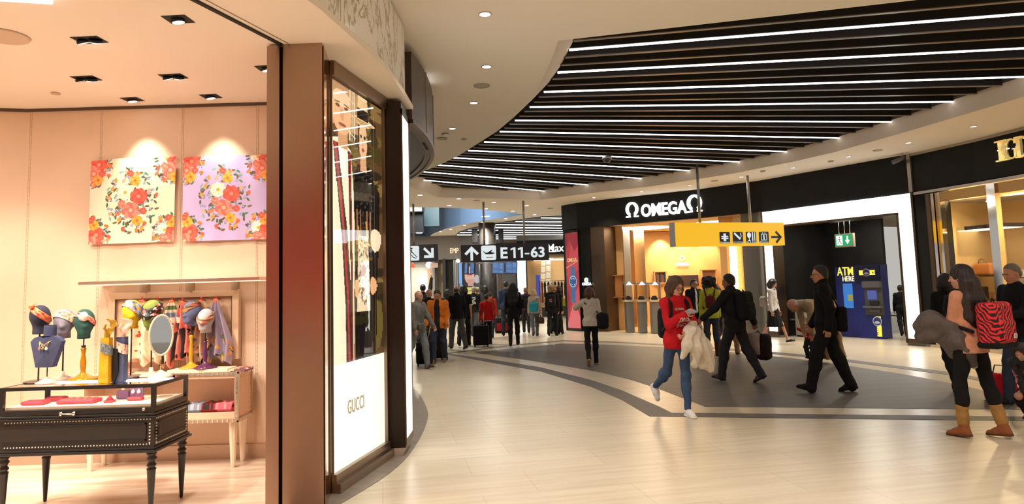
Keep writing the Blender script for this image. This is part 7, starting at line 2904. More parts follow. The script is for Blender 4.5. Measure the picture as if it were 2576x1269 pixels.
    def hair(s, c, kind='short'):
        m = hair_m(c)
        H = s.hp
        b = Blob(max(.0075, s.h * .8))
        if kind == 'fringe':
            b.ell(H(0, .026, .012), (.083, .090, .070), s.HR)
            b.cut(H(0, 0, .035), tuple(s.HR @ V((0, -.2, 1))))
            b.cut(H(0, -.012, 0), tuple(s.HR @ V((0, -1, -.1))))
        else:
            t = {'short': .010, 'bob': .018, 'long': .018, 'curly': .045, 'buzz': .005}.get(kind, .012)
            b.ell(H(0, .016, .034), (.077 + t, .096 + t, .094 + t), s.HR, k=.02)
            if kind in ('short', 'buzz'):
                b.ell(H(0, .05, -.02), (.066 + t, .058, .06), s.HR, k=.03)
                b.cut(H(0, .045, -.028), tuple(s.HR @ V((0, -.75, -.65))))
                b.ell(H(0, -.115, -.015), (.075, .075, .075), s.HR, k=.01, sub=True)
            elif kind == 'bob':
                for x in (-1, 1):
                    b.chain([H(x * .070, .02, .05), H(x * .086, .012, -.04), H(x * .082, -.004, -.125)], [.034, .036, .030], k=.04)
                b.chain([H(0, .07, .03), H(0, .085, -.05), H(0, .07, -.12)], [.05, .058, .045], k=.05)
                b.ell(H(0, -.115, -.026), (.060, .096, .104), s.HR, k=.012, sub=True)
            elif kind == 'long':
                for x in (-1, 1):
                    b.chain([H(x * .068, .01, .05), H(x * .086, .0, -.05), H(x * .088, -.02, -.17), s.hc + V((x * .095, -.035, -.27))], [.034, .036, .034, .022], k=.045)
                b.chain([H(0, .07, .03), H(0, .09, -.06), s.hc + V((0, .095, -.20)), s.hc + V((0, .10, -.30))], [.05, .062, .06, .04], k=.05)
                b.ell(H(0, -.115, -.022), (.060, .098, .106), s.HR, k=.012, sub=True)
            elif kind == 'mane':
                for x in (-1, 0, 1):
                    b.chain([H(x * .06, .05, .04), H(x * .09, .07, -.07), s.hc + V((x * .10, .10, -.24)), s.hc + V((x * .09, .12, -.40)), s.hc + V((x * .06, .12, -.50))], [.05, .062, .066, .06, .03], k=.04)
                b.ell(H(0, -.115, -.026), (.060, .096, .104), s.HR, k=.012, sub=True)
            elif kind == 'curly':
                g = np.random.RandomState(4)
                for _ in range(46):
                    a, z = g.rand() * 2 * PI, g.rand()
                    r = .105 + .03 * g.rand()
                    if math.sin(a) < -.35 and z < .55:
                        continue
                    b.ell(H(math.cos(a) * r, .03 + math.sin(a) * r, -.10 + z * .22), (.034, .034, .034), k=.02)
                b.ell(H(0, -.125, -.03), (.055, .075, .09), s.HR, k=.012, sub=True)
        fr = {'long': 90, 'mane': 70, 'bob': 100, 'curly': 60, 'short': 200, 'buzz': 200, 'fringe': 200}.get(kind, 120)

        def f(X, Y, Z):
            q = np.sqrt((X - s.hc.x) ** 2 + (Y - s.hc.y) ** 2) if False else np.arctan2(Y - s.hc.y - .02, X - s.hc.x)
            return (.0030 * np.sin(fr * .22 * q + 1.2 * np.sin(9 * Z)) + .0016 * np.sin(fr * .55 * q + 2)) if kind != 'curly' else .004 * np.sin(60 * Z + 9 * q)
        b.build('hair', m, s.t, f)

    def glasses(s, c=(.02, .02, .02)):
        H = s.hp
        mb = MB()
        for x in (-1, 1):
            pts = [H(x * .033 + .021 * math.cos(2 * PI * k / 14), -.106, .003 + .016 * math.sin(2 * PI * k / 14)) for k in range(14)]
            mb.tube(pts, .0026, 6, closed=True)
            mb.tube([H(x * .054, -.104, .008), H(x * .078, -.04, .010), H(x * .082, .01, .004)], .0026, 6)
        mb.tube([H(-.012, -.108, .006), H(0, -.112, .009), H(.012, -.108, .006)], .0026, 6)
        mb.build('glasses', mat('glasses_dark', c, .3), s.t)

    # -------- things worn or carried (objects of their own)
    def item(s, name, label, cat, c, group=None):
        c = V(c)
        p = s.M @ c
        o = thing(name, label, cat, p, s.yaw, group, s.sc)
        o['_c'] = [c.x, c.y, c.z]
        return o, c

    def put(s, o, c, name, blob_or_mb, m, fold=None, parent=None):
        me = blob_or_mb.mesh(name, fold) if isinstance(blob_or_mb, Blob) else blob_or_mb.mesh(name)
        me.transform(Matrix.Translation(-c))
        return link(name, me, m, parent or o, isinstance(blob_or_mb, Blob))

    def backpack(s, label, c, size=(.15, .085, .22), c2=None, m=None, drop=.0, out=0.0, group=None):
        ctr = s.pel + s.sp * (.30 - drop) - s.fw * (.125 * s.w + size[1] + out)
        o, cc = s.item('backpack', label, 'backpack', ctr)
        rx = Matrix.Rotation(math.atan2(-s.sp.y, s.sp.z), 3, 'X')
        b = Blob(s.h)
        b.box(ctr, size, .06, rx, k=.03)
        b.box(ctr - s.fw * size[1] * .8 - s.sp * size[2] * .3, (size[0] * .75, size[1] * .5, size[2] * .5), .04, rx, k=.03)
        body = s.put(o, cc, 'bag_body', b, m or cloth(c), fold_fn(.003))
        for sg_ in (-1, 1):
            x = sg_ * .095
            pts = [ctr + s.sp * (size[2] * .72) + s.fw * size[1] * .5 + V((x * .8, 0, 0)), s.pel + s.sp * .505 + V((x * 1.1, 0, 0)) - s.fw * .06, s.pel + s.sp * .535 + V((x * 1.15, 0, 0)), s.pel + s.sp * .47 + V((x * 1.2, 0, 0)) + s.fw * .105 * s.w, s.pel + s.sp * .34 + V((x * 1.35, 0, 0)) + s.fw * .135 * s.w, s.pel + s.sp * .20 + V((x * 1.75, 0, 0)) + s.fw * .08 * s.w, s.pel + s.sp * .12 + V((x * 1.5, 0, 0)) - s.fw * .10 * s.w]
            b = Blob(s.h)
            b.chain(pts, [.020] * 7, k=.01)
            s.put(o, cc, 'strap', b, cloth(c2 or c))
        mb = MB().tube([ctr + s.sp * size[2] + V((-.03, 0, 0)), ctr + s.sp * (size[2] + .035), ctr + s.sp * size[2] + V((.03, 0, 0))], .008, 6)
        s.put(o, cc, 'grab_handle', mb, cloth(c2 or c))
        return o, cc, ctr

    def bag(s, label, c, pos, size, name='handbag', handle=None, soft=.05, m=None, rz=0.0, cat=None, group=None, fold=.004):
        pos = V(pos)
        o, cc = s.item(name, label, cat or 'bag', pos - V((0, 0, size[2])), group)
        b = Blob(s.h)
        b.box(pos, size, min(soft, min(size) * .9), Matrix.Rotation(R(rz), 3, 'Z'), k=.02)
        s.put(o, cc, 'bag_body', b, m or cloth(c), fold_fn(fold))
        if handle is not None:
            mb = MB().tube([V(p) for p in handle], .011 if s.h < .012 else .014, 6)
            s.put(o, cc, 'strap', mb, cloth(c))
        return o


def suitcase(label, at, w_, h_, d_, c, rz=0.0, handle=None, group=None, m=None):
    """trolley case standing on its wheels, with its telescopic handle when it is pulled out"""
    p = fl(*at)
    o = thing('suitcase', label, 'suitcase', p, R(rz), group)
    mm = m or cloth(c)
    b = Blob(.016)
    b.box((0, 0, .04 + h_ / 2), (w_ / 2, d_ / 2, h_ / 2), .04)
    b.build('case', mm, o)
    MB().box((0, -d_ / 2 - .012, .04 + h_ * .42), (w_ * .8, .03, h_ * .55), bev=.012).build('front_pocket', mm, o)
    for x in (-1, 1):
        for y in (-1, 1):
            MB().cyl((x * (w_ / 2 - .04) - .015, y * (d_ / 2 - .03), .022), (x * (w_ / 2 - .04) + .015, y * (d_ / 2 - .03), .022), .022, 10).build('wheel', M_dark, o)
    MB().tube([(-.06, 0, .04 + h_), (-.05, 0, .07 + h_), (.05, 0, .07 + h_), (.06, 0, .04 + h_)], .01, 6).build('carry_handle', M_dark, o)
    if handle:
        hx, hy, hz = handle
        mb = MB()
        for x in (-.07, .07):
            mb.cyl((x, d_ / 2 - .03, h_ + .02), (x + hx, d_ / 2 - .03 + hy, hz), .010, 8)
        mb.build('telescopic_handle', M_tele, o)
        MB().cyl((-.085 + hx, d_ / 2 - .03 + hy, hz), (.085 + hx, d_ / 2 - .03 + hy, hz), .015, 8).build('grip', M_dark, o)
    return o


M_tele = mat('handle_brass', (.55, .48, .30), .35, .7)
BLK, NAVY, DGREY = (24, 23, 24), (34, 38, 52), (52, 52, 54)
# ------------------------------------------------------------------ nearest people
JEANS, RED = (62, 84, 118), (190, 24, 34)


def drape(P, label, name, cat, c, ctr, chains, k=.04, m=None, flat=None, parts=(), fold=.012):
    """cloth thing hanging over an arm, made of soft folds"""
    o, cc = P.item(name, label, cat, ctr)
    b = Blob(P.h)
    for pts, r in chains:
        b.chain([V(p) for p in pts], r, k=k, flat=flat)
    P.put(o, cc, name + '_body', b, m or cloth(c), lambda X, Y, Z: fold * (1.3 * np.abs(np.sin(30 * X + 22 * Y + 2.4 * np.sin(9 * Z))) - .6 + .5 * np.sin(26 * Z + 16 * X)))
    for nm, pts, r, cx in parts:
        b = Blob(P.h)
        b.chain([V(p) for p in pts], r, k=k)
        P.put(o, cc, nm, b, cloth(cx), fold_fn(.004))
    return o


# woman in the red hoodie
p = Person('person in a red hoodie and jeans looking down at a phone', (1712, 1046), 698, 14, leg=((-20, 38, 0), (9, 6, -2)), arm=(('t', -.005, -.26, 1.27, (-.35, .25, -1)), ('t', .0, -.235, 1.03, (1, .3, -.4))), w=.93, hw=.16, nod=22, turn=14, toe=(52, 0), skin_c=(214, 160, 132))
p.body(grip=(.55, .5))
p.trousers(JEANS, .008, ankle=.02, kind='jeans', slim=.86)
hd = p.top(RED, .020, -.10, 1.0, 'hoodie', extra=lambda b: b.cap(p.neck + V((-.07, .03, .01)), p.neck + V((.07, .03, .01)), .05, k=.04).cap(p.neck + V((-.06, -.05, -.01)), p.neck + V((.06, -.05, -.01)), .03, k=.03), fold=.005)
p.shoes((226, 222, 218), 'sneaker', (232, 230, 226))
p.hair((78, 52, 36), 'long')
p.glasses()
bmx = bmesh.new()
bmx.from_mesh(hd.data)
tree = BVHTree.FromBMesh(bmx)
bmx.free()


def chest_text(P, parent, body, x, z, wd, hg, m, tree, side=-1, bold=.02, tilt=0.0, n='lettering'):
    me = fit_text(body, wd, hg, .002, bold)
    bm = bmesh.new()
    bm.from_mesh(me)
    bmesh.ops.subdivide_edges(bm, edges=[e for e in bm.edges if e.calc_length() > .03], cuts=2)
    for v in bm.verts:
        X = x + v.co.x * (-side)
        Z = z + v.co.y + tilt * v.co.x
        hit = tree.ray_cast(V((X, side * .8, Z)), V((0, -side, 0)))
        y = hit[0].y if hit[0] else side * .15
        v.co = V((X, y + side * (.003 + v.co.z), Z))
    bm.to_mesh(me)
    bm.free()
    return link(n, me, m, parent)


MW = cloth((214, 200, 196))
zc = p.chest.z
chest_text(p, p.t, 'NATIONAL', .0, zc + .065, .13, .030, MW, tree)
chest_text(p, p.t, 'DRAGSTER', .035, zc - .065, .20, .075, MW, tree, bold=.03, tilt=.10)
chest_text(p, p.t, 'OF RACING', .03, zc - .135, .17, .042, MW, tree, tilt=.10)
p.backpack('black backpack worn by the person in the red hoodie', BLK, (.15, .075, .20), drop=.10)
ph, c = p.item('phone', 'grey phone held by the person in the red hoodie', 'phone', p.arm[0][2] + V((.05, -.07, .035)))
mb = MB()
mb.box(c, (.15, .075, .010), rot=Matrix.Rotation(R(28), 3, 'X') @ Matrix.Rotation(R(10), 3, 'Z'), bev=.004)
p.put(ph, c, 'phone_case', mb, mat('phone_grey', (.30, .30, .31), .3))
W_, E_ = p.arm[1][2], p.arm[1][1]
drape(p, 'pale beige coat hanging over the forearm of the person in the red hoodie', 'coat', 'coat', (214, 204, 186), W_ + V((.1, 0, -.4)),
      [([W_ + V((.02, -.01, .035)), E_ + V((-.03, -.07, .0))], [.05, .05]), ([W_ + V((.01, -.06, .02)), W_ + V((-.02, -.08, -.14)), W_ + V((-.08, -.05, -.27))], [.055, .06, .035]),
       ([W_ + V((.08, -.06, .03)), W_ + V((.10, -.09, -.16)), W_ + V((.08, -.06, -.36))], [.06, .075, .05]), ([W_ + V((.14, -.03, .03)), W_ + V((.22, -.06, -.18)), W_ + V((.29, -.05, -.42))], [.06, .085, .06]), ([W_ + V((.16, .02, .0)), W_ + V((.20, -.0, -.2)), W_ + V((.20, .0, -.40))], [.05, .07, .05])], k=.05)

# man in dark jacket walking away with a backpack
p = Person('person in dark jacket and grey trousers walking away with a hiking backpack', (1858, 962), 690, -138, leg=((-16, 14), (22, 14)), arm=(('a', -26, 20, 6), ('a', 34, 22, 18)), w=1.03, hw=.185, nod=6, lean=6, toe=(28, -8), skin_c=(150, 104, 80))
p.body(grip=(.8, .2))
p.trousers((46, 46, 52), .018)
p.top((31, 31, 34), .026, -.15, 1.0, 'jacket', collar=True)
p.shoes((92, 70, 62), 'shoe', (30, 26, 24))
p.hair((22, 18, 17), 'short')
o, c, ctr = p.backpack('black hiking backpack on the person in dark jacket walking away', (26, 27, 28), (.155, .095, .23), drop=.04)
b = Blob(.01)
b.box(ctr - p.fw * .11 + V((.05, 0, -.07)), (.05, .012, .03), .01)
p.put(o, c, 'grey_patch', b, cloth((92, 92, 90)))
hW, hD = p.arm[0][2], p.arm[0][3]
q = hW + hD * .13
o = p.bag('dark brown daypack hanging from the right hand of the person walking away', (38, 30, 28), q + V((-.05, .06, -.27)), (.10, .12, .21), 'backpack', [q + V((-.04, .03, -.08)), q, q + V((-.02, -.03, -.09))], .08, cat='backpack')
o = p.bag('pale plastic carrier bag beside the dark brown daypack', (170, 160, 154), q + V((.04, -.05, -.22)), (.035, .10, .18), 'carrier_bag', [q + V((.03, -.02, -.05)), q + V((0, 0, .0)), q + V((.03, -.07, -.06))], .03)

# man in black walking left
p = Person('person in black clothes and glasses walking left past the blue cash machine', (2090, 988), 668, -112, leg=((-13, 10), (20, 8)), arm=(('a', 10, 8, 18), ('a', -12, 10, 20)), w=1.0, hw=.182, nod=4, turn=0, toe=(12, -14), skin_c=(200, 146, 116))
p.body(grip=(.3, .3))
p.trousers((25, 24, 26), .024)
p.top((21, 20, 21), .026, -.16, 1.0, 'jacket', collar=True)
p.shoes((27, 26, 27), 'shoe', (20, 20, 20))
p.hair((36, 28, 24), 'short')
p.glasses()
q = p.pel + V((-.05, .20, .06))
p.bag('black shoulder bag behind the person in black clothes', (20, 20, 21), q, (.14, .07, .17), 'shoulder_bag', [q + V((.12, -.02, .12)), p.sho[1] + V((-.06, .04, .07)), p.sho[1] + V((-.08, -.10, .0)), q + V((-.1, -.14, .14))], .05)

# woman at the right edge with coat and red backpack
p = Person('person with long dark hair, peach top and tan boots seen from behind at the right', (2462, 1100), 666, -152, leg=((-9, 6, 3), (10, 12, 3)), arm=(('t', .02, -.26, 1.10, (-1, .3, -.4)), ('t', -.03, -.235, 1.05, (1, .55, -.25))), w=1.12, hw=.165, nod=6, turn=12, toe=(6, 4), skin_c=(208, 156, 130))
p.body(grip=(.5, .5))
p.trousers((20, 19, 21), .006, ankle=.10, kind='leggings', slim=.9)
p.top((206, 146, 118), .010, -.10, .78, 'sweater', fold=.004)
p.shoes((140, 82, 50), 'boot', (92, 58, 40), hh=.10)
for i in (0, 1):
    a, kn, an, f, u = p.leg[i]
    d = (kn - an).normalized()
    b = Blob(.009).cap(an + d * .07, an + d * .22, .056, .060, k=.01)
    b.build('boot_sock', cloth((158, 118, 66)), p.t, fold_fn(.004, 1.6))
p.hair((40, 26, 24), 'mane')
ZB = bpy.data.materials.new('red_zebra')
ZB.use_nodes = True
nt = ZB.node_tree
tc = nt.nodes.new('ShaderNodeTexCoord')
wv = nt.nodes.new('ShaderNodeTexWave')
wv.inputs['Scale'].default_value = 13
wv.inputs['Distortion'].default_value = 7
wv.inputs['Detail'].default_value = 2
wv.inputs['Detail Scale'].default_value = 1.0
wv.bands_direction = 'DIAGONAL'
rp = nt.nodes.new('ShaderNodeValToRGB')
rp.color_ramp.interpolation = 'CONSTANT'
rp.color_ramp.elements[0].color = (*rgb(48, 12, 18), 1)
rp.color_ramp.elements[1].color = (*rgb(226, 44, 54), 1)
rp.color_ramp.elements[1].position = .47
nt.links.new(tc.outputs['Object'], wv.inputs['Vector'])
nt.links.new(wv.outputs['Fac'], rp.inputs['Fac'])
nt.links.new(rp.outputs['Color'], nt.nodes['Principled BSDF'].inputs['Base Color'])
nt.nodes['Principled BSDF'].inputs['Roughness'].default_value = .75
o, c, ctr = p.backpack('red and black zebra striped backpack on the person with long hair', (200, 40, 50), (.185, .10, .22), BLK, ZB, drop=.11, out=.02)
b = Blob(.01)
b.box(ctr - p.sp * .20 + p.fw * .0, (.19, .105, .035), .03)
p.put(o, c, 'black_base', b, cloth((22, 20, 22)))
me = fit_text('ea', .065, .05, .003, .02)
me.transform(face_matrix(ctr - p.sp * .115 - p.fw * .148 + V((-.045, 0, 0)), (1, 0, 0)))
me.transform(Matrix.Translation(-c))
link('lettering', me, cloth((214, 200, 196)), o)
W_, E_ = p.arm[1][2], p.arm[1][1]
x = p.pel
drape(p, 'crumpled grey coat bundled over the arm of the person with long hair', 'coat', 'coat', (96, 88, 86), E_ + V((.05, -.05, -.4)),
      [([E_ + V((.04, -.02, -.03)), E_ + V((.10, -.15, .02)), E_ + V((.13, -.24, -.04))], [.075, .10, .07]), ([E_ + V((.03, -.05, -.04)), E_ + V((.07, -.16, -.10)), E_ + V((.10, -.25, -.15))], [.075, .09, .065]),
       ([E_ + V((-.02, .02, -.03)), E_ + V((.0, .06, -.18)), E_ + V((-.02, .12, -.26))], [.07, .085, .06]), ([E_ + V((-.05, -.04, -.04)), E_ + V((-.02, -.06, -.18)), E_ + V((-.04, -.02, -.32))], [.06, .075, .045])], k=.05,
      parts=[('coat_sleeve', [E_ + V((-.02, .10, -.18)), E_ + V((-.05, .13, -.32)), E_ + V((-.08, .14, -.41))], [.055, .05, .042], (74, 68, 66)), ('cuff_lining', [E_ + V((-.083, .142, -.418)), E_ + V((-.085, .143, -.424))], [.036, .034], (150, 140, 134))])

# person in black in front of the chrome pillars, mostly hidden
p = Person('person in black mostly hidden behind the person with long hair', (2404, 985), 690, 168, w=.95, skin_c=(196, 150, 126))
p.body(face=False)
p.trousers((26, 26, 28), .016)
p.top((22, 21, 22), .018, -.10)
p.shoes((30, 28, 28))
p.hair((34, 24, 20), 'bob')
# man at the right frame edge
p = Person('person in a black sweater and jeans pointing left at the right frame edge', (2584, 1020), 664, -84, arm=(('a', 4, 8, 12), ('t', .16, -.34, 1.10, (.3, .5, -1))), w=1.08, hw=.19, nod=16, skin_c=(196, 140, 112))
p.body()
p.trousers((50, 58, 74), .016, kind='jeans')
p.top((20, 20, 22), .02, -.10, 1.0, 'sweater')
p.shoes((40, 36, 34))
p.hair((120, 108, 100), 'buzz')
# floral bundle, red bag and trolley at the lower right
p = Person('person crouching in a black rose-print jacket, cut by the right frame edge', (2622, 1075), 862, -60, leg=((72, 120), (38, 112)), lean=42, arm=(('t', .02, -.36, .42), ('t', .18, -.34, .30)), w=1.0, toe=(0, 38), nod=30, skin_c=(200, 150, 125))
p.body(face=False)
p.trousers((24, 23, 26), .02)
FL = bpy.data.materials.new('rose_print')
FL.use_nodes = True
nt = FL.node_tree
tc = nt.nodes.new('ShaderNodeTexCoord')
vo = nt.nodes.new('ShaderNodeTexVoronoi')
vo.inputs['Scale'].default_value = 5.5
no = nt.nodes.new('ShaderNodeTexNoise')
no.inputs['Scale'].default_value = 30
mm = nt.nodes.new('ShaderNodeMath')
mm.operation = 'MULTIPLY_ADD'
mm.inputs[1].default_value = .5
nt.links.new(tc.outputs['Object'], vo.inputs['Vector'])
nt.links.new(tc.outputs['Object'], no.inputs['Vector'])
nt.links.new(no.outputs['Fac'], mm.inputs[0])
nt.links.new(vo.outputs['Distance'], mm.inputs[2])
rp = nt.nodes.new('ShaderNodeValToRGB')
e = rp.color_ramp.elements
e[0].position, e[0].color = .40, (*rgb(236, 150, 160), 1)
e[1].position, e[1].color = .62, (*rgb(20, 20, 26), 1)
x = e.new(.50)
x.color = (*rgb(190, 100, 120), 1)
x = e.new(.56)
x.color = (*rgb(52, 60, 74), 1)
nt.links.new(mm.outputs[0], rp.inputs['Fac'])
nt.links.new(rp.outputs['Color'], nt.nodes['Principled BSDF'].inputs['Base Color'])
b = Blob(.01)
p.torso(b, .035, -.08)
p.sleeves(b, .02)
b.build('jacket', FL, p.t, fold_fn(.006))
p.shoes((86, 74, 70), 'sneaker', (40, 36, 36))
p.hair((40, 28, 24), 'long')
q = fl(2520, 1010)
o = thing('carrier_bag', 'red carrier bag on the floor beside the crouching person', 'bag', q, R(-30))
b = Blob(.01)
b.box((0, 0, .17), (.17, .08, .17), .03)
b.build('bag_body', cloth((196, 26, 50)), o, fold_fn(.006))
MB().tube([(-.07, 0, .33), (-.04, 0, .44), (.04, 0, .44), (.07, 0, .33)], .008, 6).build('handle', cloth(BLK), o)

# lime top, curly hair
p = Person('person with curly dark hair in a lime green top and brown knee boots', (1794, 907), 699, 168, leg=((4, 2, 2), (-3, 3, 2)), arm=(('a', 4, 5, 10), ('a', -2, 8, 8)), w=.96, hw=.165, skin_c=(150, 104, 80), nod=4)
p.body(grip=(.4, .7))
p.trousers((62, 68, 84), .012, kind='jeans', ankle=.3)
p.top((196, 206, 66), .014, -.10, 1.0, 'sweater')
p.shoes((84, 48, 40), 'boot', None, hh=.36)
p.hair((30, 20, 18), 'curly')
p.backpack('small burgundy backpack on the person in the lime green top', (104, 34, 36), (.11, .05, .14), drop=.04)
q = p.arm[1][2] + p.arm[1][3] * .12
p.bag('white shopping bag held by the person in the lime green top', (214, 206, 200), q + V((.02, 0, -.27)), (.045, .14, .20), 'shopping_bag', [q + V((.02, -.06, -.08)), q, q + V((.02, .06, -.08))], .012)
# suited man behind
p = Person('person in a dark suit and glasses facing the hall behind the lime green top', (1752, 872), 703, 20, arm=(None, ('a', 8, 8, 20)), w=1.02, hw=.185, nod=6, turn=14, skin_c=(206, 150, 120))
p.body()
p.trousers((30, 30, 34), .018)
p.shirt((226, 224, 224))
p.top((30, 30, 33), .022, -.16, 1.0, 'suit_jacket', open_=(-.035, .035), collar=True)
p.shoes((30, 26, 26))
p.hair((52, 42, 36), 'short')
p.glasses()
p = Person('person in beige trousers and dark top partly hidden behind the hiking backpack', (1842, 893), 714, 150, w=.98, skin_c=(205, 152, 124))
p.body(face=False)
p.trousers((158, 128, 100), .018)
p.top((38, 38, 46), .018, -.10)
p.shoes((34, 30, 30))
p.hair((70, 50, 40), 'short')
p = Person('person with brown hair between the lime green top and the dark jacket', (1812, 876), 722, 10, w=.92, hw=.155, skin_c=(204, 152, 126))
p.body()
p.trousers((44, 46, 56), .012)
p.top((58, 50, 50), .016, -.10)
p.shoes((40, 36, 36))
p.hair((84, 58, 44), 'bob')
# woman in white sweater and black skirt
p = Person('person in a white sweater and flared black skirt walking right by the lit portal', (1950, 866), 703, 50, leg=((-16, 16), (24, 6)), arm=(('a', -2, 7, 10), ('a', 4, 7, 10)), w=.92, hw=.155, nod=20, toe=(26, -10), skin_c=(198, 146, 122))
p.body()
p.skirt((22, 21, 23), .50, .26)
p.top((206, 202, 198), .014, -.08, .95, 'sweater')
p.shoes((20, 20, 20), 'flat')
p.hair((32, 24, 24), 'bob')
b = Blob(.009)
for k in range(5):
    b.ell(p.hp(.02 + .016 * math.cos(k * 1.26) - .1, .02, .08 + .016 * math.sin(k * 1.26)), (.016, .016, .016), k=.008)
b.build('hair_clip', cloth((226, 222, 214)), p.t)
b = Blob(.009)
b.cap(p.neck + V((-.02, -.02, 0)), p.neck + V((.02, -.02, 0)), .062, k=.02)
b.cut(p.neck + V((0, 0, .012)), (0, 0, 1)).cut(p.neck + V((0, 0, -.012)), (0, 0, -1))
b.build('neckline', cloth(BLK), p.t)
q = p.pel + V((-.10, .21, .20))
p.bag('pale grey handbag hanging behind the person in the white sweater', (168, 158, 150), q, (.06, .10, .14), 'handbag', [q + V((.02, -.06, .12)), p.sho[0] + V((.0, .06, .05)), p.sho[0] + V((.02, -.04, .03)), q + V((.0, -.12, .08))], .05)
# bending old man and the toddler
p = Person('bald person in beige bending down towards a small child', (2092, 914), 748, -82, leg=((4, 6), (-6, 6)), lean=84, arm=(('t', -.10, -.44, .58), ('t', .10, -.40, .52)), w=1.05, hw=.18, nod=64, skin_c=(206, 148, 118))
p.body()
p.trousers((146, 120, 88), .018)
p.top((170, 150, 122), .022, -.08, 1.0, 'jacket', fold=.006)
p.shoes((58, 46, 40), 'shoe', (190, 190, 60))
p.hair((190, 176, 164), 'fringe')
p = Person('small child in a red hoodie standing by the bending person', (2041, 909), 800, -60, child=True, leg=((22, 40), (6, 20)), arm=(('a', 50, 12, 60), ('a', 40, 14, 40)), w=.98, hw=.15, skin_c=(214, 164, 140), nod=10)
p.h = .012
p.body()
p.trousers((48, 50, 58), .03)
p.top((196, 30, 36), .03, -.06, 1.0, 'hoodie', collar=True)
p.shoes((40, 38, 40))
p.hair((74, 52, 38), 'short')
# girl in white with the black holdall
p = Person('person with a reddish bob in a white top carrying a black holdall', (1490, 918), 724, 178, leg=((3, 2, 1), (-10, 26, 1)), arm=(('a', 0, 9, 30), ('t', .10, -.24, 1.42, (1, .2, -.6))), w=.95, hw=.165, nod=4, turn=-16, toe=(0, 40), skin_c=(206, 156, 130))
p.body()
p.trousers((24, 23, 26), .012, slim=.9)
p.top((206, 198, 184), .026, -.08, 1.0, 'sweater', fold=.006)
p.shoes((30, 28, 28), 'sneaker', (196, 160, 120))
p.hair((92, 44, 36), 'bob')
q = p.pel + V((-.27, -.02, .04))
p.bag('black holdall on the hip of the person in the white top', (30, 30, 36), q, (.14, .17, .19), 'holdall', [q + V((.06, .06, .16)), p.sho[1] + V((-.02, .09, -.02)), p.sho[1] + V((-.05, -.02, .07)), q + V((.08, -.12, .16))], .09)
# ------------------------------------------------------------------ crowd in the distance
def figure(label, at, head, yaw, top, legs, hair, shoe=(34, 32, 32), kind='jacket', hk='short', o=.02, hem=-.10, trk='trousers', slim=1.0, cuff=1.0, **k):
    p = Person(label, at, head, yaw, **k)
    p.body(face=False)
    p.trousers(legs, .016, kind=trk, slim=slim)
    p.top(top, o, hem, cuff, kind)
    p.shoes(shoe)
    if hair:
        p.hair(hair, hk)
    return p


WA = dict(leg=((-14, 12), (16, 10)), toe=(26, -4))
p = Person('bald person in a grey sweater and pale jeans beside the lit post', (1053, 930), 732, 62, leg=((-14, 12), (16, 10)), toe=(26, -4), nod=4, w=1.08, hw=.185, arm=(('a', 2, 8, 14), ('a', 24, 10, 6)), skin_c=(204, 150, 124))
p.body()
p.trousers((118, 122, 128), .02, kind='jeans')
p.top((112, 108, 102), .024, -.10, 1.0, 'sweater', collar=True)
p.shoes((84, 66, 54), 'shoe', (60, 50, 44))
q = p.pel
b = Blob(.013)
b.chain([p.sho[1] + V((-.05, .0, .07)), p.chest + p.fw * .15, q + p.fw * .14 + V((-.14, 0, .06))], [.018] * 3, k=.01)
b.box(q + p.fw * .15 + V((-.10, 0, .0)), (.09, .035, .08), .03)
o, c = p.item('shoulder_bag', 'small grey shoulder bag across the bald person in the grey sweater', 'bag', q + p.fw * .15 + V((-.1, 0, -.08)))
p.put(o, c, 'bag_body', b, cloth((92, 88, 84)))
suitcase('black trolley case pulled beside the bald person in grey, brass coloured handle', (1068, 921), .34, .46, .22, BLK, R(0) + 10, (.10, -.10, .98), 'trolley cases in the crowd')
p = Person('person in an open orange jacket and dark shirt looking down', (1104, 915), 731, -6, leg=((8, 4), (-8, 14)), toe=(0, 20), nod=30, w=1.08, hw=.188, arm=(('a', 6, 10, 26), ('a', 2, 9, 22)), skin_c=(196, 132, 104))
p.body(grip=(.4, .5))
p.trousers((52, 60, 74), .022, kind='jeans')
p.shirt((34, 32, 34), .012)
p.top((206, 112, 34), .034, -.12, 1.0, 'jacket', open_=(-.075, .075), collar=True, fold=.006)
p.shoes((120, 92, 70), 'shoe', (170, 140, 110))
p.hair((40, 32, 28), 'short')
o, c = p.item('paper_sheet', 'white folded paper in the hand of the person in the orange jacket', 'paper', p.arm[1][2] + V((.05, -.05, -.06)))
mb = MB().box(c + V((0, 0, .09)), (.012, .10, .2), rot=Matrix.Rotation(R(25), 3, 'X'))
p.put(o, c, 'paper', mb, cloth((206, 202, 190)))
suitcase('dark brown case standing behind the person in the orange jacket', (1092, 906), .42, .60, .26, (44, 34, 30), 8, None, 'trolley cases in the crowd')
p = Person('balding person in a black jacket and grey trousers walking away, left of the suitcase', (1152, 881), 720, -150, leg=((-12, 12), (20, 14)), toe=(26, -6), w=1.05, hw=.185, nod=2, turn=-25, skin_c=(200, 146, 118))
p.body(face=False)
p.trousers((86, 84, 84), .02)
p.top((24, 24, 25), .026, -.12, collar=True)
p.shoes((58, 40, 34))
p.hair((60, 46, 40), 'fringe')
figure('person in black with a dark hood and bare forearms behind the balding person', (1169, 871), 719, 176, (26, 26, 28), (28, 28, 30), (22, 20, 20), kind='hoodie', hk='bob', cuff=.3, w=1.0)
p = figure('grey haired person in a black jacket with a white printed back', (1194, 848), 722, 176, (27, 27, 28), (74, 76, 80), (150, 144, 138), kind='jacket', **WA)
ctr = p.chest - p.fw * .165
mb = MB()
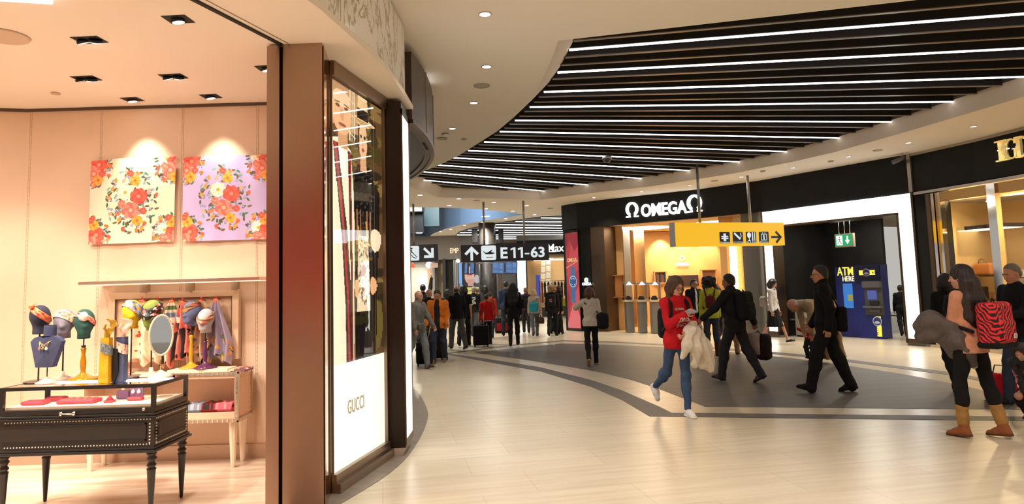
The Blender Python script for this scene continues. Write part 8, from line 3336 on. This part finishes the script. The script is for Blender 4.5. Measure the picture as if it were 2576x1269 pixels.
for k, (x, z, w_, h_, a) in enumerate(((-.04, .02, .10, .05, 40), (.03, -.04, .12, .06, -50), (.0, .08, .16, .035, 10), (-.06, -.10, .05, .10, 20), (.07, .10, .06, .04, 0), (.02, -.14, .10, .04, 30))):
    mb.box(ctr + V((x, .012, z)), (w_, .02, h_), rot=Matrix.Rotation(R(a), 3, 'Y'))
link('back_print', mb.mesh('back_print'), cloth((196, 192, 188)), p.t)
p = figure('child in a red sweater and black trousers beside the black trolley case', (1226, 868), 741, 180, (196, 28, 26), (26, 26, 28), (44, 34, 28), kind='sweater', w=.98, nod=0)
b = Blob(.014)
p.torso(b, .014, -.13)
b.cut(p.pel - p.sp * .13, -p.sp).cut(p.pel - p.sp * .095, p.sp)
b.build('shirt_hem', cloth((214, 208, 204)), p.t)
p = figure('person with a green backpack close behind the child in red', (1236, 851), 735, 170, (190, 52, 36), (40, 42, 48), (54, 44, 38), **WA)
p.backpack('green and black backpack on the person behind the child in red', (58, 96, 54), (.13, .07, .18), BLK)
figure('person with long dark hair in a black and white patterned top', (1222, 836), 720, 180, (60, 58, 60), (36, 36, 40), (20, 18, 18), hk='long')
suitcase('black trolley case upright beside the child in red', (1211, 873), .42, .52, .26, BLK, 0, (.0, .02, .92), 'trolley cases in the crowd')
p = figure('person with waist-long black hair in black clothes and dark ankle boots', (1294, 872), 713, 180, (27, 26, 28), (30, 29, 31), (16, 14, 15), (62, 40, 36), hk='mane', slim=.9, hem=-.18, leg=((6, 4), (-6, 18)), toe=(0, 30), hw=.168)
q = p.pel + V((.30, .02, .34))
q = p.pel + V((-.24, .03, .22))
p.bag('black handbag hanging from the shoulder of the person with long black hair', (24, 24, 26), q, (.08, .12, .14), 'handbag', [q + V((0, -.06, .12)), p.sho[0] + V((-.01, 0, .07)), q + V((0, .06, .12))], .04)
figure('tall person in a blue jacket ahead of the person with long black hair', (1276, 846), 709, 180, (48, 60, 88), (40, 44, 54), (40, 34, 32), w=1.05)
p = figure('person with short fair hair and a dark backpack left of the beige jacket', (1325, 839), 724, 176, (66, 48, 48), (44, 46, 52), (150, 112, 84), **WA)
p.backpack('dark backpack on the person with short fair hair', (36, 33, 35), (.15, .08, .21))
p = figure('person with blond hair in a beige jacket carrying turquoise and brown bags', (1346, 846), 729, 186, (190, 172, 150), (104, 106, 108), (196, 170, 136), hk='bob', w=.98, hw=.165)
q = p.pel + V((.05, .20, .14))
p.bag('turquoise shopping bag of the person in the beige jacket', (40, 150, 170), q, (.17, .05, .17), 'shopping_bag', [q + V((-.08, 0, .14)), p.sho[0] + V((0, .05, .02)), q + V((.08, 0, .14))], .05)
q = p.arm[0][2] + p.arm[0][3] * .12 + V((-.03, 0, -.18))
p.bag('brown handbag in the hand of the person in the beige jacket', (88, 66, 52), q, (.11, .20, .12), 'handbag', [q + V((0, -.1, .1)), q + V((0, 0, .2)), q + V((0, .1, .1))], .05)
p = figure('person with curly fair hair in a black coat with a printed black backpack', (1392, 846), 719, 170, (27, 27, 29), (28, 28, 30), (160, 124, 92), hk='curly', hem=-.16, hw=.175)
o, c, ctr = p.backpack('black backpack with a red heart and white letters', (34, 32, 33), (.15, .08, .20), drop=.02)
for tx, z, wd, hg, m in (('I', .03, .015, .04, cloth((200, 196, 194))), ('NY', -.03, .09, .045, cloth((200, 196, 194)))):
    me = fit_text(tx, wd, hg, .004, .03)
    me.transform(face_matrix(ctr - p.fw * .125 + V((.05 if tx == 'I' else 0, 0, z)), (-1, 0, 0)))
    me.transform(Matrix.Translation(-c))
    link('lettering', me, m, o)
b = Blob(.01).ell(ctr - p.fw * .12 + V((-.015, 0, .045)), (.022, .02, .018), k=.01).ell(ctr - p.fw * .12 + V((.015, 0, .045)), (.022, .02, .018), k=.01).ell(ctr - p.fw * .12 + V((0, 0, .03)), (.018, .02, .022), k=.01)
p.put(o, c, 'heart', b, cloth((214, 40, 44)))
figure('person in black trousers and white sneakers striding behind the printed backpack', (1408, 843), 720, 120, (30, 30, 32), (28, 28, 32), (44, 30, 26), (206, 202, 198), hk='bob', leg=((-24, 8), (18, 12)), toe=(20, -8), slim=.9)
suitcase('black trolley case in front of the red advert screen', (1398, 841), .32, .48, .22, BLK, 5, None, 'trolley cases in the crowd')
figure('bald person with a dark jacket behind the orange jacket', (1080, 890), 728, 150, (34, 34, 38), (40, 40, 44), None, w=1.0)
figure('person in black raising an arm in the distance behind the bald heads', (1066, 866), 716, 180, (26, 25, 26), (34, 34, 36), (24, 20, 20), arm=(('a', 150, 10, 20), None))
figure('person in a dark coat half hidden between the orange and black jackets', (1128, 866), 729, 180, (30, 30, 34), (34, 34, 38), (28, 24, 24), hk='bob')
figure('person in a pale green jacket in the distance behind the printed jacket', (1203, 829), 726, 180, (110, 120, 106), (60, 60, 62), (90, 78, 66))
figure('dark figure in the corridor to the right of the cash machine', (2274, 846), 718, 160, (20, 20, 22), (24, 24, 26), (24, 20, 20), w=1.05)
p = fl(1262, 838)
o = thing('travel_bag', 'black and red travel bag on the floor left of the person with long black hair', 'bag', p, R(10))
b = Blob(.016)
b.box((0, 0, .26), (.22, .13, .26), .06)
b.build('bag_body', cloth((30, 28, 30)), o)
MB().box((.0, -.135, .20), (.36, .03, .26), bev=.012).build('red_panel', cloth((150, 30, 40)), o)
MB().tube([(-.1, 0, .5), (-.06, 0, .58), (.06, 0, .58), (.1, 0, .5)], .014, 6).build('handle', cloth(BLK), o)
